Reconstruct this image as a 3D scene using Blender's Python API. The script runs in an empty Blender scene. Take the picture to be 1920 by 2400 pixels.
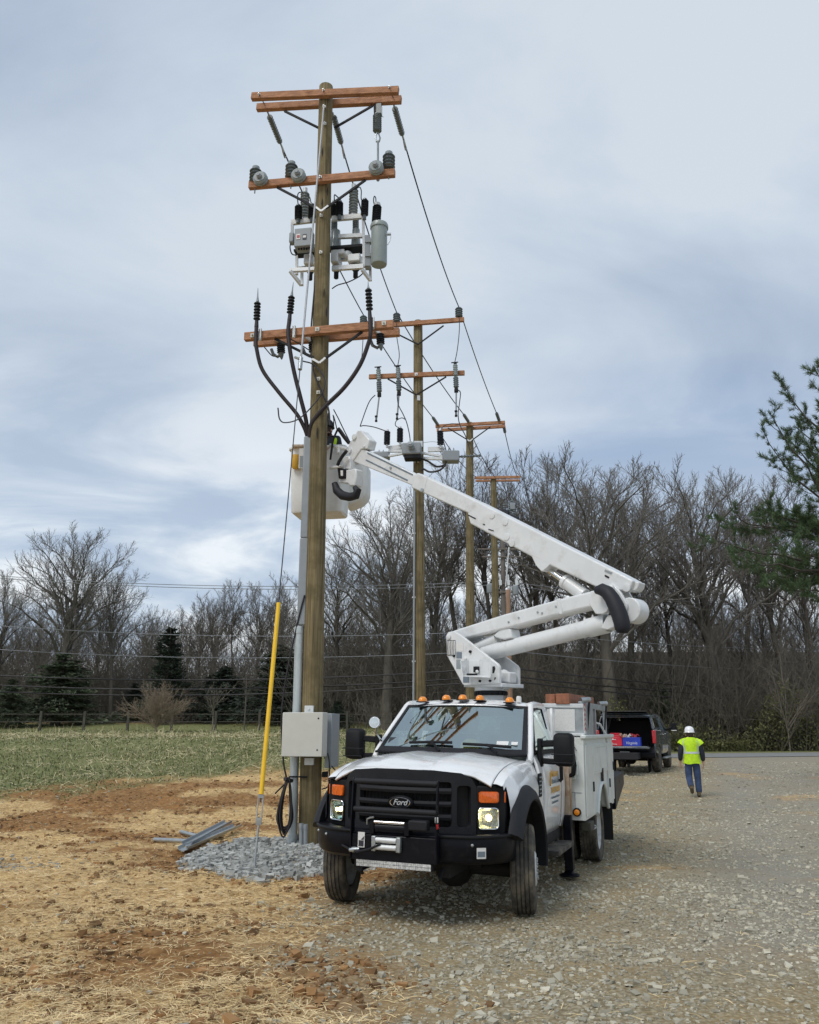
import bpy, bmesh, math, random
import numpy as np
from mathutils import Vector, Matrix
random.seed(7); rng = np.random.default_rng(7)
scn = bpy.context.scene
R = math.radians; PI = math.pi
# ------------------------------------------------------------------ camera
F = 1950.0; PITCH = math.atan(512 / F); CAMH = 1.69
CP, SP = math.cos(PITCH), math.sin(PITCH)
cam = bpy.data.objects.new('camera', bpy.data.cameras.new('camera'))
scn.collection.objects.link(cam)
cam.location = (0, 0, CAMH); cam.rotation_euler = (PI / 2 + PITCH, 0, 0)
cam.data.sensor_fit = 'HORIZONTAL'; cam.data.sensor_width = 36; cam.data.lens = 36 * F / 1920
cam.data.clip_start = .05; cam.data.clip_end = 3000
scn.camera = cam
# ------------------------------------------------------------------ world, sun, exposure
SUN_EL, SUN_AZ = R(52), R(-140)      # azimuth from +Y clockwise
w = bpy.data.worlds.new('World'); scn.world = w; w.use_nodes = True
nt = w.node_tree; N = nt.nodes; Lk = nt.links
for n in list(N): N.remove(n)
def nd(t, **k):
    n = N.new(t)
    for a, b in k.items(): setattr(n, a, b)
    return n
out = nd('ShaderNodeOutputWorld'); bg = nd('ShaderNodeBackground'); bg.inputs[1].default_value = .1
sky = nd('ShaderNodeTexSky', sky_type='NISHITA', sun_disc=False, sun_elevation=SUN_EL, sun_rotation=SUN_AZ, air_density=1.0, dust_density=1.5, ozone_density=1.5)
tc = nd('ShaderNodeTexCoord'); sep = nd('ShaderNodeSeparateXYZ'); Lk.new(tc.outputs['Generated'], sep.inputs[0])
def mth(op, a, b=None, c=None):
    n = nd('ShaderNodeMath', operation=op)
    for i, x in enumerate((a, b, c)):
        if x is None: continue
        if isinstance(x, (int, float)): n.inputs[i].default_value = x
        else: Lk.new(x, n.inputs[i])
    return n.outputs[0]
zz = mth('ADD', mth('MAXIMUM', sep.outputs[2], 0.0), .16)
cmb = nd('ShaderNodeCombineXYZ'); Lk.new(mth('DIVIDE', sep.outputs[0], zz), cmb.inputs[0]); Lk.new(mth('DIVIDE', sep.outputs[1], zz), cmb.inputs[1])
def noise(vec, scale, detail, rough=.5, off=(0, 0, 0), sc=(1, 1, 1), dist=0):
    m = nd('ShaderNodeMapping'); m.inputs['Location'].default_value = off; m.inputs['Scale'].default_value = sc
    Lk.new(vec, m.inputs[0]); n = nd('ShaderNodeTexNoise'); n.inputs['Scale'].default_value = scale
    n.inputs['Detail'].default_value = detail; n.inputs['Roughness'].default_value = rough; n.inputs['Distortion'].default_value = dist
    Lk.new(m.outputs[0], n.inputs['Vector']); return n.outputs['Fac']
def ramp(fac, stops):
    r = nd('ShaderNodeValToRGB'); e = r.color_ramp.elements
    while len(e) < len(stops): e.new(.5)
    for q, (p, c) in zip(e, stops): q.position = p; q.color = (*c, 1) if len(c) == 3 else c
    Lk.new(fac, r.inputs[0]); return r.outputs[0]
def mixc(fac, a, b, t='MIX'):
    m = nd('ShaderNodeMix', data_type='RGBA', blend_type=t)
    for s, x in ((0, fac), (6, a), (7, b)):
        if isinstance(x, (int, float)): m.inputs[s].default_value = x
        elif isinstance(x, tuple): m.inputs[s].default_value = (*x, 1)
        else: Lk.new(x, m.inputs[s])
    return m.outputs[2]
big = noise(cmb.outputs[0], .5, 4, .5, (4.4, 2.2, 0), (1, .8, 1), .5)
fine = noise(cmb.outputs[0], 1.25, 7, .55, (1.3, .4, 0), (.9, 1.15, 1), .5)
cl = mth('ADD', mth('MULTIPLY', big, .55), mth('MULTIPLY', fine, .45))
cloud = ramp(cl, [(.39, (3.35, 4.05, 5.1)), (.46, (4.1, 4.85, 5.9)), (.52, (4.9, 5.65, 6.6)), (.59, (6.0, 6.65, 7.3))])
# bright broken strip of cloud low over the horizon
el = sep.outputs[2]
low = ramp(el, [(.22, (1, 1, 1)), (.42, (0, 0, 0))])
lowc = ramp(fine, [(.41, (4.3, 5.2, 6.5)), (.49, (5.8, 6.55, 7.4)), (.57, (8.6, 8.9, 9.1))])
cloud2 = mixc(mth('MULTIPLY', low, .8), cloud, lowc)
gap = ramp(noise(cmb.outputs[0], .6, 4, .5, (9.1, 5.4, 0), (.55, 1.6, 1), .3), [(.56, (0, 0, 0)), (.7, (1, 1, 1))])
band = ramp(el, [(.26, (0, 0, 0)), (.34, (1, 1, 1)), (.44, (1, 1, 1)), (.56, (0, 0, 0))])
skyc = mixc(mth('MULTIPLY', mth('MULTIPLY', gap, band), .6), cloud2, mixc(.35, sky.outputs[0], (3.4, 4.9, 7.4)))
skyc = mixc(.12, skyc, sky.outputs[0])
Lk.new(skyc, bg.inputs[0]); Lk.new(bg.outputs[0], out.inputs[0])
sl = bpy.data.lights.new('sun', 'SUN'); sl.energy = 1.5; sl.angle = R(25); sl.color = (1, .95, .88)
so = bpy.data.objects.new('sun', sl); scn.collection.objects.link(so); so.location = (0, 0, 60)
sd = Vector((math.sin(SUN_AZ) * math.cos(SUN_EL), math.cos(SUN_AZ) * math.cos(SUN_EL), math.sin(SUN_EL)))
so.rotation_euler = (-sd).to_track_quat('-Z', 'Y').to_euler()
vs = scn.view_settings; vs.view_transform = 'Standard'; vs.look = 'None'; vs.exposure = .25; vs.gamma = 1; vs.use_curve_mapping = False
scn.render.engine = 'CYCLES'
scn.cycles.max_bounces = 6; scn.cycles.transparent_max_bounces = 12
try: scn.cycles.use_light_tree = False
except Exception: pass
# ------------------------------------------------------------------ picking helpers (pixel -> real place)
def ray(px, py):
    u, v = (px - 960) / F, (1200 - py) / F
    return Vector((u, CP - v * SP, SP + v * CP))
CAM = Vector((0, 0, CAMH))
def at(px, py, Y):
    d = ray(px, py); return CAM + d * (Y / d.y)
def onplane(px, py, P, n):
    d = ray(px, py); n = Vector(n); return CAM + d * ((Vector(P) - CAM).dot(n) / d.dot(n))
# ------------------------------------------------------------------ numpy noise and terrain
def vnoise(x, y, seed=0):
    xi = np.floor(x).astype(np.int64); yi = np.floor(y).astype(np.int64); fx = x - xi; fy = y - yi
    fx = fx * fx * (3 - 2 * fx); fy = fy * fy * (3 - 2 * fy)
    def h(a, b):
        k = (a * 374761393 + b * 668265263 + seed * 1442695041) & 0xffffffff
        k = ((k ^ (k >> 13)) * 1274126177) & 0xffffffff
        return ((k ^ (k >> 16)) & 0xffff) / 65535.
    return (h(xi, yi) * (1 - fx) + h(xi + 1, yi) * fx) * (1 - fy) + (h(xi, yi + 1) * (1 - fx) + h(xi + 1, yi + 1) * fx) * fy
def fbm(x, y, f, o=4, seed=0):
    s = 0; a = 1; t = 0
    for i in range(o):
        s = s + a * vnoise(x * f, y * f, seed + i * 17); t += a; a *= .5; f *= 2.03
    return s / t
def ss(x, a, b):
    t = np.clip((x - a) / (b - a), 0, 1); return t * t * (3 - 2 * t)
def base_h(x, y):
    g = 1 - ss(x, -3., 7.)
    zf = 1.42 * ss(y, 16, 40) + .2 * ss(y, 42, 56) + .7 * ss(y, 56, 68)
    zr = .3 * ss(y, 22, 31)
    z = zr * (1 - g) + zf * g
    z = z + (8 + 8 * ss(x, -25, 5)) * ss(y, 82, 165)
    return z
def zones(x, y):
    nb = fbm(x, y, .5, 4, 3) - .5; nf = fbm(x, y, 2.2, 4, 11) - .5
    xb = -.85 + np.maximum(0, y - 9) * .33
    gravel = ss(x + nb * 2.2 + nf * .9, xb - .9, xb + .9)
    yb = 26 + np.minimum(0, x + 5) * 1.0 + np.maximum(0, x + 2) * .1
    grass = ss(y + nb * 5 + nf * 2.5, yb - 1.2, yb + 1.4) * (1 - ss(x + nb * 2, 3.2 + np.maximum(0, y - 24) * .12, 4.6 + np.maximum(0, y - 24) * .12))
    grass = np.maximum(grass, ss(y, 60, 62) * 0)
    sn = fbm(x * .8, y * 1.25, .55, 4, 29) + .17 * (1 - ss(y, 6.8, 9.2)) * (1 - ss(x, -1.2, -.3)) - .035 * ss(y, 8, 11) * (1 - ss(y, 20, 24))
    straw = ss(sn, .46, .58) * (1 - grass) * (1 - gravel * .93)
    patch = ss(fbm(x * .6, y * 1.3, .6, 3, 51), .69, .76) * gravel
    straw = np.clip(straw + patch * .8, 0, 1)
    return grass, gravel * (1 - grass), straw
PAD = (-2.2, 12.6)
def pad_mask(x, y):
    q = ((x + 1.75) / 1.45) ** 2 + ((y - 12.3) / 1.85) ** 2
    return 1 - ss(q + (fbm(x, y, 1.6, 3, 77) - .5) * .7, .75, 1.05)
def height(x, y, detail=True):
    x = np.asarray(x, float); y = np.asarray(y, float)
    z = base_h(x, y)
    if detail:
        g, gr, st = zones(x, y)
        near = 1 - ss(y, 30, 50)
        mud = np.clip(1 - g - gr, 0, 1)
        z = z + near * (fbm(x, y, 1.1, 3, 5) - .5) * (.05 + .07 * mud) + near * (fbm(x, y, 5.5, 4, 9) - .5) * (.03 + .10 * mud + .05 * g)
        z = z + pad_mask(x, y) * .035
        z = z - .012
    return z
def hz(x, y): return float(height(np.array([x]), np.array([y]))[0])
# ------------------------------------------------------------------ mesh builder
class MB:
    def __init__(s, M=None): s.v = []; s.f = []; s.M = M
    def add(s, vs, fs):
        o = len(s.v)
        if s.M is not None: vs = [s.M @ Vector(p) for p in vs]
        s.v += [tuple(p) for p in vs]; s.f += [tuple(i + o for i in f) for f in fs]; return s
    def box(s, c, size, rot=None):
        c = Vector(c); x, y, z = [a / 2 for a in size]
        P = [Vector((sx * x, sy * y, sz * z)) for sz in (-1, 1) for sy in (-1, 1) for sx in (-1, 1)]
        if rot is not None:
            M = rot if isinstance(rot, Matrix) else Matrix.Rotation(rot, 3, 'Z')
            P = [M @ p for p in P]
        return s.add([c + p for p in P], [(0, 2, 3, 1), (4, 5, 7, 6), (0, 1, 5, 4), (2, 6, 7, 3), (0, 4, 6, 2), (1, 3, 7, 5)])
    def beam(s, a, b, w, h, up=(0, 0, 1)):
        a = Vector(a); b = Vector(b); d = (b - a).normalized(); u = Vector(up)
        if abs(d.dot(u)) > .95: u = Vector((0, 1, 0))
        r = d.cross(u).normalized() * (w / 2); t = r.cross(d).normalized() * (h / 2)
        P = [q + i * r + j * t for q in (a, b) for j in (-1, 1) for i in (-1, 1)]
        return s.add(P, [(0, 2, 3, 1), (4, 5, 7, 6), (0, 1, 5, 4), (2, 6, 7, 3), (0, 4, 6, 2), (1, 3, 7, 5)])
    def tube(s, pts, r, n=8, cap=True):
        pts = [Vector(p) for p in pts]; k = len(pts)
        rs = r if isinstance(r, (list, tuple)) else [r] * k
        d0 = (pts[1] - pts[0]).normalized(); u = d0.orthogonal().normalized(); V = []; Fc = []
        for i, p in enumerate(pts):
            d = (pts[min(i + 1, k - 1)] - pts[max(i - 1, 0)]).normalized()
            u = (u - d * u.dot(d)); u = u.normalized() if u.length > 1e-6 else d.orthogonal().normalized(); w_ = d.cross(u)
            for j in range(n):
                a = 2 * PI * j / n; V.append(p + (u * math.cos(a) + w_ * math.sin(a)) * rs[i])
        for i in range(k - 1):
            for j in range(n):
                a, b = i * n + j, i * n + (j + 1) % n; Fc.append((a, b, b + n, a + n))
        if cap: Fc.append(tuple(range(n - 1, -1, -1))); Fc.append(tuple(range((k - 1) * n, k * n)))
        return s.add(V, Fc)
    def cyl(s, a, b, r, r2=None, n=16): return s.tube([a, b], [r, r if r2 is None else r2], n)
    def lathe(s, o, axis, prof, n=24):
        o = Vector(o); ax = Vector(axis).normalized(); return s.tube([o + ax * d for d, _ in prof], [max(r, 1e-4) for _, r in prof], n) if all(prof[i + 1][0] > prof[i][0] for i in range(len(prof) - 1)) else s._lathe(o, ax, prof, n)
    def _lathe(s, o, ax, prof, n):
        u = ax.orthogonal().normalized(); w_ = ax.cross(u); V = []; Fc = []; k = len(prof)
        for d, r in prof:
            for j in range(n):
                a = 2 * PI * j / n; V.append(o + ax * d + (u * math.cos(a) + w_ * math.sin(a)) * r)
        for i in range(k - 1):
            for j in range(n):
                a, b = i * n + j, i * n + (j + 1) % n; Fc.append((a, b, b + n, a + n))
        Fc.append(tuple(range(n - 1, -1, -1))); Fc.append(tuple(range((k - 1) * n, k * n)))
        return s.add(V, Fc)
    def prism(s, poly, vec):
        n = len(poly); vec = Vector(vec); A = [Vector(p) for p in poly]; B = [p + vec for p in A]
        return s.add(A + B, [tuple(range(n)), tuple(range(2 * n - 1, n - 1, -1))] + [(i, (i + 1) % n, (i + 1) % n + n, i + n) for i in range(n)])
    def loft(s, rings, closed=True, caps=True):
        n = len(rings[0]); V = [p for r in rings for p in r]; Fc = []
        for i in range(len(rings) - 1):
            for j in range(n if closed else n - 1):
                a, b = i * n + j, i * n + (j + 1) % n; Fc.append((a, b, b + n, a + n))
        if caps and closed: Fc.append(tuple(range(n - 1, -1, -1))); Fc.append(tuple(range((len(rings) - 1) * n, len(rings) * n)))
        return s.add(V, Fc)
    def sphere(s, c, r, n=12, m=8, sc=(1, 1, 1)):
        c = Vector(c); V = []; Fc = []
        for i in range(m + 1):
            t = PI * i / m
            for j in range(n):
                a = 2 * PI * j / n; V.append(c + Vector((r * sc[0] * math.sin(t) * math.cos(a), r * sc[1] * math.sin(t) * math.sin(a), r * sc[2] * math.cos(t))))
        for i in range(m):
            for j in range(n):
                a, b = i * n + j, i * n + (j + 1) % n; Fc.append((a, b, b + n, a + n))
        return s.add(V, Fc)
    def mesh(s, name, m, smooth=None, weld=True):
        me = bpy.data.meshes.new(name); me.from_pydata(s.v, [], s.f); me.update()
        bm = bmesh.new(); bm.from_mesh(me)
        if weld: bmesh.ops.remove_doubles(bm, verts=bm.verts, dist=1e-5)
        bmesh.ops.recalc_face_normals(bm, faces=bm.faces); bm.to_mesh(me); bm.free()
        if m: me.materials.append(m)
        if smooth is not None:
            me.shade_smooth(); me.set_sharp_from_angle(angle=R(smooth))
        return me
    def build(s, name, m, parent=None, smooth=None, bevel=0, seg=2, solid=0, rot=None):
        me = s.mesh(name, m, smooth)
        o = bpy.data.objects.new(name, me); scn.collection.objects.link(o)
        if parent is not None:
            o.parent = parent
            if rot: o.rotation_euler = rot
        else:
            P = np.array([v.co[:] for v in me.vertices]); c = (P.min(0) + P.max(0)) / 2; c[2] = P[:, 2].min()
            me.transform(Matrix.Translation(-Vector(c))); o.location = c
        if solid:
            md = o.modifiers.new('solid', 'SOLIDIFY'); md.thickness = solid; md.offset = -1
        if bevel:
            md = o.modifiers.new('bevel', 'BEVEL'); md.width = bevel; md.segments = seg; md.limit_method = 'ANGLE'; md.angle_limit = R(35)
            if smooth is None: me.shade_smooth(); me.set_sharp_from_angle(angle=R(50))
        return o
def thing(name, label, cat, loc=(0, 0, 0), rz=0, group=None):
    o = bpy.data.objects.new(name, None); scn.collection.objects.link(o); o.empty_display_size = .2
    o.location = loc; o.rotation_euler = (0, 0, rz); return tag(o, label, cat, group)
def tag(o, label, cat=None, group=None, kind=None):
    o['label'] = label
    if cat: o['category'] = cat
    if group: o['group'] = group
    if kind: o['kind'] = kind
    return o
def dup(root, loc, rz=None, sc=1, label=None, group=None):
    r = root.copy(); scn.collection.objects.link(r); r.location = loc
    if rz is not None: r.rotation_euler = (0, 0, rz)
    r.scale = (sc, sc, sc) if not isinstance(sc, tuple) else sc
    if label: r['label'] = label
    if group: r['group'] = group
    for ch in list(root.children):
        c = ch.copy(); scn.collection.objects.link(c); c.parent = r
        for g in list(ch.children):
            q = g.copy(); scn.collection.objects.link(q); q.parent = c
    return r
def npmesh(name, V, Fq, m, attr=None, flat=False):
    """V (n,3), Fq (k,3|4) int arrays -> mesh, quick"""
    me = bpy.data.meshes.new(name); V = np.ascontiguousarray(V, np.float32); Fq = np.ascontiguousarray(Fq, np.int32)
    k, s = Fq.shape; me.vertices.add(len(V)); me.vertices.foreach_set('co', V.ravel())
    me.loops.add(k * s); me.loops.foreach_set('vertex_index', Fq.ravel())
    me.polygons.add(k); me.polygons.foreach_set('loop_start', np.arange(0, k * s, s, dtype=np.int32))
    me.update(calc_edges=True)
    if flat: me.shade_flat()
    if attr is not None:
        at_ = me.color_attributes.new('zone', 'FLOAT_COLOR', 'POINT'); at_.data.foreach_set('color', np.ascontiguousarray(attr, np.float32).ravel())
    if m: me.materials.append(m)
    return me
def npobj(name, V, Fq, m, parent=None, attr=None, flat=False):
    o = bpy.data.objects.new(name, npmesh(name, V, Fq, m, attr, flat)); scn.collection.objects.link(o)
    if parent is not None: o.parent = parent
    return o
# ------------------------------------------------------------------ materials
def mat(name, col, rough=.6, metal=0, var=.12, scale=6, stretch=(1, 1, 1), col2=None, bump=0, bscale=30, coat=0, dirt=None, dirt_amt=.0, dscale=5, spec=.5, island=0, emit=None):
    m = bpy.data.materials.new(name); m.use_nodes = True
    global nt, N, Lk
    nt = m.node_tree; N = nt.nodes; Lk = nt.links; b = N['Principled BSDF']
    tcn = nd('ShaderNodeTexCoord'); V = tcn.outputs['Object']
    c1 = tuple(max(0, x * (1 - var)) for x in col); c2 = col2 or tuple(min(1, x * (1 + var)) for x in col)
    f = noise(V, scale, 5, .6, (0, 0, 0), stretch)
    c = ramp(f, [(.32, c1), (.68, c2)])
    if island:
        gi = nd('ShaderNodeNewGeometry')
        k = mth('ADD', mth('MULTIPLY', gi.outputs['Random Per Island'], 2 * island), 1 - island)
        hs = nd('ShaderNodeHueSaturation'); Lk.new(k, hs.inputs['Value']); Lk.new(c, hs.inputs['Color']); c = hs.outputs[0]
    rf = None
    if dirt:
        df = noise(V, dscale, 8, .65, (3, 1, 2))
        dm = ramp(df, [(.62 - dirt_amt * .3, (0, 0, 0)), (.78 - dirt_amt * .2, (1, 1, 1))])
        dm = mth('MULTIPLY', dm, min(1, dirt_amt * 1.2)); c = mixc(dm, c, dirt)
        rf = mth('ADD', mth('MULTIPLY', dm, .5), rough)
    Lk.new(c, b.inputs['Base Color'])
    if rf is not None: Lk.new(rf, b.inputs['Roughness'])
    else:
        Lk.new(mth('ADD', mth('MULTIPLY', f, .16), rough - .08), b.inputs['Roughness'])
    b.inputs['Metallic'].default_value = metal; b.inputs['Specular IOR Level'].default_value = spec
    if coat: b.inputs['Coat Weight'].default_value = coat; b.inputs['Coat Roughness'].default_value = .06
    if bump:
        bn = nd('ShaderNodeBump'); bn.inputs['Strength'].default_value = bump; bn.inputs['Distance'].default_value = .01
        Lk.new(noise(V, bscale, 6, .6, (0, 0, 0), stretch), bn.inputs['Height']); Lk.new(bn.outputs[0], b.inputs['Normal'])
    if emit: b.inputs['Emission Color'].default_value = (*emit[0], 1); b.inputs['Emission Strength'].default_value = emit[1]
    return m
M = {}
M['white'] = mat('white_paint', (.82, .83, .83), .25, var=.03, coat=.7, dirt=(.60, .57, .50), dirt_amt=.16, dscale=6)
M['white2'] = mat('service_body_paint', (.68, .71, .68), .4, var=.04, coat=.2, dirt=(.36, .34, .27), dirt_amt=.3, dscale=3)
M['boomw'] = mat('boom_white', (.70, .72, .725), .38, var=.05, scale=3, coat=.2, dirt=(.40, .39, .36), dirt_amt=.36, dscale=5)
M['bucketw'] = mat('fibreglass_white', (.72, .73, .71), .5, var=.05, dirt=(.45, .42, .36), dirt_amt=.2)
M['black'] = mat('black_plastic', (.009, .0095, .011), .6, spec=.22, var=.25, bump=.15, bscale=200)
M['blackp'] = mat('black_steel', (.004, .0045, .008), .38, spec=.2, var=.3, dirt=(.035, .032, .027), dirt_amt=.25, dscale=9)
M['dark'] = mat('underbody_dark', (.012, .012, .012), .8)
M['charcoal'] = mat('charcoal_grille', (.016, .017, .020), .6, spec=.25, var=.15, bump=.1, bscale=150)
M['rubber'] = mat('tyre_rubber', (.05, .047, .042), .85, var=.3, scale=9, dirt=(.22, .19, .14), dirt_amt=.6, dscale=7, bump=.4, bscale=60)
M['steel'] = mat('galvanised_steel', (.42, .45, .46), .42, metal=.75, var=.18, scale=9, dirt=(.28, .28, .27), dirt_amt=.3)
M['galv'] = mat('galvanised_pipe', (.50, .55, .56), .45, metal=.35, var=.15, scale=5, stretch=(3, 3, .6))
M['rim'] = mat('painted_wheel', (.60, .61, .60), .45, var=.1, dirt=(.25, .22, .17), dirt_amt=.5, dscale=8)
M['alu'] = mat('aluminium_frame', (.66, .68, .68), .5, metal=.25, var=.08)
M['chrome'] = mat('chrome', (.8, .8, .8), .12, metal=1, var=.03)
M['grey'] = mat('grey_cabinet', (.27, .30, .32), .5, var=.06)
M['beige'] = mat('beige_cabinet', (.56, .56, .51), .5, var=.03, dirt=(.4, .38, .32), dirt_amt=.12)
M['tank'] = mat('tank_grey', (.28, .325, .315), .42, var=.04, coat=.2)
M['porc'] = mat('grey_porcelain', (.25, .285, .285), .3, var=.08, coat=.4)
M['porcd'] = mat('dark_porcelain', (.12, .145, .15), .3, var=.1, coat=.4)
M['poly'] = mat('black_polymer', (.014, .017, .024), .5, var=.2)
M['cable'] = mat('black_cable', (.016, .013, .015), .55, var=.2)
M['cabler'] = mat('jacketed_cable', (.020, .012, .013), .5, var=.3)
M['wire'] = mat('aluminium_wire', (.045, .047, .055), .6, metal=.2)
M['wirel'] = mat('weathered_wire', (.22, .23, .24), .6, metal=.3)
M['rope'] = mat('grey_strand', (.40, .41, .42), .6, metal=.3)
M['pole'] = mat('treated_pole', (.15, .115, .056), .85, var=.42, scale=9, stretch=(3.2, 3.2, .10), col2=(.27, .215, .108), bump=.9, bscale=22, dirt=(.085, .07, .035), dirt_amt=.55, dscale=2.6)
M['arm'] = mat('fir_crossarm', (.36, .175, .095), .78, var=.25, scale=6, stretch=(.6, 5, 5), col2=(.52, .26, .135), bump=.5, bscale=30, dirt=(.16, .07, .035), dirt_amt=.4, dscale=4)
M['arm2'] = mat('red_timber', (.30, .12, .065), .75, var=.3, scale=6, stretch=(3, .5, 3))
M['yellow'] = mat('yellow_guard', (.86, .53, .02), .45, var=.05)
M['yellowd'] = mat('ochre_canvas', (.62, .36, .04), .7, var=.15)
M['amber'] = mat('amber_lens', (.85, .27, .01), .18, var=.15, scale=40, coat=.6, emit=((1, .3, .01), .02))
M['orange'] = mat('orange_lens', (.75, .13, .01), .15, var=.35, scale=60, stretch=(3, 1, .5), coat=.6)
M['hlamp'] = mat('lit_bulb', (.9, .85, .7), .15, var=.1, scale=30, emit=((1, .78, .40), 5.))
M['hlampd'] = mat('headlamp_reflector', (.78, .74, .64), .22, metal=.9, var=.3, scale=45, bump=.6, bscale=60)
M['lens'] = mat('led_lens', (.55, .56, .55), .25, var=.4, scale=60, coat=.5)
M['redlens'] = mat('red_lens', (.45, .012, .02), .2, var=.15, coat=.6)
M['sticker'] = mat('white_sticker', (.7, .7, .68), .5, var=.08, scale=60)
M['stickerd'] = mat('dark_print', (.03, .03, .04), .5)
M['gold'] = mat('gold_lettering', (.62, .36, .08), .45)
M['greyt'] = mat('grey_lettering', (.16, .20, .24), .5)
M['rust'] = mat('rusty_panel', (.45, .30, .16), .8, var=.35, scale=5, stretch=(1, 1, .4), col2=(.62, .55, .46), dirt=(.28, .10, .03), dirt_amt=.5, dscale=7)
M['navy'] = mat('navy_paint', (.045, .066, .092), .25, var=.12, coat=.8, dirt=(.17, .155, .125), dirt_amt=.45, dscale=3)
M['bedblk'] = mat('bed_liner', (.012, .012, .015), .7)
M['redp'] = mat('red_toolbox', (.60, .02, .045), .4, var=.15)
M['bluep'] = mat('blue_crate', (.02, .05, .42), .4, var=.15)
M['seat'] = mat('seat_cloth', (.13, .135, .14), .8)
M['hivis'] = mat('hi_vis_cloth', (.50, .78, .018), .8, var=.22, scale=7, bump=1.0, bscale=7)
M['reflect'] = mat('reflective_tape', (.55, .60, .60), .4, var=.1)
M['jeans'] = mat('blue_jeans', (.035, .06, .13), .85, var=.35, scale=9, bump=.4, bscale=20)
M['jacket'] = mat('dark_jacket', (.012, .016, .026), .8, var=.3, bump=.3, bscale=15)
M['skin'] = mat('skin', (.52, .31, .22), .55, var=.08)
M['hair'] = mat('hair', (.05, .035, .028), .7)
M['boot'] = mat('work_boot', (.10, .075, .045), .8, var=.25)
M['hat'] = mat('white_hard_hat', (.84, .85, .86), .3, var=.02, coat=.4)
M['hatyel'] = mat('yellow_hard_hat', (.75, .55, .04), .35, coat=.4)
M['hose'] = mat('black_hose_cover', (.008, .009, .014), .65, bump=.5, bscale=14)
M['chev_r'] = mat('chevron_red', (.42, .05, .06), .4)
M['wtwood'] = mat('weathered_pole', (.15, .13, .115), .9, var=.3, scale=7, stretch=(2, 2, .15))
M['redwood'] = mat('reddish_pole', (.30, .19, .125), .9, var=.3, scale=7, stretch=(2, 2, .15))
M['shrub'] = mat('tan_shrub_twigs', (.27, .215, .155), .95, var=.2)
M['fence'] = mat('fence_timber', (.075, .07, .055), .9, var=.3)
M['bark'] = mat('grey_bark', (.115, .102, .082), .95, var=.3, scale=3, stretch=(2, 2, .3))
M['barkd'] = mat('dark_bark', (.075, .066, .054), .95, var=.3, scale=3, stretch=(2, 2, .3))
M['barkr'] = mat('reddish_twigs', (.137, .121, .096), .95, var=.25)
M['barkl'] = mat('pale_bark', (.20, .175, .14), .95, var=.25)
M['twig'] = mat('grey_twigs', (.19, .176, .154), .95, var=.2)
M['twigd'] = mat('dark_twigs', (.125, .108, .088), .95, var=.2)
M['spruce'] = mat('spruce_needles', (.062, .082, .043), .8, var=.4, scale=.6, island=.45)
M['spruced'] = mat('dark_cedar', (.030, .042, .027), .85, var=.4, scale=.6, island=.4)
M['pineN'] = mat('pine_needles', (.072, .118, .048), .7, var=.35, scale=.5, island=.5)
M['bushg'] = mat('olive_leaves', (.115, .118, .045), .85, var=.4, scale=.4, island=.5)
M['grassb'] = mat('grass_blades', (.155, .19, .065), .8, var=.35, scale=.35, col2=(.18, .205, .085), island=.4)
M['strawM'] = mat('straw', (.74, .55, .27), .85, var=.25, scale=1.2, col2=(.82, .65, .37), island=.3)
M['stubble'] = mat('dry_stubble', (.52, .45, .27), .85, var=.2, scale=.6, island=.35)
M['stone'] = mat('road_stone', (.425, .39, .29), .9, var=.28, scale=.45, col2=(.50, .47, .37), island=.30)
M['stoneb'] = mat('blue_stone', (.33, .338, .318), .85, var=.15, scale=.8, island=.45)
M['clod'] = mat('soil_clod', (.23, .125, .05), .95, var=.3, scale=2, island=.4)
M['asphalt'] = mat('road_asphalt', (.22, .225, .22), .9, var=.15, scale=2)
def glass(name, tint, refl):
    m = bpy.data.materials.new(name); m.use_nodes = True
    global nt, N, Lk
    nt = m.node_tree; N = nt.nodes; Lk = nt.links; N.remove(N['Principled BSDF'])
    tr = nd('ShaderNodeBsdfTransparent'); tr.inputs[0].default_value = (*tint, 1)
    gl = nd('ShaderNodeBsdfGlossy'); gl.inputs['Roughness'].default_value = .015; gl.inputs[0].default_value = (.90, 1, .97, 1)
    fr = nd('ShaderNodeFresnel'); fr.inputs[0].default_value = 1.5
    mx = nd('ShaderNodeMixShader'); Lk.new(mth('MINIMUM', mth('ADD', fr.outputs[0], refl), 1.0), mx.inputs[0]); Lk.new(tr.outputs[0], mx.inputs[1]); Lk.new(gl.outputs[0], mx.inputs[2])
    Lk.new(mx.outputs[0], N['Material Output'].inputs[0]); return m
M['glass'] = glass('windscreen_glass', (.55, .68, .63), .44)
M['glassd'] = glass('tinted_glass', (.03, .038, .04), .03)
M['clear'] = glass('clear_lens', (.9, .92, .92), .05)
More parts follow.
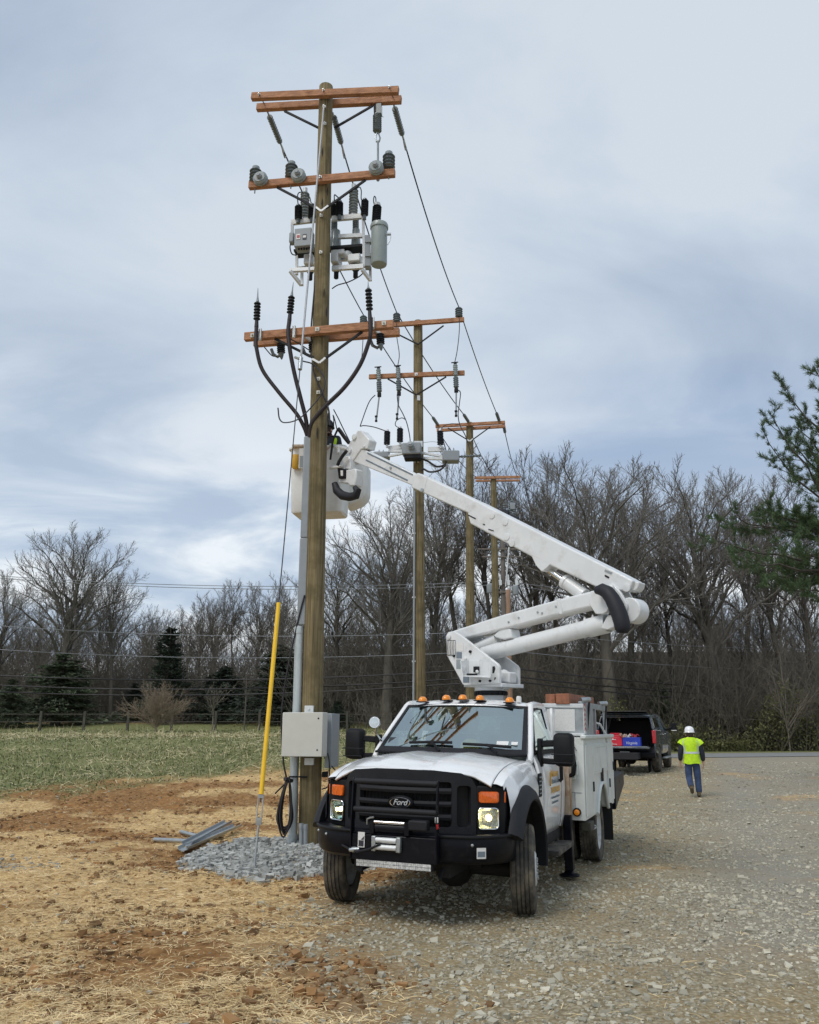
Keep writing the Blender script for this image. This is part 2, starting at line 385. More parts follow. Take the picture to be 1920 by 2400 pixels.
# ------------------------------------------------------------------ ground
def ground_mat():
    m = bpy.data.materials.new('ground'); m.use_nodes = True
    global nt, N, Lk
    nt = m.node_tree; N = nt.nodes; Lk = nt.links; b = N['Principled BSDF']
    V = nd('ShaderNodeTexCoord').outputs['Object']
    va = nd('ShaderNodeVertexColor', layer_name='zone'); sp = nd('ShaderNodeSeparateColor'); Lk.new(va.outputs[0], sp.inputs[0])
    n1 = noise(V, 1.3, 8, .6); n2 = noise(V, 9, 8, .65, (2, 3, 1)); n3 = noise(V, 38, 6, .7, (5, 1, 0), (1, 1.6, 1))
    mud = ramp(n2, [(.3, (.13, .062, .022)), (.5, (.27, .145, .055)), (.72, (.43, .26, .11))])
    mud = mixc(mth('MULTIPLY', ramp(n1, [(.5, (0, 0, 0)), (.68, (1, 1, 1))]), .55), mud, (.36, .17, .055))
    straw = ramp(n3, [(.25, (.40, .245, .095)), (.5, (.70, .50, .24)), (.75, (.86, .68, .38))])
    vo = nd('ShaderNodeTexVoronoi'); vo.inputs['Scale'].default_value = 28; Lk.new(V, vo.inputs['Vector'])
    stone = ramp(mth('ADD', mth('MULTIPLY', vo.outputs['Distance'], .6), mth('MULTIPLY', n3, .5)), [(.2, (.50, .45, .33)), (.45, (.38, .33, .225)), (.7, (.22, .18, .105))])
    stone = mixc(mth('MULTIPLY', ramp(n1, [(.42, (0, 0, 0)), (.62, (1, 1, 1))]), .55), stone, (.36, .265, .135))
    stone = mixc(mth('MULTIPLY', va.outputs['Alpha'], .6), stone, mixc(mth('ADD', mth('MULTIPLY', n2, .5), mth('MULTIPLY', n3, .5)), (.15, .15, .14), (.42, .415, .38)))
    grass = ramp(n2, [(.3, (.10, .125, .042)), (.52, (.17, .185, .07)), (.72, (.33, .28, .14))])
    grass = mixc(mth('MULTIPLY', ramp(n3, [(.5, (0, 0, 0)), (.7, (1, 1, 1))]), .6), grass, (.40, .34, .19))
    n4 = noise(V, 13, 8, .7, (7, 2, 4), (1, 1.5, 1)); c = mixc(mth('MULTIPLY', sp.outputs[2], ramp(n4, [(.36, (.12, .12, .12)), (.58, (1, 1, 1))])), mud, straw); 
    c = mixc(mth('MULTIPLY', sp.outputs[1], mth('SUBTRACT', 1.0, mth('MULTIPLY', sp.outputs[2], .7))), c, stone); c = mixc(sp.outputs[0], c, grass)
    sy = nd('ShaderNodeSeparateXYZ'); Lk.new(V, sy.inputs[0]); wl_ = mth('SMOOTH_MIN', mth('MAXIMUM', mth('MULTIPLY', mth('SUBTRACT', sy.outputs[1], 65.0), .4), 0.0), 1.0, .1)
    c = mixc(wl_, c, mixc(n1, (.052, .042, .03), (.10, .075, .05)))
    Lk.new(c, b.inputs['Base Color']); b.inputs['Roughness'].default_value = .95; b.inputs['Specular IOR Level'].default_value = .2
    bn = nd('ShaderNodeBump'); bn.inputs['Strength'].default_value = .7; bn.inputs['Distance'].default_value = .03
    Lk.new(mth('ADD', n2, mth('MULTIPLY', n3, .7)), bn.inputs['Height']); Lk.new(bn.outputs[0], b.inputs['Normal'])
    return m
def axis(lo, hi, d, far, grow=1.16):
    a = list(np.arange(lo, hi, d)); s = d; x = hi
    while x < far: a.append(x); s *= grow; x += s
    s = d; x = lo - d; pre = []
    while x > -far: pre.append(x); s *= grow; x -= s
    return np.array(pre[::-1] + a)
gxs = axis(-9, 9, .075, 900, 1.15); gys = np.concatenate([np.linspace(-60, 4, 14)[:-1], np.arange(4, 19, .075)])
s_ = .075; y_ = gys[-1]
ext = []
while y_ < 1500: s_ *= 1.04; y_ += s_; ext.append(y_)
gys = np.concatenate([gys, ext])
GX, GY = np.meshgrid(gxs, gys); gz = height(GX, GY)
g_, gr_, st_ = zones(GX, GY)
far_ = ss(GY, 64, 67) + ss(-GX, 26, 30) * 0
re_ = 51.5 + .30 * np.maximum(0, GX - 9); verge = ss(GX, 4, 7) * ss(GY, re_, re_ + .6) * (1 - far_)
g_ = np.clip(np.maximum(g_ * (1 - far_), verge), 0, 1)
gr_ = gr_ * (1 - ss(GY, 52 + .3 * np.maximum(0, GX - 9), 55 + .3 * np.maximum(0, GX - 9)))
# wheel tracks of darker blue-grey stone on the right of the drive
trk = np.exp(-((GX - (4.1 + (GY - 10) * .36)) / 1.1) ** 2) * ss(GY, 6, 8) * gr_ + ss(GX - .36 * GY, .6, 2.4) * .8 * gr_
pm = pad_mask(GX, GY)
att = np.stack([g_, np.clip(gr_ + pm, 0, 1), st_ * (1 - pm), np.clip(trk + pm, 0, 1)], -1).reshape(-1, 4)
# woodland floor
V = np.stack([GX, GY, gz], -1).reshape(-1, 3); nxx = len(gxs); ii = np.arange(len(gys) - 1)[:, None] * nxx + np.arange(nxx - 1)[None, :]
ii = ii.ravel(); Fq = np.stack([ii, ii + 1, ii + 1 + nxx, ii + nxx], 1)
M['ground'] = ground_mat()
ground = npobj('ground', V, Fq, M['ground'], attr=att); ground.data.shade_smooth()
tag(ground, 'straw, mud and gravel ground running back to a green field', 'ground', kind='structure')
# asphalt road crossing behind the lot
mb = MB(); P0 = []; rows = []
for x in np.linspace(4.5, 260, 60):
    yl = 44 + .30 * (x - 9) * (x > 9) + 0 * x; wd = 7.0
    rows.append([(x, yl + t * wd, float(base_h(np.array([x]), np.array([yl + t * wd]))[0]) + .012) for t in (0, .25, .5, .75, 1)])
mb.loft(rows, closed=False, caps=False); road = mb.build('road', M['asphalt']); tag(road, 'grey asphalt road crossing behind the gravel lot', 'road', kind='structure')
# ================================================================== bucket truck
TY, TX0, TY0, TILT = .353, .208, 8.99, .020
truck = thing('bucket_truck', 'white utility bucket truck with its boom raised to the near pole', 'truck', (TX0, TY0, 0), -TY)
TR = Matrix.Translation((TX0, TY0, 0)) @ Matrix.Rotation(-TY, 4, 'Z'); TINV = TR.inverted()
BR = (0, TILT, 0)
def tb(mb, name, m, smooth=None, bevel=0, seg=2, solid=0, parent=None, rot=BR):
    """a truck part, leaning with the body"""
    return mb.build(name, m, parent or truck, smooth, bevel, seg, solid, None if parent else rot)
def text_mesh(body, size, m, name, shear=0, ext=.001, align='CENTER', bold=0):
    c = bpy.data.curves.new('t', 'FONT'); c.body = body; c.size = size; c.shear = shear; c.extrude = ext; c.align_x = align; c.align_y = 'CENTER'; c.offset = bold
    o = bpy.data.objects.new('t', c); scn.collection.objects.link(o); dg = bpy.context.evaluated_depsgraph_get(); dg.update()
    me = bpy.data.meshes.new_from_object(o.evaluated_get(dg)); bpy.data.objects.remove(o); bpy.data.curves.remove(c)
    me.name = name; me.materials.clear(); me.materials.append(m); return me
def place_text(body, size, m, name, Mx, parent, **k):
    me = text_mesh(body, size, m, name, **k); me.transform(Mx)
    o = bpy.data.objects.new(name, me); scn.collection.objects.link(o); o.parent = parent; return o
def frame(o, xd, yd):
    x = Vector(xd).normalized(); y = Vector(yd).normalized(); z = x.cross(y)
    Mx = Matrix.Identity(4)
    for i in range(3): Mx[i][0] = x[i]; Mx[i][1] = y[i]; Mx[i][2] = z[i]; Mx[i][3] = o[i]
    return Mx
def interp(x, xs, ys): return float(np.interp(x, xs, ys))
HY = [-.83, -.79, -.72, -.5, -.2, .15, .45, .66]
HZ = [1.235, 1.285, 1.32, 1.355, 1.39, 1.425, 1.45, 1.462]
HW = [.665, .675, .69, .71, .735, .765, .79, .80]
hoodz = lambda y: interp(y, HY, HZ)
hoodw = lambda y: interp(y, HY, HW)
# hood
HWX = .80
def FYc(x): return -.875 + .24 * (abs(x) / .7) ** 2.4
HFX = [0, .3, .52, .60, .645, .68, .74, .80]; HFZ = [1.325, 1.322, 1.312, 1.298, 1.282, 1.264, 1.236, 1.203]
def hood_pt(x, v):
    ax = abs(x); t = ax / HWX; yf = min(FYc(min(ax, .66)) + .02 + .06 * max(0, ax - .66), -.60); yr = .48 + .12 * t * t; zf = interp(ax, HFX, HFZ); zr = 1.46 - .062 * t ** 3
    g = 1 - (1 - v) ** 2.3; y = yf + (yr - yf) * (v ** 1.25); dome = .014 * math.sin(min(1, v * 3) * PI / 2) * math.exp(-((t - .36) / .10) ** 2)
    return (x, y, zf + (zr - zf) * g + dome)
mb = MB(); xs_ = sorted(set([s * q for s in (-1, 1) for q in (0, .12, .2, .26, .32, .36, .44, .52, .58, .62, .65, .68, .72, .76, .785, .80)]))
vs_ = [0, .012, .03, .06, .1, .16, .24, .34, .46, .6, .75, .88, 1]
mb.loft([[hood_pt(x, v) for x in xs_] for v in vs_], closed=False, caps=False); hood = tb(mb, 'hood', M['white'], smooth=50, solid=.02)
HEy = [hood_pt(HWX, v)[1] for v in vs_]; HEz = [hood_pt(HWX, v)[2] for v in vs_]
hoodz = lambda y: interp(y, HEy, HEz) + .10
hoodw = lambda y: HWX
for sx in (-.45, .38):
    mb = MB(); mb.box((sx * .6, .50, 1.468), (.03, .012, .008)); tb(mb, 'washer_nozzle', M['black'], parent=hood, bevel=.002)
# fenders
def side_z(y): return hoodz(min(max(y, -.60), .62)) - .10
AC, ARY, ARZ = .44, .60, .62
for sgn in (-1, 1):
    mb = MB(); ys = np.linspace(-.64, .80, 60); prof = []
    for y in ys:
        w_ = HWX + .007; zt = side_z(y); fr = 1 - 1.0 * float(ss(-y, .25, .62))
        p = [(w_, zt - .002), (w_ + .045, zt - .006), (w_ + .09, zt - .022), (.925 - .02 * (1 - fr), zt - .065), (.958 - .035 * (1 - fr), zt - .15)]
        for z in np.linspace(zt - .25, .66, 14): p.append((.98 - .055 * (1 - fr) + .012 * math.sin((z - .6) * 3), z))
        prof.append(p)
    V = [(sgn * a, y, z) for y, p in zip(ys, prof) for a, z in p]; n = len(prof[0]); Fc = []
    for i in range(len(ys) - 1):
        for j in range(n - 1):
            q = (i * n + j, i * n + j + 1, (i + 1) * n + j + 1, (i + 1) * n + j)
            cy_ = sum(V[k][1] for k in q) / 4; cz_ = sum(V[k][2] for k in q) / 4
            if (cy_ / ARY) ** 2 + ((cz_ - AC) / ARZ) ** 2 < 1.12: continue
            if cz_ < .80 and cy_ < 0: continue
            if cy_ < -.53 and cz_ < 1.19: continue
            Fc.append(q)
    mb.add(V, Fc); fen = tb(mb, 'fender', M['white'], smooth=40)
    # flare
    mb = MB(); rings = []
    for a in np.linspace(.50, PI + .12, 40):
        c, s_ = math.cos(a), math.sin(a); fy = -1
        def pt(ro, x): return (sgn * x, fy * c * (ARY + ro), AC + s_ * (ARZ + ro))
        rings.append([pt(.13, .955), pt(.125, .99), pt(.09, 1.035), pt(.03, 1.065), pt(0, 1.07), pt(-.015, 1.055), pt(-.01, .95)])
    mb.loft(rings, True, True); tb(mb, 'fender_flare', M['charcoal'], smooth=35)
    # wheel well liner
    mb = MB(); rings = []
    for a in np.linspace(.5, PI + .1, 18):
        c, s_ = math.cos(a), math.sin(a); rings.append([(sgn * .97, -c * .6, AC + s_ * .62), (sgn * .45, -c * .6, AC + s_ * .62)])
    mb.loft(rings, False, False); tb(mb, 'wheel_well', M['dark'])
    # vent badge
    mb = MB(); mb.box((sgn * .988, .64, 1.15), (.02, .15, .24)); vb = tb(mb, 'fender_vent', M['black'], bevel=.008)
    mb = MB()
    for k in range(5): mb.box((sgn * 1.0, .64, 1.07 + k * .04), (.012, .12, .012))
    mb.build('vent_slat', M['grey'], vb, bevel=.002)
# cab lower body: cowl, doors, rear corner
DZ = [.58, .62, .72, .9, 1.05, 1.16, 1.27, 1.36, 1.43, 1.47]; DX = [.93, .965, .985, .995, 1.005, 1.0, .985, .96, .925, .90]
def side_panel(sgn, y0, y1, z0, z1, name, m, k=14, off=0):
    mb = MB(); rings = []
    for y in np.linspace(y0, y1, 10):
        zs = np.linspace(z0, z1, k); ring = [(sgn * (interp(z, DZ, DX) + off), y, z) for z in zs]; rings.append(ring)
    mb.loft(rings, False, False); return tb(mb, name, m, smooth=50, solid=.03 * sgn * -1 if False else .03)
for sgn in (-1, 1):
    door = side_panel(sgn, .83, 1.88, .60, 1.46, 'door', M['white'])
    side_panel(sgn, 1.895, 2.06, .62, 1.97, 'cab_corner', M['white'])
    side_panel(sgn, .66, .82, 1.20, 1.46, 'cowl_side', M['white'])
    mb = MB(); mb.beam((sgn * .90, .78, .54), (sgn * .90, 2.02, .54), .10, .12); tb(mb, 'rocker', M['black'], bevel=.02)
    # belt moulding
    mb = MB(); mb.beam((sgn * .915, .74, 1.468), (sgn * .915, 1.9, 1.468), .02, .03); tb(mb, 'belt_moulding', M['black'], bevel=.004)
    # black vertical grab handle at the door's rear edge
    mb = MB(); mb.tube([(sgn * 1.005, 1.63, 1.33), (sgn * 1.035, 1.65, 1.30), (sgn * 1.035, 1.66, 1.16), (sgn * 1.01, 1.65, 1.14)], .022, 8); mb.build('door_handle', M['black'], door, smooth=60)
# greenhouse
def arch(y, z): pass
A0, A1 = (.885, .68, 1.46), (.765, 1.27, 1.96)
B0, B1 = (.905, 1.93, 1.455), (.755, 1.90, 1.965)
for sgn in (-1, 1):
    f = lambda p: (sgn * p[0], p[1], p[2])
    mb = MB(); mb.tube([f((.885, .60, 1.38)), f(A0), f((.83, .96, 1.71)), f(A1), f((.75, 1.36, 1.99))], [.04, .036, .032, .034, .04], 8); tb(mb, 'windscreen_pillar', M['white'], smooth=60)
    mb = MB(); mb.beam(f(B0), f(B1), .07, .16, up=(0, 1, 0)); mb.beam(f((.905, 1.98, 1.455)), f((.76, 1.98, 1.975)), .06, .12, up=(0, 1, 0)); tb(mb, 'rear_pillar', M['white'], bevel=.015)
    mb = MB(); mb.tube([f((.745, 1.30, 1.975)), f((.755, 1.5, 1.995)), f((.755, 1.95, 1.985))], .045, 8); tb(mb, 'roof_rail', M['white'], smooth=60)
    # black window seal + side glass
    gp = [f((.90, .82, 1.485)), f((.79, 1.25, 1.89)), f((.775, 1.38, 1.95)), f((.775, 1.82, 1.955)), f((.90, 1.86, 1.485))]
    mb = MB(); mb.tube(gp + [gp[0]], .014, 6); tb(mb, 'window_seal', M['black'], smooth=60)
    mb = MB(); mb.add(gp, [(0, 1, 2, 3, 4)]); tb(mb, 'side_window', M['glass'] if sgn < 0 else M['glassd'])
# roof
mb = MB(); rings = []
for y in np.linspace(1.10, 2.05, 16):
    t = (y - 1.10) / .95; zc = 1.985 + .07 * math.sin(min(1, t * 2.4) * PI / 2) - .04 * max(0, t - .8); hw = .735 + .025 * min(1, t * 3)
    rings.append([(x * hw, y + .13 * x * x * (1 - t), zc - .055 * abs(x) ** 3.2 - (.0 if abs(x) < .99 else .03)) for x in np.linspace(-1, 1, 21)])
mb.loft(rings, False, False); tb(mb, 'roof', M['white'], smooth=40, solid=.03)
# windscreen
def ws(u, v):
    hw = .86 + (.742 - .86) * v; return (u * hw, .46 + .14 * u * u + .67 * v - .01 * u * u * v, 1.455 + .535 * v - .02 * u * u * v)
mb = MB(); mb.loft([[ws(u, v) for u in np.linspace(-1, 1, 21)] for v in np.linspace(0, 1, 9)], False, False); wsc = tb(mb, 'windscreen', M['glass'], smooth=60)
mb = MB()
def strip(pts0, pts1): mb.loft([[(p[0], p[1] - .006, p[2] + .004) for p in pts0], [(p[0], p[1] - .006, p[2] + .004) for p in pts1]], False, False)
U = np.linspace(-1, 1, 21); Vv = np.linspace(0, 1, 9)
strip([ws(u, 0) for u in U], [ws(u, .09) for u in U]); strip([ws(u, .95) for u in U], [ws(u, 1) for u in U])
strip([ws(-1, v) for v in Vv], [ws(-.95, v) for v in Vv]); strip([ws(.94, v) for v in Vv], [ws(1, v) for v in Vv])
tb(mb, 'windscreen_border', M['charcoal'], smooth=60)
mb = MB(); rings = [[(u * (.87 - .01 * k), .40 + .15 * u * u + .09 * k, 1.452 + .012 * k) for u in np.linspace(-1, 1, 17)] for k in (0, 1)]
mb.loft(rings, False, False); tb(mb, 'cowl_panel', M['black'], smooth=50, solid=.02)
for (x0, u0, u1, v1) in ((-.42, -.55, .05, .16), (.22, .2, .82, .10), ):
    mb = MB(); b0 = Vector((x0 + .35, .45, 1.475)); p1 = Vector(ws(u0, .14)); p2 = Vector(ws(u1, v1)); mid = (p1 + p2) / 2; up = Vector((0, -.02, .022))
    mb.tube([b0, (b0 + mid) / 2 + up * 1.5, mid + up], .013, 6); mb.tube([p1 + up, mid + up * 1.2, p2 + up], .016, 6); tb(mb, 'wiper', M['black'], smooth=60)
mb = MB(); mb.box(Vector(ws(.70, .20)) + Vector((0, -.012, .008)), (.13, .003, .055), Matrix.Rotation(-.78, 3, 'X')); mb.box(Vector(ws(.85, .20)) + Vector((0, -.012, .008)), (.07, .003, .045), Matrix.Rotation(-.78, 3, 'X')); tb(mb, 'inspection_sticker', M['sticker'])
mb = MB(); mb.box(Vector(ws(-.86, .2)) + Vector((0, .02, .008)), (.10, .01, .09), Matrix.Rotation(-.78, 3, 'X')); tb(mb, 'toll_transponder', M['poly'], bevel=.01)
mb = MB(); mb.box(Vector(ws(.0, .62)) + Vector((0, .09, -.03)), (.09, .03, .035)); tb(mb, 'windscreen_tag', M['bluep'], bevel=.008)
mb = MB(); mb.box(Vector(ws(.03, .78)) + Vector((0, .10, -.03)), (.26, .05, .07)); tb(mb, 'rear_view_mirror', M['black'], bevel=.02)
# interior
mb = MB(); mb.box((0, .95, 1.30), (1.6, .5, .26)); tb(mb, 'dashboard', M['seat'], bevel=.05)
mb = MB(); mb.box((0, 1.6, 1.0), (1.5, .5, .2)); mb.box((.38, 1.85, 1.35), (.55, .14, .6)); mb.box((-.38, 1.85, 1.35), (.65, .14, .6)); mb.box((.38, 1.86, 1.72), (.26, .08, .16)); mb.box((-.38, 1.86, 1.72), (.26, .08, .16)); tb(mb, 'bench_seat', M['seat'], bevel=.04)
mb = MB(); c = Vector((.38, 1.12, 1.42)); mb.tube([c + Vector((math.cos(a) * .19, -math.sin(a) * .08, math.sin(a) * .17)) for a in np.linspace(0, 2 * PI, 24)], .014, 6); mb.beam(c - Vector((.18, 0, 0)), c + Vector((.18, 0, 0)), .03, .04); tb(mb, 'steering_wheel', M['black'], smooth=60)
mb = MB(); mb.box((0, 2.05, 1.02), (1.8, .03, .86)); mb.box((0, 2.05, 1.92), (1.46, .03, .1)); mb.box((0, 1.35, .74), (1.8, 1.3, .06)); tb(mb, 'cab_back', M['white2'])
mb = MB(); mb.box((0, 2.045, 1.68), (1.5, .008, .40)); tb(mb, 'rear_window', M['glass'])
hat = MB()
# markers
for x, y, z in ((-.545, 1.235, 2.025), (-.235, 1.205, 2.045), (-.03, 1.20, 2.05), (.18, 1.205, 2.045), (.53, 1.235, 2.025)):
    mb = MB(); mb.loft([[(x + a * .052 * k, y + b_ * .075 * k, z + h) for a, b_ in [(math.cos(t), math.sin(t)) for t in np.linspace(0, 2 * PI, 13)[:-1]]] for k, h in ((1, -.012), (.98, .012), (.82, .034), (.45, .05))], True, True); ml = tb(mb, 'roof_marker_lamp', M['amber'], smooth=50)
    mb = MB(); mb.box((x, y, z - .012), (.12, .16, .012)); mb.build('lamp_base', M['black'], ml, bevel=.004)
# ---------------------------------------------------------------- front end
mb = MB(); mb.box((0, -.56, .98), (1.30, .06, .62)); tb(mb, 'radiator_panel', M['dark'])
FY = lambda x: -.875 + .24 * (abs(x) / .7) ** 2.4
sur_o = [(-.66, .775), (-.668, 1.02), (-.664, 1.19), (-.63, 1.265), (-.54, 1.315), (-.3, 1.336), (0, 1.34), (.3, 1.336), (.54, 1.315), (.63, 1.265), (.664, 1.19), (.668, 1.02), (.66, .775)]
def front_plate(name, poly, m, y0=0, th=.05, bevel=.008, holes=None, parent=None):
    bm = bmesh.new()
    def ringv(pl): return [bm.verts.new((x, 0, z)) for x, z in pl]
    outer = ringv(poly); es = [bm.edges.new((outer[i], outer[(i + 1) % len(outer)])) for i in range(len(outer))]
    for h in holes or []:
        hv = ringv(h); es += [bm.edges.new((hv[i], hv[(i + 1) % len(hv)])) for i in range(len(hv))]
    r = bmesh.ops.triangle_fill(bm, use_beauty=True, use_dissolve=False, edges=es, normal=(0, -1, 0))
    for xc in np.linspace(-.65, .65, 14): bmesh.ops.bisect_plane(bm, geom=list(bm.verts) + list(bm.edges) + list(bm.faces), plane_co=(xc, 0, 0), plane_no=(1, 0, 0))
    bmesh.ops.recalc_face_normals(bm, faces=bm.faces)
    if sum(f.normal.y for f in bm.faces) > 0: bmesh.ops.reverse_faces(bm, faces=bm.faces)
    for v in bm.verts: v.co.y = FY(v.co.x) + y0
    me = bpy.data.meshes.new(name); bm.to_mesh(me); bm.free(); me.materials.append(m)
    o = bpy.data.objects.new(name, me); scn.collection.objects.link(o); o.parent = parent or truck
    if not parent: o.rotation_euler = BR
    md = o.modifiers.new('solid', 'SOLIDIFY'); md.thickness = th; md.offset = -1
    md = o.modifiers.new('bevel', 'BEVEL'); md.width = bevel; md.segments = 2; md.limit_method = 'ANGLE'; md.angle_limit = R(40)
    return o
def rrect(x0, x1, z0, z1, r=.025):
    P = []
    for cx_, cz_, a0 in ((x1 - r, z1 - r, 0), (x0 + r, z1 - r, 90), (x0 + r, z0 + r, 180), (x1 - r, z0 + r, 270)):
        for k in range(4): a = R(a0 + 30 * k); P.append((cx_ + r * math.cos(a), cz_ + r * math.sin(a)))
    return P
densify = lambda P: [((1 - t) * P[i][0] + t * P[(i + 1) % len(P)][0], (1 - t) * P[i][1] + t * P[(i + 1) % len(P)][1]) for i in range(len(P)) for t in (0, .5)]
grille = front_plate('grille_surround', densify(sur_o), M['charcoal'], 0, .09, .012, [rrect(-.46, .46, .84, 1.235, .03), rrect(.505, .62, .84, 1.205, .03), rrect(-.62, -.505, .84, 1.205, .03)])
mb = MB(); mb.loft([[(x, FY(x) + .10, z) for z in (.80, 1.26)] for x in np.linspace(-.66, .66, 13)], False, False); mb.build('grille_mesh', M['dark'], grille)
for z, h in ((.925, .05), (1.04, .045), (1.155, .05)):
    mb = MB(); xs = np.linspace(-.46, .46, 11)
    mb.loft([[(x, FY(x) - .002, z - h / 2), (x, FY(x) - .012, z), (x, FY(x) - .002, z + h / 2), (x, FY(x) + .05, z + h / 2), (x, FY(x) + .05, z - h / 2)] for x in xs], True, True); mb.build('grille_bar', M['charcoal'], grille, smooth=30)
mb = MB()
for x in np.linspace(-.44, .44, 23): mb.box((x, FY(x) + .05, 1.04), (.008, .01, .39))
mb.build('grille_rib', M['black'], grille)
# oval emblem
em = MB(); ey = -.905
def ell(a, b_, y, z0=1.045, n=32): return [(a * math.cos(t), y, z0 + b_ * math.sin(t)) for t in np.linspace(0, 2 * PI, n + 1)[:-1]]
em.loft([ell(.125, .060, ey + .03), ell(.125, .060, ey), ell(.115, .053, ey - .008)], True, True); emb = em.build('oval_emblem', M['black'], grille, smooth=30)
em = MB(); em.tube(ell(.098, .043, ey - .010) + [ell(.098, .043, ey - .010)[0]], .005, 6); em.build('emblem_ring', M['chrome'], emb, smooth=60)
em = MB(); em.loft([ell(.096, .041, ey - .007), ell(.096, .041, ey - .010)], True, True); em.build('emblem_field', M['blackp'], emb)
place_text('Ford', .072, M['sticker'], 'emblem_lettering', frame((0, ey - .0125, 1.046), (1, 0, 0), (0, 0, 1)), emb, shear=.35, ext=.0015, bold=.001)
# headlamp clusters
for sgn in (-1, 1):
    lo, hi = (.705, .935); X = lambda x: sgn * x
    cl_ = MB(); po = [(.664, .775), (.664, 1.205), (.89, 1.198), (.912, 1.13), (.908, .80), (.885, .775)]
    yy = lambda x: -.665 + .13 * ((max(x, .664) - .664) / .24) ** 1.6
    cl_.loft([[(X(x), yy(x) + d, z) for x, z in po] for d in (.26, 0)], True, True); cl = tb(cl_, 'headlamp_housing', M['black'], bevel=.012)
    mb = MB(); z0, z1 = .835, 1.005
    ring = lambda s_, d: [(X(.767 + (x - .767) * s_), yy(x) - .010 - d, .92 + (z - .92) * s_) for x, z in rrect(.688, .846, z0, z1, .03)]
    mb.loft([ring(1, -.02), ring(1, -.004), ring(.75, -.03), ring(.3, -.05)], True, True); hl = mb.build('headlamp', M['hlampd'], cl, smooth=50)
    mb = MB(); mb.sphere((X(.767), yy(.767) + .012, .925), .030 if sgn > 0 else .022, 12, 8); mb.build('bulb', M['hlamp'], hl, smooth=60)
    mb = MB(); mb.loft([ring(1, -.004), ring(.97, .006), ring(.6, .012)], True, True); mb.build('headlamp_lens', M['clear'], hl, smooth=50)
    mb = MB(); mb.tube([(X(x), yy(x) - .012, z) for x, z in rrect(.683, .851, z0 - .006, z1 + .006, .03)] + [(X(.851), yy(.851) - .012, z1 - .024)], .007, 6); mb.build('headlamp_bezel', M['chrome'], cl, smooth=60)
    mb = MB(); ring = lambda s_, d: [(X(.767 + (x - .767) * s_), yy(x) - .010 - d, 1.105 + (z - 1.105) * s_) for x, z in rrect(.685, .853, 1.055, 1.155, .02)]
    mb.loft([ring(1, -.02), ring(1, 0), ring(.9, .01)], True, True); mb.build('turn_signal', M['orange'], cl, smooth=50)
    mb = MB(); mb.box((X(.895), -.505, 1.105), (.025, .07, .10)); mb.build('side_marker', M['orange'], cl, bevel=.008)
# bumper
bp_ = [(-.985, -.46), (-.975, -.56), (-.93, -.69), (-.82, -.84), (-.68, -.935), (-.45, -.985), (.45, -.985), (.68, -.935), (.82, -.84), (.93, -.69), (.975, -.56), (.985, -.46)]
mb = MB(); rings = []
for x, y in bp_:
    rings.append([(x, y, .795), (x, y - .012, .765), (x * .998, y - .012, .65), (x * .985, y + .01, .575), (x * .97, y + .07, .545), (x * .93, y + .12, .795)])
mb.loft(rings, True, True); bumper = tb(mb, 'front_bumper', M['blackp'], smooth=35)
mb = MB(); mb.tube([(x * 1.003, y - .02, .785) for x, y in bp_[1:-1]], .016, 8); mb.build('bumper_lip', M['black'], bumper, smooth=60)
for x, z in ((-.90, .735), (-.74, .73), (.70, .72)): 
    mb = MB(); mb.lathe((x, interp(abs(x), [.45, .68, .82, .93], [-.985, -.935, -.84, -.69]) + .0, z), (0, -1, 0), [(0, .014), (.02, .014), (.026, .008)], 8); mb.build('bumper_bolt', M['steel'], bumper, smooth=50)
mb = MB(); mb.box((.775, -.905, .655), (.085, .004, .09), .60); st = mb.build('bumper_label', M['sticker'], bumper)
mb = MB(); mb.box((.7767, -.9085, .648), (.068, .002, .045), .60); mb.build('label_print', M['greyt'], st)
# winch tray, guard, winch
def tw(mb, *k, **q):
    mb.v = [(x * .82 + .045, y, z) for x, y, z in mb.v]; return tb(mb, *k, **q)
mb = MB(); mb.box((-.04, -1.045, .665), (1.0, .09, .22)); mb.box((-.04, -1.0, .785), (.98, .16, .02)); tray = tw(mb, 'winch_tray', M['blackp'], bevel=.01)
for x in (-.555, .445):
    mb = MB(); pl = [(x, -1.10, .56), (x, -1.11, .86), (x, -1.085, 1.235), (x, -1.07, 1.265), (x, -1.045, 1.265), (x, -1.03, .86), (x, -1.01, .56)]; mb.prism(pl, (.016, 0, 0)); tw(mb, 'guard_plate', M['blackp'], bevel=.004)
for z in (.985, 1.23):
    mb = MB(); mb.cyl((-.53, -1.07, z), (.45, -1.07, z), .026, n=14); tw(mb, 'guard_tube', M['charcoal'], smooth=60)
mb = MB(); mb.cyl((-.26, -1.06, .835), (.10, -1.06, .835), .05, n=16); mb.box((-.29, -1.06, .84), (.05, .11, .11)); mb.box((.12, -1.06, .84), (.05, .11, .11)); winch = tw(mb, 'winch_drum', M['blackp'], smooth=40)
mb = MB(); mb.cyl((-.27, -1.10, .885), (.09, -1.10, .885), .015, n=12); tw(mb, 'winch_tie_rod', M['chrome'], parent=winch, smooth=60)
mb = MB(); mb.tube([(-.35, -1.10, .86), (-.35, -1.105, .905), (-.31, -1.11, .92), (-.27, -1.11, .925)], .010, 6); tw(mb, 'winch_lever', M['steel'], parent=winch, smooth=60)
mb = MB(); mb.box((.25, -1.08, .875), (.22, .10, .09)); tw(mb, 'winch_control_box', M['charcoal'], parent=winch, bevel=.015)
for x in (-.255, .035):
    mb = MB(); mb.box((x, -1.115, .705), (.05, .05, .13)); fair = tw(mb, 'fairlead_side', M['steel'], bevel=.008)
for z in (.676, .736):
    mb = MB(); mb.cyl((-.23, -1.12, z), (.01, -1.12, z), .024, n=12); tw(mb, 'fairlead_roller', M['alu'], parent=winch, smooth=60)
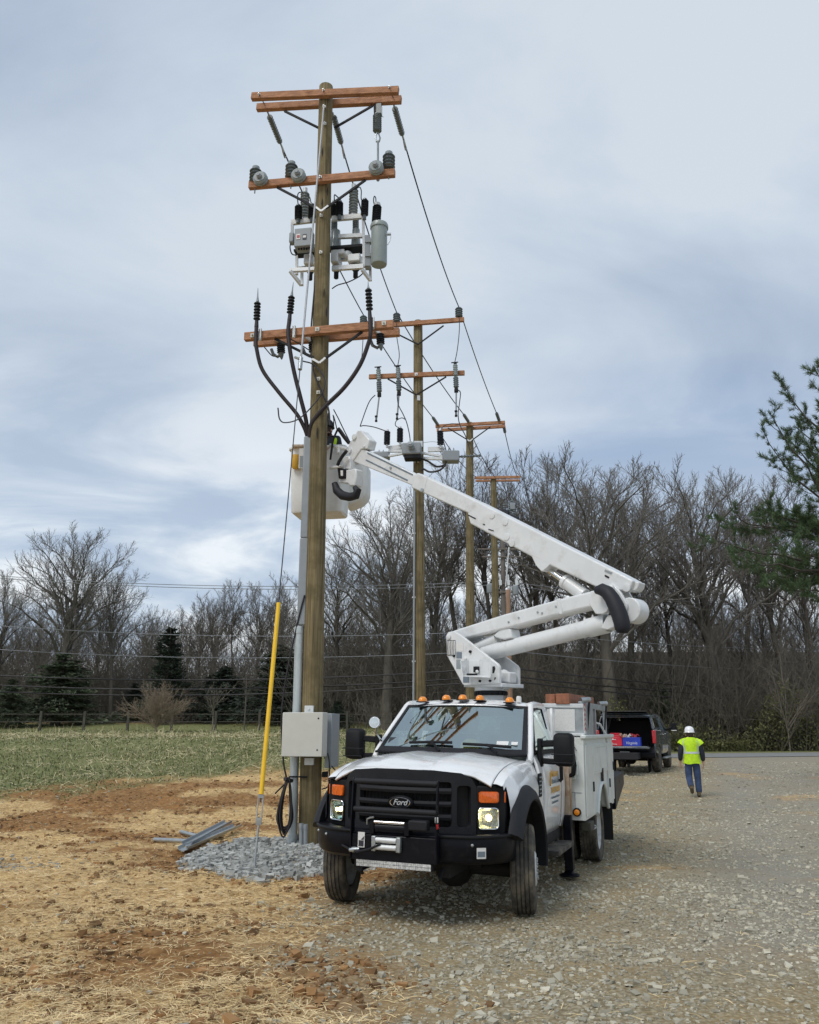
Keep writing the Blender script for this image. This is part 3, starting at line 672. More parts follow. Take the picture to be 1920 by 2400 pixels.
mb = MB(); mb.tube([(-.17, -1.14, .705), (-.30, -1.16, .655), (-.45, -1.13, .625), (-.58, -1.05, .63), (-.72, -.97, .65)], .011, 6); tw(mb, 'winch_cable', M['charcoal'], smooth=60)
mb = MB(); mb.lathe((-.56, -1.09, .63), (1, 0, .1), [(0, .018), (.05, .026), (.12, .018)], 8); tw(mb, 'cable_hook', M['steel'], smooth=60)
mb = MB(); mb.box((-.42, -1.094, .725), (.08, .004, .13)); st = tw(mb, 'warning_label', M['sticker'])
mb = MB(); mb.box((-.42, -1.098, .695), (.06, .002, .05)); tw(mb, 'label_print', M['stickerd'], parent=st)
mb = MB(); mb.add([(-.425, -1.098, .725), (-.39, -1.098, .725), (-.382, -1.098, .76)], [(0, 1, 2)]); tw(mb, 'label_symbol', M['stickerd'], parent=st)
mb = MB(); mb.box((.452, -1.085, .93), (.03, .03, .05)); tw(mb, 'guard_tag', M['sticker'], bevel=.004)
mb = MB(); mb.lathe((.46, -1.09, .895), (0, 0, -1), [(0, .018), (.035, .018), (.045, .008)], 10); tw(mb, 'tag_lamp', M['redlens'], smooth=50)
mb = MB(); mb.box((-.04, -1.06, .53), (.90, .05, .062)); led = tw(mb, 'light_bar', M['black'], bevel=.006)
mb = MB()
for r_ in range(2):
    for c_ in range(40): mb.box((-.04 + (c_ - 19.5) * .0217, -1.088, .516 + r_ * .028), (.019, .008, .025))
o = tw(mb, 'led_cells', M['lens'], parent=led); o['kind'] = 'stuff'
# undercarriage
mb = MB()
for x in (-.43, .43): mb.beam((x, -.85, .52), (x, 5.0, .58), .08, .2)
for y in (-.75, .9, 2.3, 3.1, 4.4): mb.beam((-.43, y, .55), (.43, y, .55), .1, .12)
tb(mb, 'chassis_frame', M['dark'])
mb = MB(); mb.cyl((-.85, 0, .40), (.85, 0, .40), .07, n=10); mb.sphere((.25, .0, .40), .2); tb(mb, 'axle', M['dark'], smooth=60)
mb = MB(); mb.cyl((-.9, 3.68, .41), (.9, 3.68, .41), .09, n=10); mb.sphere((0, 3.68, .41), .24); tb(mb, 'axle', M['dark'], smooth=60)
mb = MB(); mb.cyl((-.3, -.2, .38), (.6, -.25, .45), .025, n=8); tb(mb, 'steering_link', M['dark'], smooth=60)
mb = MB(); mb.box((.0, .5, .60), (.7, 1.2, .5)); mb.box((-.62, 2.6, .62), (.4, 1.0, .4)); mb.box((.55, 2.7, .55), (.36, .6, .36)); tb(mb, 'engine_and_tanks', M['dark'], bevel=.05)
for x in (-.36, .40):
    mb = MB(); mb.tube([(x, -.80, .50), (x, -.88, .47), (x, -.93, .43), (x, -.90, .41)], .016, 6); tb(mb, 'tow_hook', M['charcoal'], smooth=60)
# mirrors
for sgn in (-1, 1):
    s = sgn; mb = MB(); c = Vector((s * 1.225, .80, 1.515)); rings = []
    for d, k in ((-.085, .78), (-.06, .95), (0, 1), (.05, .98), (.07, .9)):
        rings.append([(c.x + x * k, c.y + d, c.z + z * k) for x, z in rrect(-.108, .108, -.175, .175, .05)])
    mb.loft(rings, True, True); mir = tb(mb, 'mirror', M['black'], smooth=45)
    mb = MB(); mb.box(c + Vector((0, -.072, -.05)), (.245, .03, .012)); mb.box(c + Vector((0, -.078, -.135)), (.235, .02, .01)); mb.build('mirror_trim', M['charcoal'], mir, bevel=.003)
    mb = MB(); mb.box(c + Vector((0, .073, .05)), (.19, .006, .2)); mb.build('mirror_glass', M['chrome'], mir)
    mb = MB(); mb.beam((s * .94, .86, 1.565), (s * 1.15, .80, 1.58), .06, .07); mb.beam((s * .96, .86, 1.39), (s * 1.13, .80, 1.385), .05, .06); mb.box((s * .955, .86, 1.475), (.05, .12, .30)); mb.build('mirror_arm', M['black'], mir, bevel=.014)
# spot lamp on the passenger pillar
mb = MB(); c = Vector((-.91, .62, 1.76)); mb.lathe(c, (.1, -1, .05), [(-.08, .02), (-.06, .04), (-.02, .062), (.015, .066), (.025, .061)], 18); sp_ = tb(mb, 'spot_lamp', M['chrome'], smooth=50)
mb = MB(); mb.lathe(c, (.1, -1, .05), [(.024, .056), (.03, .04), (.032, .01)], 18); mb.build('spot_lens', M['clear'], sp_, smooth=60)
mb = MB(); mb.tube([c + Vector((0, .03, -.06)), c + Vector((.0, .05, -.12)), (-.87, .74, 1.55)], .014, 6); mb.build('spot_bracket', M['chrome'], sp_, smooth=60)
mb = MB(); mb.lathe((.60, 1.40, 2.02), (0, 0, 1), [(0, .03), (.06, .03), (.075, .02)], 12); tb(mb, 'roof_antenna', M['sticker'], smooth=50)
# wheels
def wheel(cx_, cy_, steer, dual, name='wheel'):
    r = .405; root = bpy.data.objects.new(name, None); scn.collection.objects.link(root); root.parent = truck; root.location = (cx_, cy_, r - .005); root.rotation_euler = (0, 0, steer)
    s = 1 if cx_ > 0 else -1
    for k in range(2 if dual else 1):
        x0 = -s * .29 * k
        def T(prof):
            mb = MB(); n = 72; ax = Vector((1, 0, 0)); V = []; Fc = []
            for x, rr in prof:
                for j in range(n):
                    a = 2 * PI * j / n; V.append((x0 + x, rr * math.cos(a), rr * math.sin(a)))
            for i in range(len(prof) - 1):
                for j in range(n): a, b_ = i * n + j, i * n + (j + 1) % n; Fc.append((a, b_, b_ + n, a + n))
            return mb.add(V, Fc)
        w2 = .112; prof = [(-w2 + .025, .265), (-w2 + .006, .28), (-w2 - .004, .33), (-w2 + .004, .378), (-w2 + .018, .397)]
        for gx_ in (-.058, -.019, .019, .058): prof += [(gx_ - .006, .405), (gx_ - .005, .392), (gx_ + .005, .392), (gx_ + .006, .405)]
        prof += [(w2 - .018, .397), (w2 - .004, .378), (w2 + .004, .33), (w2 - .006, .28), (w2 - .025, .265)]
        t = T(prof).build('tyre', M['rubber'], root, smooth=28)
        if dual and k == 0:
            mb = MB(); n = 60
            for j in range(n):
                a = 2 * PI * j / n
                for x1 in (-.085, .085): mb.box((x0 + x1, .400 * math.cos(a), .400 * math.sin(a)), (.045, .012, .03), Matrix.Rotation(a, 3, 'X'))
            mb.build('tread_blocks', M['rubber'], t)['kind'] = 'stuff'
        if k == 0:
            if dual: pr = [(s * -.06, .0), (s * -.06, .07), (s * -.055, .10), (s * -.07, .115), (s * -.075, .19), (s * -.02, .215), (s * .05, .245), (s * .088, .268), (s * .09, .272), (s * .06, .272), (s * -.09, .25)]
            else: pr = [(s * .12, .0), (s * .118, .06), (s * .105, .075), (s * .103, .10), (s * .125, .12), (s * .125, .135), (s * .085, .20), (s * .07, .23), (s * .088, .268), (s * .09, .272), (s * .06, .272), (s * -.09, .25)]
            rim = T(pr).build('rim', M['rim'], root, smooth=30)
            for j in range(8):
                mb = MB(); a = 2 * PI * j / 8; rr = .165 if not dual else .15; xx = s * (.104 if not dual else -.073)
                mb.lathe((x0 + xx - s * .008, rr * math.cos(a), rr * math.sin(a)), (s, 0, -.0), [(0, .026), (.012 if not dual else .010, .026)], 12); mb.build('hand_hole', M['dark'], rim)
            mb = MB()
            for j in range(10):
                a = 2 * PI * (j + .5) / 10; rr = .09 if not dual else .09; xx = s * (.104 if not dual else -.058)
                mb.lathe((x0 + xx, rr * math.cos(a), rr * math.sin(a)), (s, 0, 0), [(0, .013), (.03, .013), (.036, .006)], 6)
            mb.build('wheel_nuts', M['steel'], rim)['kind'] = 'stuff'
    return root
wheel(.955, 0, R(11), False); wheel(-.955, 0, R(9), False); wheel(1.075, 3.68, 0, True); wheel(-1.075, 3.68, 0, True)
# steps, outriggers, mud flaps
for sgn in (-1, 1):
    s = sgn; mb = MB(); mb.box((s * 1.02, 1.42, .44), (.2, .95, .05)); mb.box((s * .93, 1.0, .5), (.04, .04, .14)); mb.box((s * .93, 1.8, .5), (.04, .04, .14)); tb(mb, 'side_step', M['rubber'], bevel=.008)
    mb = MB(); mb.box((s * 1.03, 2.10, .40), (.10, .13, .62)); tb(mb, 'outrigger_leg', M['blackp'], bevel=.01, rot=None) 
    mb = MB(); mb.box((s * 1.02, 2.12, .42), (.06, .08, .64)); mb.lathe((s * 1.02, 2.12, .02), (0, 0, 1), [(0, .12), (.02, .12), (.035, .07), (.08, .04)], 12); tb(mb, 'outrigger_foot', M['blackp'], bevel=.004, rot=None)
    mb = MB(); mb.cyl((s * .90, 1.98, .25), (s * .90, 1.98, .62), .012, n=8); tb(mb, 'outrigger_rod', M['alu'], rot=None)
    mb = MB(); mb.box((s * 1.06, 4.32, .46), (.42, .012, .50)); tb(mb, 'mud_flap', M['dark'])
# tan, rust-streaked panel between cab and body
for s in (1, -1):
    mb = MB(); mb.box((s * 1.0, 2.128, 1.06), (.10, .11, .92)); mb.tube([(s * 1.05, 2.115, .66), (s * 1.06, 2.115, 1.5)], .02, 6); tb(mb, 'rusty_side_panel', M['rust'], bevel=.012)
    mb = MB(); mb.tube([(s * 1.09, 2.10, 1.45), (s * 1.12, 2.08, 1.3), (s * 1.10, 2.10, 1.2), (s * 1.04, 2.12, 1.17)], .028, 8); tb(mb, 'hydraulic_hose', M['black'], smooth=60)
# ---------------------------------------------------------------- service body
SBX, Y0, Y1, Z0, Z1 = 1.217, 2.20, 4.99, .66, 1.63
for s in (-1, 1):
    X_in, X_out = s * .72, s * SBX
    # side face with wheel arch: polygon in (y,z)
    wy, wz, wr = 3.68, .44, .56
    arc = [(wy + wr * math.cos(a), wz + (wr + .02) * math.sin(a)) for a in np.linspace(R(24), R(156), 18)]
    arc = [(wy + wr * .99, Z0)] + arc + [(wy - wr * .99, Z0)]
    poly = [(Y0, Z0), (Y0, Z1), (Y1, Z1), (Y1, Z0 + .0)] + arc
    mb = MB(); mb.prism([(X_out, y, z) for y, z in poly], (X_in - X_out, 0, 0)); body = tb(mb, 'side_compartment', M['white2'], bevel=.006)
    mb = MB(); lip = [(X_out + s * .008, y, z) for y, z in arc]; mb.tube(lip, .028, 8); mb.build('arch_lip', M['white2'], body, smooth=60)
    def panel(y0, y1, z0, z1, name='compartment_door', inset=None, poly=None):
        mb = MB(); P_ = poly or [(y0, z0), (y1, z0), (y1, z1), (y0, z1)]
        mb.prism([(X_out + s * .001, y, z) for y, z in P_], (s * .016, 0, 0)); d = mb.build(name, M['white2'], body, bevel=.004)
        if inset:
            a, b_, c, e = inset; mb = MB(); mb.tube([(X_out + s * .018, y, z) for y, z in ((a, c), (b_, c), (b_, e), (a, e), (a, c))], .006, 6); mb.build('door_rib', M['white2'], d, smooth=60)
        return d
    d1 = panel(0, 0, 0, 0, poly=[(2.24, .70), (2.24, 1.54), (2.92, 1.54), (2.92, 1.04), (2.92, .70)])
    d2 = panel(2.945, 4.30, 1.16, 1.54, inset=(3.0, 4.24, 1.2, 1.5)); d3 = panel(0, 0, 0, 0, poly=[(4.33, .72), (4.33, 1.54), (4.95, 1.54), (4.95, .72)])
    for d, y, z, h in ((d1, 2.80, 1.02, .12), (d2, 3.62, 1.09, .0), (d3, 4.41, .98, .12), (d3, 4.88, 1.2, .12)):
        if h: mb = MB(); mb.box((X_out + s * .022, y, z), (.02, .05, h)); mb.build('door_latch', M['black'], d, bevel=.005)
    mb = MB(); mb.box((X_out + s * .018, 3.70, 1.08), (.012, .14, .26)); mb.build('latch_recess', M['black'], body, bevel=.006)
    mb = MB(); mb.box((X_out, (Y0 + Y1) / 2, Z1 + .005), (.07, Y1 - Y0 + .04, .05)); mb.build('top_rail', M['white2'], body, bevel=.012)
    mb = MB(); mb.lathe((X_out - s * .10, Y0 - .006, .755), (0, -1, 0), [(0, .05), (.02, .05), (.03, .042)], 18); rl = mb.build('marker_lamp_housing', M['black'], body, smooth=40)
    mb = MB(); mb.lathe((X_out - s * .10, Y0 - .034, .755), (0, -1, 0), [(0, .036), (.012, .032), (.018, .015)], 18); mb.build('marker_lamp', M['amber'], rl, smooth=40)
    # fittings on the front face
    mb = MB(); mb.box((X_out - s * .11, Y0 - .03, 1.27), (.07, .06, .17)); mb.build('switch_box', M['white2'], body, bevel=.008)
    mb = MB(); mb.tube([(X_out - s * .11, Y0 - .03, 1.19), (X_out - s * .11, Y0 - .03, 1.15), (X_out - s * .2, Y0 - .03, 1.14), (X_out - s * .42, Y0 - .03, 1.14)], .02, 8); mb.build('conduit', M['white2'], body, smooth=60)
    mb = MB(); mb.tube([(X_out - s * .13, Y0 - .04, 1.565), (X_out - s * .13, Y0 - .045, 1.44)], .014, 6); mb.box((X_out - s * .125, Y0 - .045, 1.40), (.05, .05, .06)); mb.tube([(X_out - s * .12, Y0 - .03, 1.54), (X_out - s * .08, Y0 - .03, 1.47)], .004, 5); mb.build('pull_rod', M['black'], body, smooth=40)
    mb = MB(); mb.box((X_out - s * .25, Y0 - .004, .98), (.42, .006, .004)); mb.box((X_out - s * .12, Y0 - .004, .85), (.004, .006, .26)); mb.build('panel_seam', M['greyt'], body)
    # timber chock on its hook and rope
    mb = MB(); mb.box((X_out - s * .02, Y0 + .28, .58), (.12, .28, .10)); tb(mb, 'timber_chock', M['fence'], bevel=.01)
    mb = MB(); mb.tube([(X_out + s * (.02 + .03 * math.cos(a)), Y0 + .40 + .07 * math.cos(a), .55 + .02 * math.sin(a)) for a in np.linspace(0, 2 * PI, 14)], .012, 6); tb(mb, 'rope_loop', M['rope'], smooth=60)
mb = MB(); mb.box((0, 3.6, .80), (1.44, 2.78, .06)); mb.box((0, 2.22, 1.0), (1.44, .03, .4)); tb(mb, 'bed_floor', M['white2'])
mb = MB(); mb.prism([(-1.24, 5.0, 1.03), (-1.24, 6.2, 1.06), (-1.24, 6.2, .86), (-1.24, 5.0, .56)], (2.48, 0, 0)); tb(mb, 'tail_shelf', M['blackp'], bevel=.01)
# bin on the driver-side compartment, rack uprights, chevrons
bx0, bx1, by0, by1, bz0, bz1 = .70, 1.21, 2.28, 3.15, 1.66, 2.04
mb = MB(); mb.box(((bx0 + bx1) / 2, by0 + .02, (bz0 + bz1) / 2), (bx1 - bx0, .03, bz1 - bz0)); mb.box(((bx0 + bx1) / 2, by1, (bz0 + bz1) / 2), (bx1 - bx0, .03, bz1 - bz0)); mb.box((bx0 + .015, (by0 + by1) / 2, (bz0 + bz1) / 2), (.03, by1 - by0 - .04, bz1 - bz0 - .002)); mb.box((bx1 - .015, (by0 + by1) / 2, (bz0 + bz1) / 2), (.03, by1 - by0 - .04, bz1 - bz0 - .002)); mb.box(((bx0 + bx1) / 2, (by0 + by1) / 2, bz0 + .02), (bx1 - bx0 - .06, by1 - by0 - .06, .03)); bn_ = tb(mb, 'storage_bin', M['steel'])
mb = MB(); mb.box(((bx0 + bx1) / 2 - .02, by0 - .002, 1.835), (bx1 - bx0 - .16, .008, .27)); mb.build('bin_panel', M['sticker'], bn_)
mb = MB(); mb.box(((bx0 + bx1) / 2, by0 - .004, 2.01), (bx1 - bx0 + .02, .03, .05)); mb.build('bin_rail', M['alu'], bn_, bevel=.005); mb = MB(); mb.box(((bx0 + bx1) / 2, by0 - .01, 1.665), (bx1 - bx0 + .03, .06, .03)); mb.build('bin_rail', M['alu'], bn_, bevel=.005)
ch = MB(); ch.box((bx1 + .006, by0 + .09, 1.85), (.01, .16, .36)); chv = ch.build('chevron_board', M['sticker'], bn_)
for k in range(6):
    z = 1.70 + k * .058; mb = MB(); yL, yM, yR = by0 + .02, by0 + .09, by0 + .16; x = bx1 + .0125
    mb.add([(x, yL, z), (x, yM, z + .035), (x, yR, z), (x, yR, z + .028), (x, yM, z + .063), (x, yL, z + .028)], [(0, 1, 4, 5), (1, 2, 3, 4)]); mb.build('chevron', M['chev_r'], chv)
for y in (2.48, 3.6, 4.7):
    mb = MB(); mb.beam((1.16, y, 1.65), (1.16, y, 2.02), .05, .05); tb(mb, 'rack_upright', M['steel'], bevel=.004)
mb = MB(); mb.beam((1.16, 2.4, 2.035), (1.16, 4.8, 2.035), .05, .07); tb(mb, 'rack_rail', M['steel'], bevel=.004)
for y in (2.62, 4.3):
    mb = MB(); mb.tube([(1.16, y, 2.07), (1.20, y + .03, 2.13), (1.235, y + .06, 2.08), (1.22, y + .08, 1.95), (1.20, y + .05, 1.72)], .014, 6); tb(mb, 'tie_strap', M['cable'], smooth=60)
    mb = MB(); mb.cyl((1.14, y - .05, 2.09), (1.24, y + .06, 2.10), .035, n=10); tb(mb, 'strap_winch', M['steel'], smooth=50)
mb = MB(); mb.tube([(1.0, 3.2, 1.68), (1.12, 3.5, 1.84), (1.2, 3.9, 1.80), (1.23, 4.2, 1.66), (1.235, 4.3, 1.55)], .014, 6); tb(mb, 'white_hose', M['sticker'], smooth=60)
mb = MB(); mb.box((1.0, 3.3, 1.70), (.30, .5, .05)); mb.box((.85, 3.4, 1.76), (.08, .2, .12)); tb(mb, 'red_tool_tray', M['redp'], bevel=.01)
# ---------------------------------------------------------------- door lettering (driver side)
def side_text(s, size, y, z, m, **k): 
    me = place_text(s, size, m, 'door_lettering', frame((interp(z, DZ, DX) + .006, y, z), (0, 1, 0), (0, 0, 1)), truck, **k); me.rotation_euler = BR; return me
side_text('LaMonteur', .105, 1.42, 1.235, M['gold'], bold=.003)
side_text('Electrical, LLC', .072, 1.44, 1.155, M['greyt'], bold=.002)
side_text('(703) 753-0681', .082, 1.42, 1.06, M['gold'], bold=.003)
side_text('www.lamonteurelectric.com', .042, 1.42, .985, M['greyt'])
side_text('Licensed and Insured', .042, 1.42, .93, M['greyt'])
mb = MB(); mb.tube([(1.008, 1.13 + .025 * math.sin(a), 1.19 + .075 * math.cos(a)) for a in np.linspace(0, 2 * PI, 14)], .006, 5); tb(mb, 'door_logo', M['gold'])
# ================================================================== boom (real plane through the turret axis)
TUR = Vector((1.09, 11.38, 0)); EB = Vector((.707, -.707, 0)).normalized(); NB = Vector((EB.y, -EB.x, 0))   # NB faces the camera side
if NB.y > 0: NB = -NB
def bpt(px, py, off=0): return onplane(px, py, TUR + NB * off, NB)
def z3(p): return (640 + p[0] / 1.9167, 960 + p[1] / 1.9167)
def z5(p): return (1020 + p[0] / 6.9, 1350 + p[1] / 6.9)
def z6(p): return (1380 + p[0] / 10.78, 1300 + p[1] / 10.78)
def zb(p): return (680 + p[0] / 7.841, 980 + p[1] / 7.841)
def slab(name, pts, cv, off, th, m, bevel=.02, parent=None, seg=2):
    """outline at its own place on the camera-side face of the part, given real thickness away from there"""
    mb = MB(TINV); mb.prism([bpt(*cv(p), off) for p in pts], -NB * th); return mb.build(name, m, parent or truck, None, bevel, seg)
ptop = TUR + Vector((0, 0, 0))
mb = MB(TINV); mb.lathe(TUR + Vector((0, 0, .8)), (0, 0, 1), [(0, .22), (.9, .20), (1.0, .165), (1.34, .165)], 28); mb.build('pedestal', M['boomw'], truck, smooth=35)
mb = MB(TINV); mb.lathe(TUR + Vector((0, 0, 2.145)), (0, 0, 1), [(0, .20), (.012, .215), (.05, .215)], 28); n_ = 22
for j in range(n_): mb.box(TUR + Vector((.212 * math.cos(2 * PI * j / n_), .212 * math.sin(2 * PI * j / n_), 2.165)), (.024, .024, .045), 2 * PI * j / n_)
mb.build('slewing_ring', M['charcoal'], truck, smooth=35)
mb = MB(TINV); mb.lathe(TUR + Vector((0, 0, 2.197)), (0, 0, 1), [(0, .22), (.075, .22)], 28); mb.build('turntable', M['boomw'], truck, smooth=35, bevel=.01)
cheek = [(175, 960), (210, 905), (300, 890), (420, 960), (1010, 1420), (1040, 1470), (1040, 1745), (470, 1775), (440, 1750), (185, 1280)]
tur = slab('turret_cheek', cheek, z5, .26, .05, M['boomw'], .012)
mb = MB(TINV); mb.prism([bpt(*z5(p), .26) - NB * .40 for p in cheek], -NB * .05); mb.build('turret_cheek', M['boomw'], truck, bevel=.012)
mb = MB(TINV); a = bpt(*z5((470, 1765)), .22) - NB * .22; b_ = bpt(*z5((1090, 1765)), .22) - NB * .22; mb.beam(a, b_, .46, .05); mb.build('turret_deck', M['boomw'], truck, bevel=.008)
mb = MB(TINV); mb.prism([bpt(*z5(p), .21) for p in ((182, 970), (200, 965), (212, 1275), (478, 1745), (450, 1750), (190, 1280))], -NB * .35); mb.build('turret_back_plate', M['boomw'], truck)
# open recess in the cheek: dark ribbed cable window, decals, bolts
mb = MB(TINV); mb.prism([bpt(*z5(p), .262) for p in ((195, 1040), (330, 1040), (330, 1285), (195, 1285))], NB * .004); win = mb.build('cheek_window', M['charcoal'], truck)
mb = MB(TINV)
for k in range(5): x = 210 + k * 26; mb.tube([bpt(*z5((x, 1050)), .272), bpt(*z5((x + 6, 1160)), .276), bpt(*z5((x, 1275)), .272)], .009, 6)
mb.build('hydraulic_line', M['sticker'], win, smooth=60)
for nm, r_, m_ in (('load_chart_decal', ((345, 1230), (433, 1332)), 'greyt'), ('warning_decal', ((345, 1350), (412, 1505)), 'grey'), ('instruction_decal', ((455, 1620), (552, 1725)), 'greyt'), ('blank_decal', ((345, 1085), (460, 1215)), 'sticker')):
    (x0, y0_), (x1, y1_) = r_; mb = MB(TINV); mb.prism([bpt(*z5(p), .261) for p in ((x0, y0_), (x1, y0_), (x1, y1_), (x0, y1_))], NB * .003); mb.build(nm, M[m_], truck)
for p, rr in (((230, 985), .038), ((500, 1340), .025), ((580, 1225), .02), ((735, 1700), .016), ((900, 1697), .016), ((315, 1297), .016)):
    mb = MB(TINV); mb.lathe(bpt(*z5(p), .255), NB, [(0, rr), (.025, rr), (.03, rr * .7)], 14); mb.build('pin', M['boomw' if rr > .022 else 'dark'], truck, smooth=40)
mb = MB(TINV); mb.prism([bpt(*z5(p), .262) for p in ((930, 1465), (965, 1460), (975, 1500), (955, 1570), (930, 1575))], NB * .004); mb.build('cheek_opening', M['dark'], truck); mb = MB(TINV); mb.prism([bpt(*z5(p), .262) for p in ((965, 1640), (982, 1640), (978, 1670), (958, 1682))], NB * .004); mb.build('cheek_opening', M['dark'], truck)
# control box hung on the cheek
cb = slab('control_box', [(545, 1362), (720, 1362), (720, 1600), (545, 1600)], z5, .29, .02, M['boomw'], .004)
mb = MB(TINV)
def quad(a, b_, c, d, oa, ob, oc, od, m, nm, par, th=.012):
    P = [bpt(*z5(a), oa), bpt(*z5(b_), ob), bpt(*z5(c), oc), bpt(*z5(d), od)]; mb = MB(TINV); nn = (P[1] - P[0]).cross(P[2] - P[0]).normalized() * th; mb.prism(P, nn); return mb.build(nm, m, par)
quad((415, 1375), (545, 1362), (545, 1600), (455, 1620), .45, .29, .29, .45, M['boomw'], 'control_box_side', cb)
quad((715, 1372), (905, 1390), (890, 1630), (720, 1590), .30, .46, .46, .30, M['boomw'], 'control_box_door', cb)
quad((455, 1612), (545, 1600), (720, 1592), (890, 1630), .45, .29, .29, .46, M['boomw'], 'control_box_tray', cb)
mb = MB(TINV); mb.prism([bpt(*z5(p), .30) for p in ((635, 1465), (715, 1465), (715, 1560), (635, 1560))], NB * .02); mb.build('valve_panel', M['charcoal'], cb)
mb = MB(TINV); mb.sphere(bpt(*z5((680, 1545)), .36), .022); mb.build('valve_knob', M['sticker'], cb, smooth=60)
mb = MB(TINV); mb.beam(bpt(*z5((515, 1590)), .42), bpt(*z5((680, 1590)), .36), .03, .02); mb.build('control_lever', M['black'], cb)
# slew motor
mb = MB(TINV); c = bpt(*z5((1110, 1640)), -.02); mb.sphere(c, .10, 14, 9, (1, 1, 1.05)); mb.cyl(c, c + EB * .02 - Vector((0, 0, .16)), .06, n=12); mb.build('slew_gearbox', M['boomw'], truck, smooth=50)
mb = MB(TINV); c2 = bpt(*z5((1265, 1645)), -.02); mb.beam(c, c2, .16, .14); mb.build('slew_motor', M['boomw'], truck, bevel=.02)
# lower arm
slab('lower_arm', [z3q for z3q in ((790, 1000), (830, 985), (1040, 918), (1275, 853), (1425, 815), (1440, 812), (1440, 885), (1290, 920), (1075, 978), (855, 1032), (800, 1035))], z3, .12, .24, M['boomw'], .03, seg=3)
slab('arm_collar', [(1272, 851), (1288, 847), (1302, 917), (1286, 922)], z3, .13, .26, M['boomw'], .008)
for p in ((1060, 955), (1105, 935), (1190, 910), (1210, 915), (1272, 885)):
    mb = MB(TINV); mb.lathe(bpt(*z3(p), .118), NB, [(0, .014), (.012, .014)], 8); mb.build('arm_rivet', M['steel'], truck)
# hinge plates at the elbow end of the lower arm
slab('elbow_plate', [(1425, 815), (1448, 812), (1480, 825), (1505, 860), (1512, 885), (1500, 910), (1480, 920), (1448, 918), (1418, 872)], z3, .17, .06, M['boomw'], .012)
slab('elbow_plate', [(1425, 815), (1448, 812), (1480, 825), (1505, 860), (1512, 885), (1500, 910), (1480, 920), (1448, 918), (1418, 872)], z3, -.09, .06, M['boomw'], .012)
# arm lift cylinder under the lower arm
mb = MB(TINV); mb.cyl(bpt(*z5((660, 1185)), 0), bpt(*z5((1010, 1010)), 0), .075, n=14); mb.build('arm_lift_cylinder', M['boomw'], truck, smooth=50)
slab('cylinder_bracket', [(940, 960), (1060, 855), (1215, 850), (1245, 1000), (1110, 1030), (980, 1000)], z5, .10, .2, M['boomw'], .015)
mb = MB(TINV); mb.tube([bpt(*z5((760, 965)), 0), bpt(*z5((850, 990)), .02), bpt(*z5((920, 950)), 0)], .016, 6); mb.build('hydraulic_tube', M['boomw'], truck, smooth=60)
# levelling (compensation) link: the round tube below
a = bpt(*z5((800, 1260)), 0); b_ = bpt(*z3((1505, 960)), 0)
mb = MB(TINV); mb.cyl(a, b_, .105, n=20); mb.build('compensation_link', M['boomw'], truck, smooth=50)
dd = (b_ - a).normalized(); mb = MB(TINV); mb.cyl(b_ - dd * .28, b_ + dd * .0, .118, n=20); mb.build('link_collar', M['boomw'], truck, smooth=50)
for t in (.05, .10, .78, .84, .9):
    mb = MB(TINV); c = a + (b_ - a) * t; mb.lathe(c, Vector((0, 0, 1)) + NB * .15, [(0, .02), (.115, .02), (.145, .006)], 8); mb.build('grease_fitting', M['boomw'], truck)
slab('link_bracket', [(1500, 925), (1535, 920), (1548, 955), (1540, 975), (1505, 990), (1470, 985)], z3, .12, .24, M['boomw'], .015)
# riser (elbow casting) joining both arms and the link
slab('elbow_riser', [(430, 880), (560, 740), (640, 770), (800, 950), (960, 1230), (970, 1300), (900, 1480), (860, 1520), (700, 1300), (560, 1000)], z6, .16, .05, M['boomw'], .012)
slab('elbow_riser', [(430, 880), (560, 740), (640, 770), (1000, 950), (1150, 1200), (1210, 1430), (1120, 1580), (950, 1620), (850, 1560), (640, 1250), (560, 1000)], z6, -.11, .05, M['boomw'], .012)
mb = MB(TINV); c = bpt(*z6((1010, 1400)), .12); mb.cyl(c, c - NB * .22, .15, n=24); mb.build('elbow_hub', M['boomw'], truck, smooth=45, bevel=.012)
mb = MB(TINV); c = bpt(*z6((560, 860)), .17); mb.lathe(c, NB, [(-.36, .05), (.0, .05), (.03, .05), (.04, .03)], 16); mb.build('elbow_pin', M['alu'], truck, smooth=45)
mb = MB(TINV); mb.prism([bpt(*z6(p), .165) for p in ((430, 880), (560, 745), (610, 770), (610, 880), (560, 905), (520, 940))], NB * .012); mb.build('pin_keeper', M['rust'], truck)
# black hose loop
mb = MB(TINV); hp = [(180, 900), (330, 880), (480, 960), (600, 1120), (700, 1320), (780, 1520), (840, 1720), (860, 1880), (860, 1980)]
hp = [bpt(*z6(p), .27) for p in hp]; mb.tube(hp, [.045, .075, .085, .09, .095, .095, .095, .09, .06], 12); mb.build('hose_loop_cover', M['hose'], truck, smooth=60)
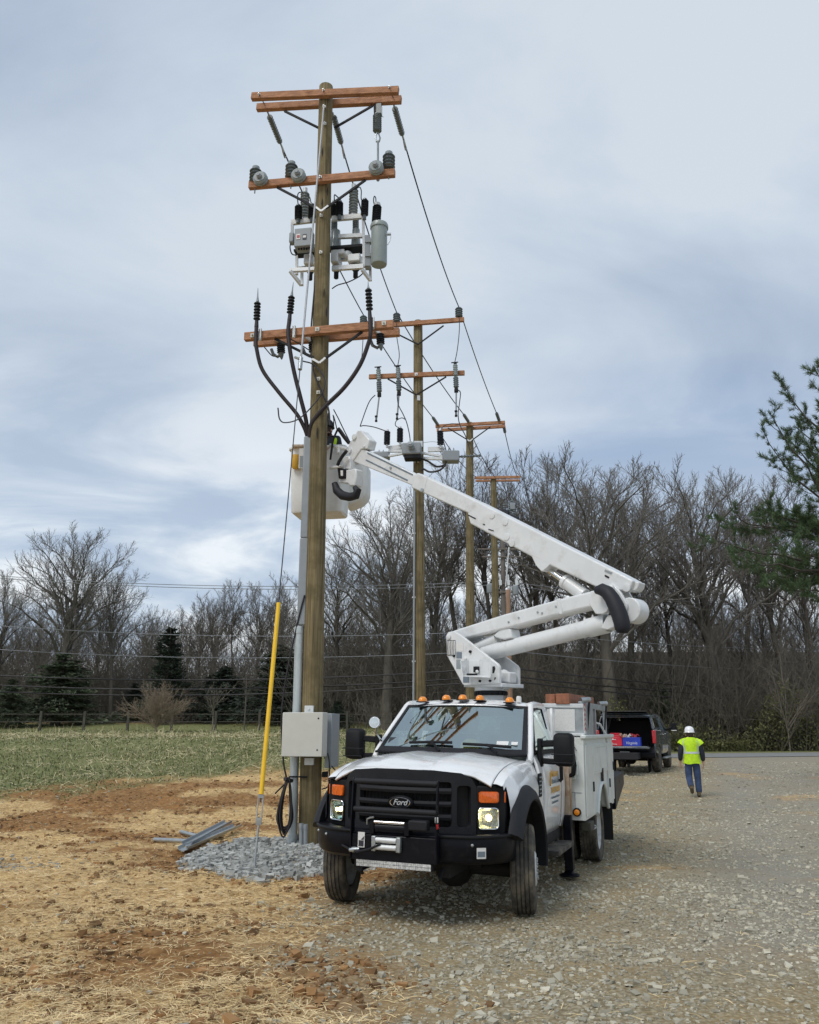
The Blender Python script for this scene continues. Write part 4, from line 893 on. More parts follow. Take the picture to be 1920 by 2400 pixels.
# upper boom, three telescoping sections
ub = slab('upper_boom', [(873, 470), (893, 412), (908, 407), (1560, 737), (1618, 768), (1608, 795), (1592, 815), (1555, 812), (1480, 800), (1455, 798), (1160, 660), (885, 512)], z3, .12, .24, M['boomw'], .02, seg=3)
slab('boom_end_cap', [(1612, 768), (1645, 775), (1640, 800), (1628, 815), (1600, 815)], z3, .07, .15, M['boomw'], .012)
mb = MB(TINV); mb.prism([bpt(*z6(p), .123) for p in ((415, 375), (595, 445), (575, 500), (400, 425))], NB * .003); mb.build('boom_opening', M['grey'], truck)
mb = MB(TINV); mb.prism([bpt(*z6(p), .123) for p in ((405, 510), (430, 512), (520, 560), (522, 590), (495, 600), (410, 555))], NB * .003); mb.build('boom_slot', M['dark'], truck)
for p in ((1045, 505), (1050, 572), (1075, 600), (985, 475), (1590, 800)):
    mb = MB(TINV); mb.lathe(bpt(*z3(p), .118), NB, [(0, .05), (.012, .05), (.014, .04)], 14); mb.build('wear_pad_cover', M['boomw'], truck, smooth=40)
mb = MB(TINV); mb.prism([bpt(*z3(p), .124) for p in ((943, 512), (952, 515), (952, 520), (943, 517))], NB * .002); mb.prism([bpt(*z3(p), .124) for p in ((968, 535), (992, 543), (992, 547), (968, 540))], NB * .002); mb.prism([bpt(*z3(p), .124) for p in ((876, 470), (912, 488), (910, 493), (876, 476))], NB * .002); mb.build('boom_scuff', M['dark'], truck)
slab('boom_section', [(620, 350), (637, 290), (650, 283), (900, 403), (922, 412), (905, 470), (870, 462)], z3, .10, .20, M['boomw'], .018, parent=truck)
mb = MB(TINV); mb.prism([bpt(*z3(p), .105) for p in ((686, 300), (694, 304), (676, 372), (668, 368))], -NB * .21); mb.build('section_band', M['boomw'], truck, bevel=.004)
slab('boom_section', [(360, 233), (398, 176), (412, 180), (640, 290), (632, 345), (600, 330)], z3, .08, .16, M['boomw'], .015, parent=truck)
mb = MB(TINV)
for p, q in (((425, 195), (628, 293)), ((418, 226), (605, 318))): mb.tube([bpt(*z3(p), .080), bpt(*z3(q), .080)], .012, 6)
mb.build('boom_groove', M['greyt'], truck)
mb = MB(TINV); mb.lathe(bpt(*z3((530, 262)), .078), NB, [(0, .02), (.02, .02)], 8); mb.lathe(bpt(*z3((672, 362)), .10), NB, [(0, .03), (.02, .03)], 8); mb.build('boom_eyelet', M['steel'], truck)
# boom lift cylinder
slab('cylinder_lug', [(1160, 655), (1250, 690), (1215, 725), (1205, 727), (1180, 700)], z3, .12, .24, M['boomw'], .01)
a = bpt(*z3((1228, 712)), 0); b_ = bpt(*z3((1400, 835)), 0); m_ = a + (b_ - a) * .48
mb = MB(TINV); mb.cyl(a, m_, .04, n=14); mb.build('lift_piston_rod', M['chrome'], truck, smooth=60)
mb = MB(TINV); mb.cyl(m_, b_, .085, n=16); mb.cyl(m_, m_ + (b_ - m_) * .14, .095, n=16); mb.build('lift_cylinder', M['boomw'], truck, smooth=45)
# ---------------------------------------------------------------- bucket and tip
slab('jib_bracket', [(1100, 440), (1185, 330), (1240, 220), (1310, 230), (1400, 330), (1460, 400), (1420, 560), (1300, 570), (1200, 720), (1110, 830), (1060, 620), (1040, 590)], zb, .10, .17, M['boomw'], .014, seg=2)
slab('jib_arm', [(940, 760), (1010, 690), (1080, 690), (1110, 820), (1110, 940), (1000, 940), (1000, 880), (980, 820)], zb, .16, .12, M['boomw'], .02)
slab('rotator_housing', [(890, 1130), (1000, 1100), (1000, 950), (1120, 940), (1180, 920), (1215, 940), (1215, 1080), (1190, 1240), (1100, 1250), (1060, 1200), (900, 1180)], zb, .18, .16, M['boomw'], .02)
for p, rr in (((1195, 350), .05), ((1100, 600), .055), ((1370, 530), .02)):
    mb = MB(TINV); mb.lathe(bpt(*zb(p), .095), NB, [(0, rr), (.03, rr), (.035, rr * .6)], 14); mb.build('jib_pin', M['boomw'], truck, smooth=40)
mb = MB(TINV); mb.prism([bpt(*zb(p), .22) for p in ((865, 910), (1000, 930), (1000, 1100), (890, 1110))], -NB * .1); mb.build('control_valve', M['black'], truck, bevel=.01)
mb = MB(TINV); mb.prism([bpt(*zb(p), .226) for p in ((930, 960), (975, 960), (975, 1060), (935, 1060))], NB * .004); mb.build('valve_label', M['sticker'], truck)
mb = MB(TINV); mb.tube([bpt(*zb(p), .26) for p in ((1040, 600), (960, 700), (900, 800), (870, 870))], .03, 8); mb.build('jib_hose', M['hose'], truck, smooth=60)
mb = MB(TINV); mb.tube([bpt(*zb(p), .30) for p in ((820, 1200), (860, 1330), (960, 1420), (1100, 1450), (1210, 1420), (1240, 1330), (1190, 1270))], [.05, .07, .075, .07, .07, .065, .04], 12); mb.build('bucket_hose', M['hose'], truck, smooth=60)
# bucket: a tapered tub on the far side of the boom plane
BC = at(752, 1120, 14.00); ub_ = Vector((.985, -.17, 0)).normalized(); vb_ = Vector((.17, .985, 0)).normalized()
tw = (at(823, 1120, 13.70) - at(697, 1120, 13.90)).length; bw = tw; bd = .62
ztop, zbot = at(760, 1048, 13.75).z, at(760, 1203, 13.75).z
def tub(k, z, r=.09):
    P = []
    for cx_, cy_, a0 in ((1, 1, 0), (-1, 1, 90), (-1, -1, 180), (1, -1, 270)):
        for q in range(4):
            a = R(a0 + 30 * q); P.append(BC2 + ub_ * (cx_ * (bw / 2 * k - r) + r * math.cos(a)) + vb_ * (cy_ * (bd / 2 * k - r) + r * math.sin(a)) + Vector((0, 0, z)))
    return P
BC2 = Vector((BC.x, BC.y, 0)); H_ = ztop - zbot
mb = MB(TINV); mb.loft([tub(.86, zbot + .02, .06), tub(.92, zbot + .05), tub(.95, zbot + .35 * H_), tub(1, ztop - .10), tub(1, ztop - .03), tub(1.06, ztop - .03), tub(1.06, ztop), tub(.95, ztop), tub(.93, ztop - .1), tub(.86, zbot + .1)], True, True)
bkt = mb.build('bucket', M['bucketw'], truck, smooth=35)
# second tub (cover) to the right, rounded lower corner
mb = MB(TINV); P_ = [at(*zb(p), 14.15) for p in ((1000, 820), (1405, 800), (1402, 1200), (1395, 1340), (1360, 1420), (1280, 1500), (1130, 1565), (1000, 1600))]; mb.prism(P_, (0.06, .5, 0)); mb.build('bucket_liner_side', M['bucketw'], truck, bevel=.05, seg=3)
for (py_, w_) in ((1015, .10), (1500, .10)):
    mb = MB(TINV); c = at(*zb((200, py_ - 60)), 13.90); mb.prism([c + Vector((-.13, 0, .12)), c + Vector((.1, 0, .16)), c + Vector((.1, 0, -.12)), c + Vector((-.05, 0, -.1))], (0, .45, 0)); mb.build('bucket_step', M['bucketw'], truck, bevel=.02)
mb = MB(TINV); c = at(*zb((190, 570)), 13.85); mb.box(c, (.24, .4, .05)); mb.build('bucket_lip_pad', M['rust'], truck, bevel=.015)
mb = MB(TINV); c = at(*zb((222, 740)), 13.63); mb.box(c, (.11, .02, .36)); pl_ = mb.build('control_panel', M['sticker'], truck)
mb = MB(TINV); mb.box(c + Vector((0, -.012, -.06)), (.08, .01, .2)); mb.build('panel_print', M['grey'], pl_)
mb = MB(TINV); a = at(*zb((730, 500)), 13.50); b_ = at(*zb((1050, 570)), 13.45); mb.cyl(a, b_, .035, n=10); mb.cyl(at(*zb((895, 500)), 13.45), at(*zb((895, 640)), 13.45), .03, n=8); mb.build('bucket_rail', M['bucketw'], truck, smooth=50)
mb = MB(TINV); a = at(*zb((735, 915)), 13.45); b_ = at(*zb((985, 890)), 13.35); mb.cyl(a, b_, .03, n=10); mb.build('bucket_tube', M['bucketw'], truck, smooth=50)
mb = MB(); c = at(*zb((102, 800)), 13.70); r_ = (at(*zb((172, 800)), 13.70) - c).length; h_ = (at(*zb((102, 680)), 13.70) - c).z; mb.lathe(c - Vector((0, 0, h_ * 1.1)), (0, 0, 1), [(0, r_ * .6), (.03, r_), (2.05 * h_, r_), (2.1 * h_, r_ * .92)], 16)
tag(mb.build('tool_pouch', M['yellowd'], smooth=45), 'round ochre canvas tool pouch hanging on the bucket left of the pole', 'tool pouch')

# loose things carried on the truck
def TP(p): return TR @ (Matrix.Rotation(TILT, 4, 'Y') @ Vector(p))
for i, (x, w_, y0_, y1_, lab) in enumerate(((.80, .12, 2.30, 4.3, 'reddish timber crossarm lying on the bin nearest the cab side'), (.965, .17, 2.24, 4.4, 'dark-ended timber crossarm lying in the middle of the truck bin'))):
    mb = MB(); mb.beam(TP((x, y0_, 2.09 + .005 * i)), TP((x, y1_, 2.12)), w_, .13); o = mb.build('timber_crossarm', M['arm2'], bevel=.006); tag(o, lab, 'timber', 'spare crossarms on the truck bin')
mb = MB(); c = TP((.10, 1.10, 1.44)); mb.loft([[c + Vector((.13 * k * math.cos(a), .15 * k * math.sin(a), h)) for a in np.linspace(0, 2 * PI, 17)[:-1]] for k, h in ((1.15, 0), (1.0, .01), (.98, .07), (.8, .125), (.4, .155), (.05, .16))], True, True); o = mb.build('hard_hat', M['hatyel'], smooth=50); tag(o, 'yellow hard hat lying on the dashboard behind the windscreen', 'hard hat')
# ================================================================== utility poles
def z1(p): return (540 + p[0] / 2.875, 160 + p[1] / 2.875)
def z2(p): return (540 + p[0] / 2.464, 680 + p[1] / 2.464)
def zr(p): return (660 + p[0] / 5.75, 400 + p[1] / 5.75)
def z8(p): return (860 + p[0] / 6.635, 840 + p[1] / 6.635)
def zq(p): return (380 + p[0] / 3.45, 1580 + p[1] / 3.45)
ident = lambda p: p
class Pole:
    def __init__(s, base, top, theta, label, rb=.185, rt=.135, mm='pole', name='utility_pole', group='new treated poles of the line'):
        s.base = Vector(base); s.top = Vector(top); s.t = theta
        s.u = Vector((math.cos(theta), -math.sin(theta), 0)); s.w = Vector((math.sin(theta), math.cos(theta), 0))
        s.root = thing(name, label, 'utility pole', s.base, 0, group)
        k = 14; P = [s.base + (s.top - s.base) * (i / k) - Vector((0, 0, .6 if i == 0 else 0)) for i in range(k + 1)]
        rs = [rb + (rt - rb) * i / k for i in range(k + 1)]
        mb = MB(Matrix.Translation(-s.base)); mb.tube(P + [s.top + Vector((0, 0, .03))], rs + [rt * .75], 20); s.shaft = mb.build('pole_shaft', M[mm], s.root, smooth=50)
    def M(s): return MB(Matrix.Translation(-s.base))
    def p(s, px, o=0): 
        P = s.axis_at(px); return onplane(px[0], px[1], P + s.w * o, s.w)
    def axis_at(s, px):
        q = onplane(px[0], px[1], s.base, Vector((0, 1, 0))); t = (q.z - s.base.z) / (s.top.z - s.base.z); return s.base + (s.top - s.base) * t
    def part(s, mb, name, m, parent=None, **k): return mb.build(name, M[m], parent or s.root, **k)
    def arm(s, a, b, o, cv=ident, h=.125, d=.10, m='arm'):
        A, B = s.p(cv(a), o), s.p(cv(b), o); mb = s.M(); mb.beam(A, B, d, h); ar = s.part(mb, 'crossarm', m, bevel=.008); return ar, A, B
    def brace(s, pts, o, par, cv=ident, r=.022, m='charcoal'):
        for a, b in zip(pts[:-1], pts[1:]):
            mb = s.M(); mb.beam(s.p(cv(a), o), s.p(cv(b), o), .03, .045); s.part(mb, 'brace', m, par, bevel=.006)
    def plate(s, c, o, par=None, cv=ident, sz=.06, m='alu'):
        mb = s.M(); P = s.p(cv(c), o); mb.box(P, (sz, .02, sz), -s.t + .3 * 0); mb.cyl(P, P - s.w * .05, .014, n=8); return s.part(mb, 'bolt_plate', m, par)
def shed_profile(L, r, n, core=.55):
    P = [(0, r * core)]
    for i in range(n):
        z = L * (i + .5) / n; h = L / n
        P += [(z - h * .30, r * core), (z - h * .12, r), (z + h * .10, r * .92), (z + h * .3, r * core)]
    return P + [(L, r * core)]
def insul(pole, a, b, r, n, m, name='insulator', par=None, seg=16, core=.55):
    mb = pole.M(); d = Vector(b) - Vector(a); mb._lathe(Vector(a), d.normalized(), shed_profile(d.length, r, n, core), seg); return pole.part(mb, name, m, par, smooth=35)
def arc_pts(P0, P1, sag, n=14, up=False):
    P0, P1 = Vector(P0), Vector(P1); return [P0.lerp(P1, t) - Vector((0, 0, sag * 4 * t * (1 - t))) for t in np.linspace(0, 1, n)]
def spline(P, n=6):
    P = [Vector(p) for p in P]; Q = [P[0] * 2 - P[1]] + P + [P[-1] * 2 - P[-2]]; out_ = []
    for i in range(1, len(Q) - 2):
        for t in np.linspace(0, 1, n + 1)[:-1]:
            a, b, c, d = Q[i - 1], Q[i], Q[i + 1], Q[i + 2]
            out_.append(.5 * ((2 * b) + (c - a) * t + (2 * a - 5 * b + 4 * c - d) * t * t + (3 * b - a - 3 * c + d) * t ** 3))
    return out_ + [P[-1]]
def wire(pts, r, m, label, name='wire', group=None, cat='wire', n=6):
    mb = MB(); mb.tube(pts, r, n); return tag(mb.build(name, M[m], smooth=60), label, cat, group)
# ---- pole 1
B1 = Vector((at(725, 1977, 13.3).x, 13.3, 0)); T1 = at(764.5, 204, 13.3)
p1 = Pole(B1, T1, R(9), 'nearest and tallest treated pole, beside the bucket truck, carrying the recloser', .168, .130)
topn, _, _ = p1.arm((145, 193), (1135, 150), -.19, z1, .14); tops, _, _ = p1.arm((180, 266), (1153, 212), .20, z1, .14)
for c in ((195, 178), (628, 150), (1072, 130)): p1.plate(c, -.245, topn, z1, .035, 'steel')
p1.brace([(365, 288), (597, 402)], .2, tops, z1); p1.brace([(960, 252), (700, 402)], .2, tops, z1)
for a, b in (((195, 178), (235, 250)), ((1072, 130), (1100, 205))):
    mb = p1.M(); mb.cyl(p1.p(z1(a), -.25), p1.p(z1(b), .28), .012, n=8); p1.part(mb, 'through_bolt', 'steel', topn)
mid, _, _ = p1.arm((127, 792), (1110, 706), -.20, z1, .14)
p1.brace([(315, 802), (480, 888), (600, 955)], -.20, mid, z1); p1.brace([(912, 752), (640, 945)], -.2, mid, z1)
mb = p1.M(); mb.beam(p1.p(z1((575, 935)), -.21), p1.p(z1((612, 962)), -.21), .02, .035); mb.beam(p1.p(z1((612, 962)), -.21), p1.p(z1((660, 925)), -.21), .02, .035); p1.part(mb, 'brace_clip', 'alu', mid)
for c in ((168, 765), (410, 733), (1068, 668)):
    b = p1.p(z1(c), -.20) + Vector((0, 0, -.02)); insul(p1, b, b + Vector((0, 0, .28)), .115, 4, 'porcd', 'pin_insulator', mid, core=.7)
    mb = p1.M(); mb.cyl(b - Vector((0, 0, .22)), b, .013, n=8); mb.lathe(b + Vector((0, 0, .28)), (0, 0, 1), [(0, .07), (.05, .07), (.06, .05)], 12); p1.part(mb, 'insulator_pin', 'porc', mid)
for c in ((210, 757), (465, 736), (987, 684)):
    b = p1.p(z1(c), -.26); insul(p1, b, b - p1.w * .13, .135, 2, 'porc', 'line_post_insulator', mid, core=.75)
    mb = p1.M(); mb.lathe(b - p1.w * .13, -p1.w, [(0, .05), (.03, .05), (.05, .03), (.07, .03)], 12); p1.part(mb, 'insulator_cap', 'grey', mid, smooth=40)
p1.plate((606, 733), -.26, mid, z1, .05, 'steel')
lown, LA, LB = p1.arm((98, 1812), (1100, 1727), -.21, z1, .145); lowr, _, _ = p1.arm((160, 1852), (1140, 1778), .20, z1, .145)
p1.brace([(300, 1822), (560, 1950)], -.20, lown, z1); p1.brace([(890, 1775), (640, 1955)], -.20, lown, z1)
mb = p1.M(); mb.beam(p1.p(z1((552, 1958)), -.21), p1.p(z1((600, 1985)), -.21), .02, .035); mb.beam(p1.p(z1((600, 1985)), -.21), p1.p(z1((642, 1950)), -.21), .02, .035); p1.part(mb, 'brace_clip', 'alu', lown)
for c in ((150, 1800), (586, 1758), (1035, 1717)): p1.plate(c, -.27, lown, z1, .075, 'beige')
for c in ((200, 1795), (428, 1775), (960, 1718)):
    mb = p1.M(); P = p1.p(z1(c), -.275); mb.box(P, (.05, .02, .22), -p1.t); mb.box(P + Vector((.02, -.03, 0)), (.015, .06, .2), -p1.t); p1.part(mb, 'cable_bracket', 'alu', lown)
for c in ((632, 258), (638, 372), (612, 992), (610, 1240)): p1.plate(c, -.155, None, z1, .05, 'alu')
for c in ((510, 512), (508, 590)): p1.plate(c, -.17, None, z2, .06, 'beige')
for c in ((620, 560), (655, 825), (632, 1510), (650, 1640), (618, 905)):
    P = p1.p(z1(c), -.142); mb = p1.M(); mb.prism([P + Vector((-.012, 0, -.02)), P + Vector((-.004, 0, .05)), P + Vector((.006, 0, .09)), P + Vector((.013, 0, 0)), P + Vector((.004, 0, -.12)), P + Vector((-.006, 0, -.07))], (0, -.004, 0)); p1.part(mb, 'wood_check', 'dark', p1.shaft)
for c in ((556, 122), (503, 822), (563, 735)):
    P = p1.p(z2(c), -.158); mb = p1.M(); mb.prism([P + Vector((-.014, 0, -.02)), P + Vector((-.004, 0, .07)), P + Vector((.008, 0, .11)), P + Vector((.015, 0, 0)), P + Vector((.004, 0, -.13)), P + Vector((-.008, 0, -.07))], (0, -.004, 0)); p1.part(mb, 'wood_check', 'dark', p1.shaft)
# dead-end strings and phase wires from pole 1 to pole 2
B2 = Vector((.27, 23.7, hz(.27, 23.7))); T2 = at(980, 754, 23.7)
p2 = Pole(B2, T2, R(10), 'second treated pole in the line, behind the boom', .19, .14)
a2, _, _ = p2.arm((845, 767), (1088, 749), -.19, ident, .14)
for c in ((930, 757), (1076, 744)):
    b = p2.p(c, -.19) + Vector((0, 0, .02)); insul(p2, b, b + Vector((0, 0, .30)), .12, 4, 'porcd', 'pin_insulator', a2, core=.7)
b = p2.p((852, 763), -.19) + Vector((0, 0, .02)); insul(p2, b, b + Vector((0, 0, .30)), .12, 4, 'porcd', 'pin_insulator', a2, core=.7)
p2tops = [p2.p((852, 763), -.19) + Vector((0, 0, .36)), p2.p((930, 757), -.19) + Vector((0, 0, .36)), p2.p((1076, 744), -.19) + Vector((0, 0, .36))]
p2.brace([(936, 785), (980, 807), (1040, 763)], -.2, a2)
c2, _, _ = p2.arm((35, 288), (1520, 226), -.20, z8, .14); p2.brace([(325, 318), (765, 565), (850, 520)], -.2, c2, z8); p2.brace([(850, 520), (1235, 285)], -.2, c2, z8)
mb = p2.M(); P = p2.p(z8((805, 615)), -.2); mb.box(P, (.09, .02, .16), .3); p2.part(mb, 'pole_tag', 'alu')
p2.plate((768, 245), -.26, c2, z8, .09, 'alu')
for i, (x, y, x2, y2) in enumerate(((170, 130, 145, 985), (475, 110, 470, 950), (1365, 60, 1388, 905))):
    lab = ('leftmost', 'middle', 'rightmost')[i]; A = p2.p(z8((x + 10, y + 40)), -.36); Bb = p2.p(z8((x + 25, y + 390)), -.36)
    co = thing('fuse_cutout', f'{lab} of three grey hanging fuse cutouts on the second pole', 'fuse cutout', Bb, 0, 'fuse cutouts on the second pole')
    class _q: pass
    q = _q(); q.root = co; q.M = lambda c=Bb: MB(Matrix.Translation(-c)); q.part = lambda mb, name, m, parent=None, co=co, **k: mb.build(name, M[m], parent or co, **k)
    mid_ = A.lerp(Bb, .52)
    insul(q, mid_ + (A - mid_) * .06, A, .075, 6, 'porc', 'upper_insulator', core=.8); insul(q, Bb, mid_ - (A - mid_) * .06, .085, 5, 'porcd', 'lower_insulator', core=.8)
    mb = q.M(); mb.beam(mid_ + Vector((.03, 0, 0)), mid_ + Vector((.05, .12, .02)), .04, .16); q.part(mb, 'mounting_bracket', 'alu')
    mb = q.M(); mb.cyl(A, A + Vector((0, 0, .08)), .05, n=10); mb.beam(A + Vector((-.12, 0, .07)), A + Vector((.09, 0, .09)), .02, .03); q.part(mb, 'top_clamp', 'charcoal')
    J = Bb - Vector((0, 0, .10)); mb = q.M(); mb.box(J, (.12, .10, .13)); q.part(mb, 'hinge_clamp', 'charcoal', bevel=.02)
    Bt = p2.p(z8((x2, y2)), -.36); mb = q.M(); mb.cyl(J, Bt, .024, n=8); q.part(mb, 'fuse_tube', 'grey'); mb = q.M(); mb.lathe(Bt, (0, 0, 1), [(0, .04), (.05, .04), (.06, .025), (.14, .025), (.15, .045), (.19, .045)], 10); q.part(mb, 'fuse_ferrule', 'charcoal')
# regulator / switch gear on pole 2
sw = thing('switch_assembly', 'grey pole-top switch with three black arresters on the second pole', 'switchgear', p2.axis_at(z8((790, 1500))), 0)
SB = sw.location.copy()
def swp(mb, name, m, par=None, **k): return mb.build(name, M[m], par or sw, **k)
def SM(): return MB(Matrix.Translation(-SB))
def sp(c, o): return p2.p(z8(c), o)
mb = SM(); mb.box(sp((700, 1420), -.42), (.56, .34, .36), -.1); mb.box(sp((700, 1365), -.40), (.40, .28, .12), -.1); tk = swp(mb, 'switch_tank', 'grey', bevel=.04, seg=2)
mb = SM(); mb.box(sp((715, 1535), -.38), (.50, .32, .20), -.1); swp(mb, 'tank_base', 'charcoal', bevel=.04)
mb = SM(); mb._lathe(sp((690, 1385), -.62), -p2.w + Vector((0, 0, .4)), shed_profile(.2, .10, 2), 14); swp(mb, 'tank_bushing', 'grey', tk, smooth=40)
for a, b, h in (((350, 1395), (580, 1375), .12), ((950, 1420), (1190, 1410), .14), ((340, 1440), (560, 1440), .08), ((880, 1555), (1195, 1560), .08), ((860, 1470), (1195, 1530), .06), ((340, 1520), (600, 1470), .06)):
    mb = SM(); mb.beam(sp(a, -.2), sp(b, -.2), .08, h); swp(mb, 'support_channel', 'alu')
mb = SM(); mb.box(sp((1305, 1535), -.15), (.50, .36, .32)); mb.box(sp((1305, 1475), -.15), (.34, .26, .10)); rb = swp(mb, 'end_tank', 'grey', bevel=.03, seg=2)
mb = SM(); mb._lathe(sp((1410, 1530), -.15), p2.u, shed_profile(.7, .05, 8), 10); swp(mb, 'side_bushing', 'porcd', rb, smooth=40)
mb = SM(); mb.box(sp((230, 1520), -.1), (.5, .34, .22)); swp(mb, 'far_tank', 'grey', bevel=.05)
for k in ((190, 1470), (255, 1470), (1275, 1440), (1350, 1440)): mb = SM(); mb.lathe(sp(k, -.1), (0, 0, 1), [(0, .03), (.1, .01)], 8); swp(mb, 'lifting_eye', 'grey')
for t_, b_ in (((318, 1135), (312, 1340)), ((517, 1090), (515, 1300)), ((1140, 1130), (1145, 1345))):
    mb = SM(); a_, c_ = sp(b_, -.3), sp(t_, -.3); mb._lathe(a_, (c_ - a_).normalized(), shed_profile((c_ - a_).length, .10, 9, .7), 14); ar = swp(mb, 'arrester', 'poly', smooth=35); mb = SM(); mb.lathe(c_, (0, 0, 1), [(0, .05), (.06, .04)], 10); mb.cyl(a_ - Vector((0, 0, .1)), a_, .03, n=8); mb.beam(a_ - Vector((0, 0, .06)), a_ + Vector((.12, .1, -.1)), .04, .06); swp(mb, 'arrester_cap', 'alu', ar)
mb = SM(); mb.box(sp((740, 1605), -.19), (.06, .05, .08)); mb.box(sp((800, 1600), -.19), (.06, .05, .08)); swp(mb, 'pole_bracket', 'alu')
mb = SM(); mb.box(sp((800, 1330), -.2), (.26, .04, .18)); swp(mb, 'back_plate', 'alu')
def sjump(pts, o, r, m, label, cv=z8): return wire(spline([p2.p(cv(c), o) for c in pts]), r, m, label, 'jumper_wire', 'jumper wires on the second pole')
sjump([(850, 1560), (950, 1600), (1080, 1680), (1200, 1660), (1240, 1600)], -.3, .03, 'cable', 'upper thick black cable sagging from the second pole switch to its end tank')
sjump([(850, 1745), (880, 1720), (980, 1765), (1130, 1740), (1230, 1650)], -.3, .03, 'cable', 'lower thick black cable looping from the second pole to its end tank')
sjump([(130, 570), (60, 640), (0, 760), (-105, 1055)], -.4, .015, 'wire', 'black jumper curving left from the leftmost cutout on the second pole')
sjump([(-105, 1058), (-40, 1045), (120, 1070), (310, 1135)], -.35, .015, 'wire', 'black jumper running in to the leftmost black arrester')
sjump([(470, 560), (490, 720), (560, 860), (620, 1000), (665, 1200), (680, 1370)], -.42, .015, 'wire', 'black jumper from the middle cutout down to the switch tank')
sjump([(600, 950), (540, 925), (460, 970), (445, 1040), (510, 1088)], -.4, .013, 'wire', 'short looped jumper at the middle black arrester')
sjump([(1400, 485), (1455, 530), (1440, 700), (1420, 880), (1450, 1040), (1540, 1220), (1620, 1480)], -.3, .015, 'wire', 'black jumper falling from the rightmost cutout past the third pole')
sjump([(1140, 1130), (1200, 1050), (1320, 1015), (1440, 1030)], -.3, .013, 'wire', 'black jumper arching right from the rightmost arrester')
sjump([(1165, 1150), (1190, 1280), (1240, 1460)], -.25, .015, 'wire', 'black jumper dropping to the end tank of the second pole')
sjump([(870, 1310), (1020, 1295), (1120, 1310)], -.2, .006, 'wirel', 'thin bare ground wire right of the second pole')
for i, (c0, c1, c2_) in enumerate((((782, 1600), (792, 1720), (845, 857)), ((920, 1690), (915, 1600), (932, 860)), ((1545, 1690), (1540, 1900), (1066, 850)))):
    lab = ('left', 'middle', 'right')[i]
    pts = [p2tops[i] - Vector((0, 0, .1)), p2tops[i] + Vector((.0, -.1, -.8)), p2.p((c2_[0] + (4 if i < 2 else 6), c2_[1] - 30), -.38), p2.p(c2_, -.36)]
    wire(spline(pts), .013, 'wire', f'{lab} drop wire from the second pole top arm to its cutout', 'jumper_wire', 'jumper wires on the second pole')
starts = [((252, 296), (322, 440), (352, 505)), ((690, 300), (712, 400), (738, 470)), ((1100, 240), (1143, 392), (1165, 450))]
for i, (a, b, c) in enumerate(starts):
    lab = ('left', 'middle', 'right')[i]
    A = p1.p(z1(a), .26); d = (p2tops[i] - A); d.z *= 1; d = d.normalized(); d = (d + Vector((0, 0, -.10))).normalized()
    I0 = A + d * .12; I1 = A + d * .85; insul(p1, I0, I1, .062, 10, 'porcd', 'deadend_insulator', tops, core=.86)
    mb = p1.M(); mb.cyl(A, I0, .018, n=8); p1.part(mb, 'eye_bolt', 'steel', tops); mb = p1.M(); mb.cyl(I1, I1 + d * .3, .02, n=8); mb.tube([I1 + d * .15, I1 + d * .25 + Vector((0, 0, -.06)), I1 + d * .38 + Vector((0, 0, -.08)), I1 + d * .45], .018, 6); p1.part(mb, 'strain_clamp', 'steel', tops)
    W0 = I1 + d * .3; wire(arc_pts(W0, p2tops[i], .12 + .05 * i, 18), .017, 'wire', f'{lab} phase wire running from the nearest pole to the second pole', 'phase_wire', 'phase wires from the nearest pole')
# poles 3 and 4
X3 = at(1101, 992, 32.5); B3 = Vector((at(1101, 1650, 32.5).x, 32.5, hz(2.6, 32.5))); p3 = Pole(B3, X3, R(10), 'third treated pole in the line, with doubled top crossarm', .19, .145)
a3, A3l, A3r = p3.arm((1021, 999), (1184, 990), -.2, ident, .13); a3b, _, _ = p3.arm((1024, 1009), (1184, 999), .2, ident, .13)
p3.brace([(1050, 1003), (1098, 1032)], -.2, a3); p3.brace([(1106, 1032), (1150, 1000)], -.2, a3)
mb = p3.M(); mb.beam(p3.p((1095, 1030), -.22), p3.p((1101, 1034), -.22), .03, .05); mb.beam(p3.p((1101, 1034), -.22), p3.p((1109, 1028), -.22), .03, .05); p3.part(mb, 'brace_clip', 'alu', a3)
p3e = [p3.p((1026, 995), -.26), p3.p((1098, 988), -.26), p3.p((1170, 985), -.26)]
for i in range(3):
    d = (p2tops[i] - p3e[i]).normalized(); mb = p3.M(); mb._lathe(p3e[i], d, shed_profile(.75, .07, 6, .7), 10); p3.part(mb, 'deadend_insulator', 'porcd', a3, smooth=40)
    wire(arc_pts(p2tops[i], p3e[i] + d * .75, .15, 14), .018, 'wire', ('left', 'middle', 'right')[i] + ' phase wire between the second and third poles', 'phase_wire', 'phase wires from the second pole')
X4 = at(1157, 1124, 40.6); B4 = Vector((at(1160, 1500, 40.6).x, 40.6, hz(4.3, 40.6))); p4 = Pole(B4, X4, R(10), 'fourth and farthest treated pole, seen above the boom', .19, .15)
a4, _, _ = p4.arm((1113, 1120), (1220, 1118), -.2, ident, .13); a4b, _, _ = p4.arm((1115, 1127), (1219, 1126), .2, ident, .10)
p4e = [p4.p((1115, 1117), -.2), p4.p((1160, 1117), -.2), p4.p((1212, 1116), -.2)]
p3o = [p3.p((1026, 1003), .26), p3.p((1098, 996), .26), p3.p((1180, 992), .26)]
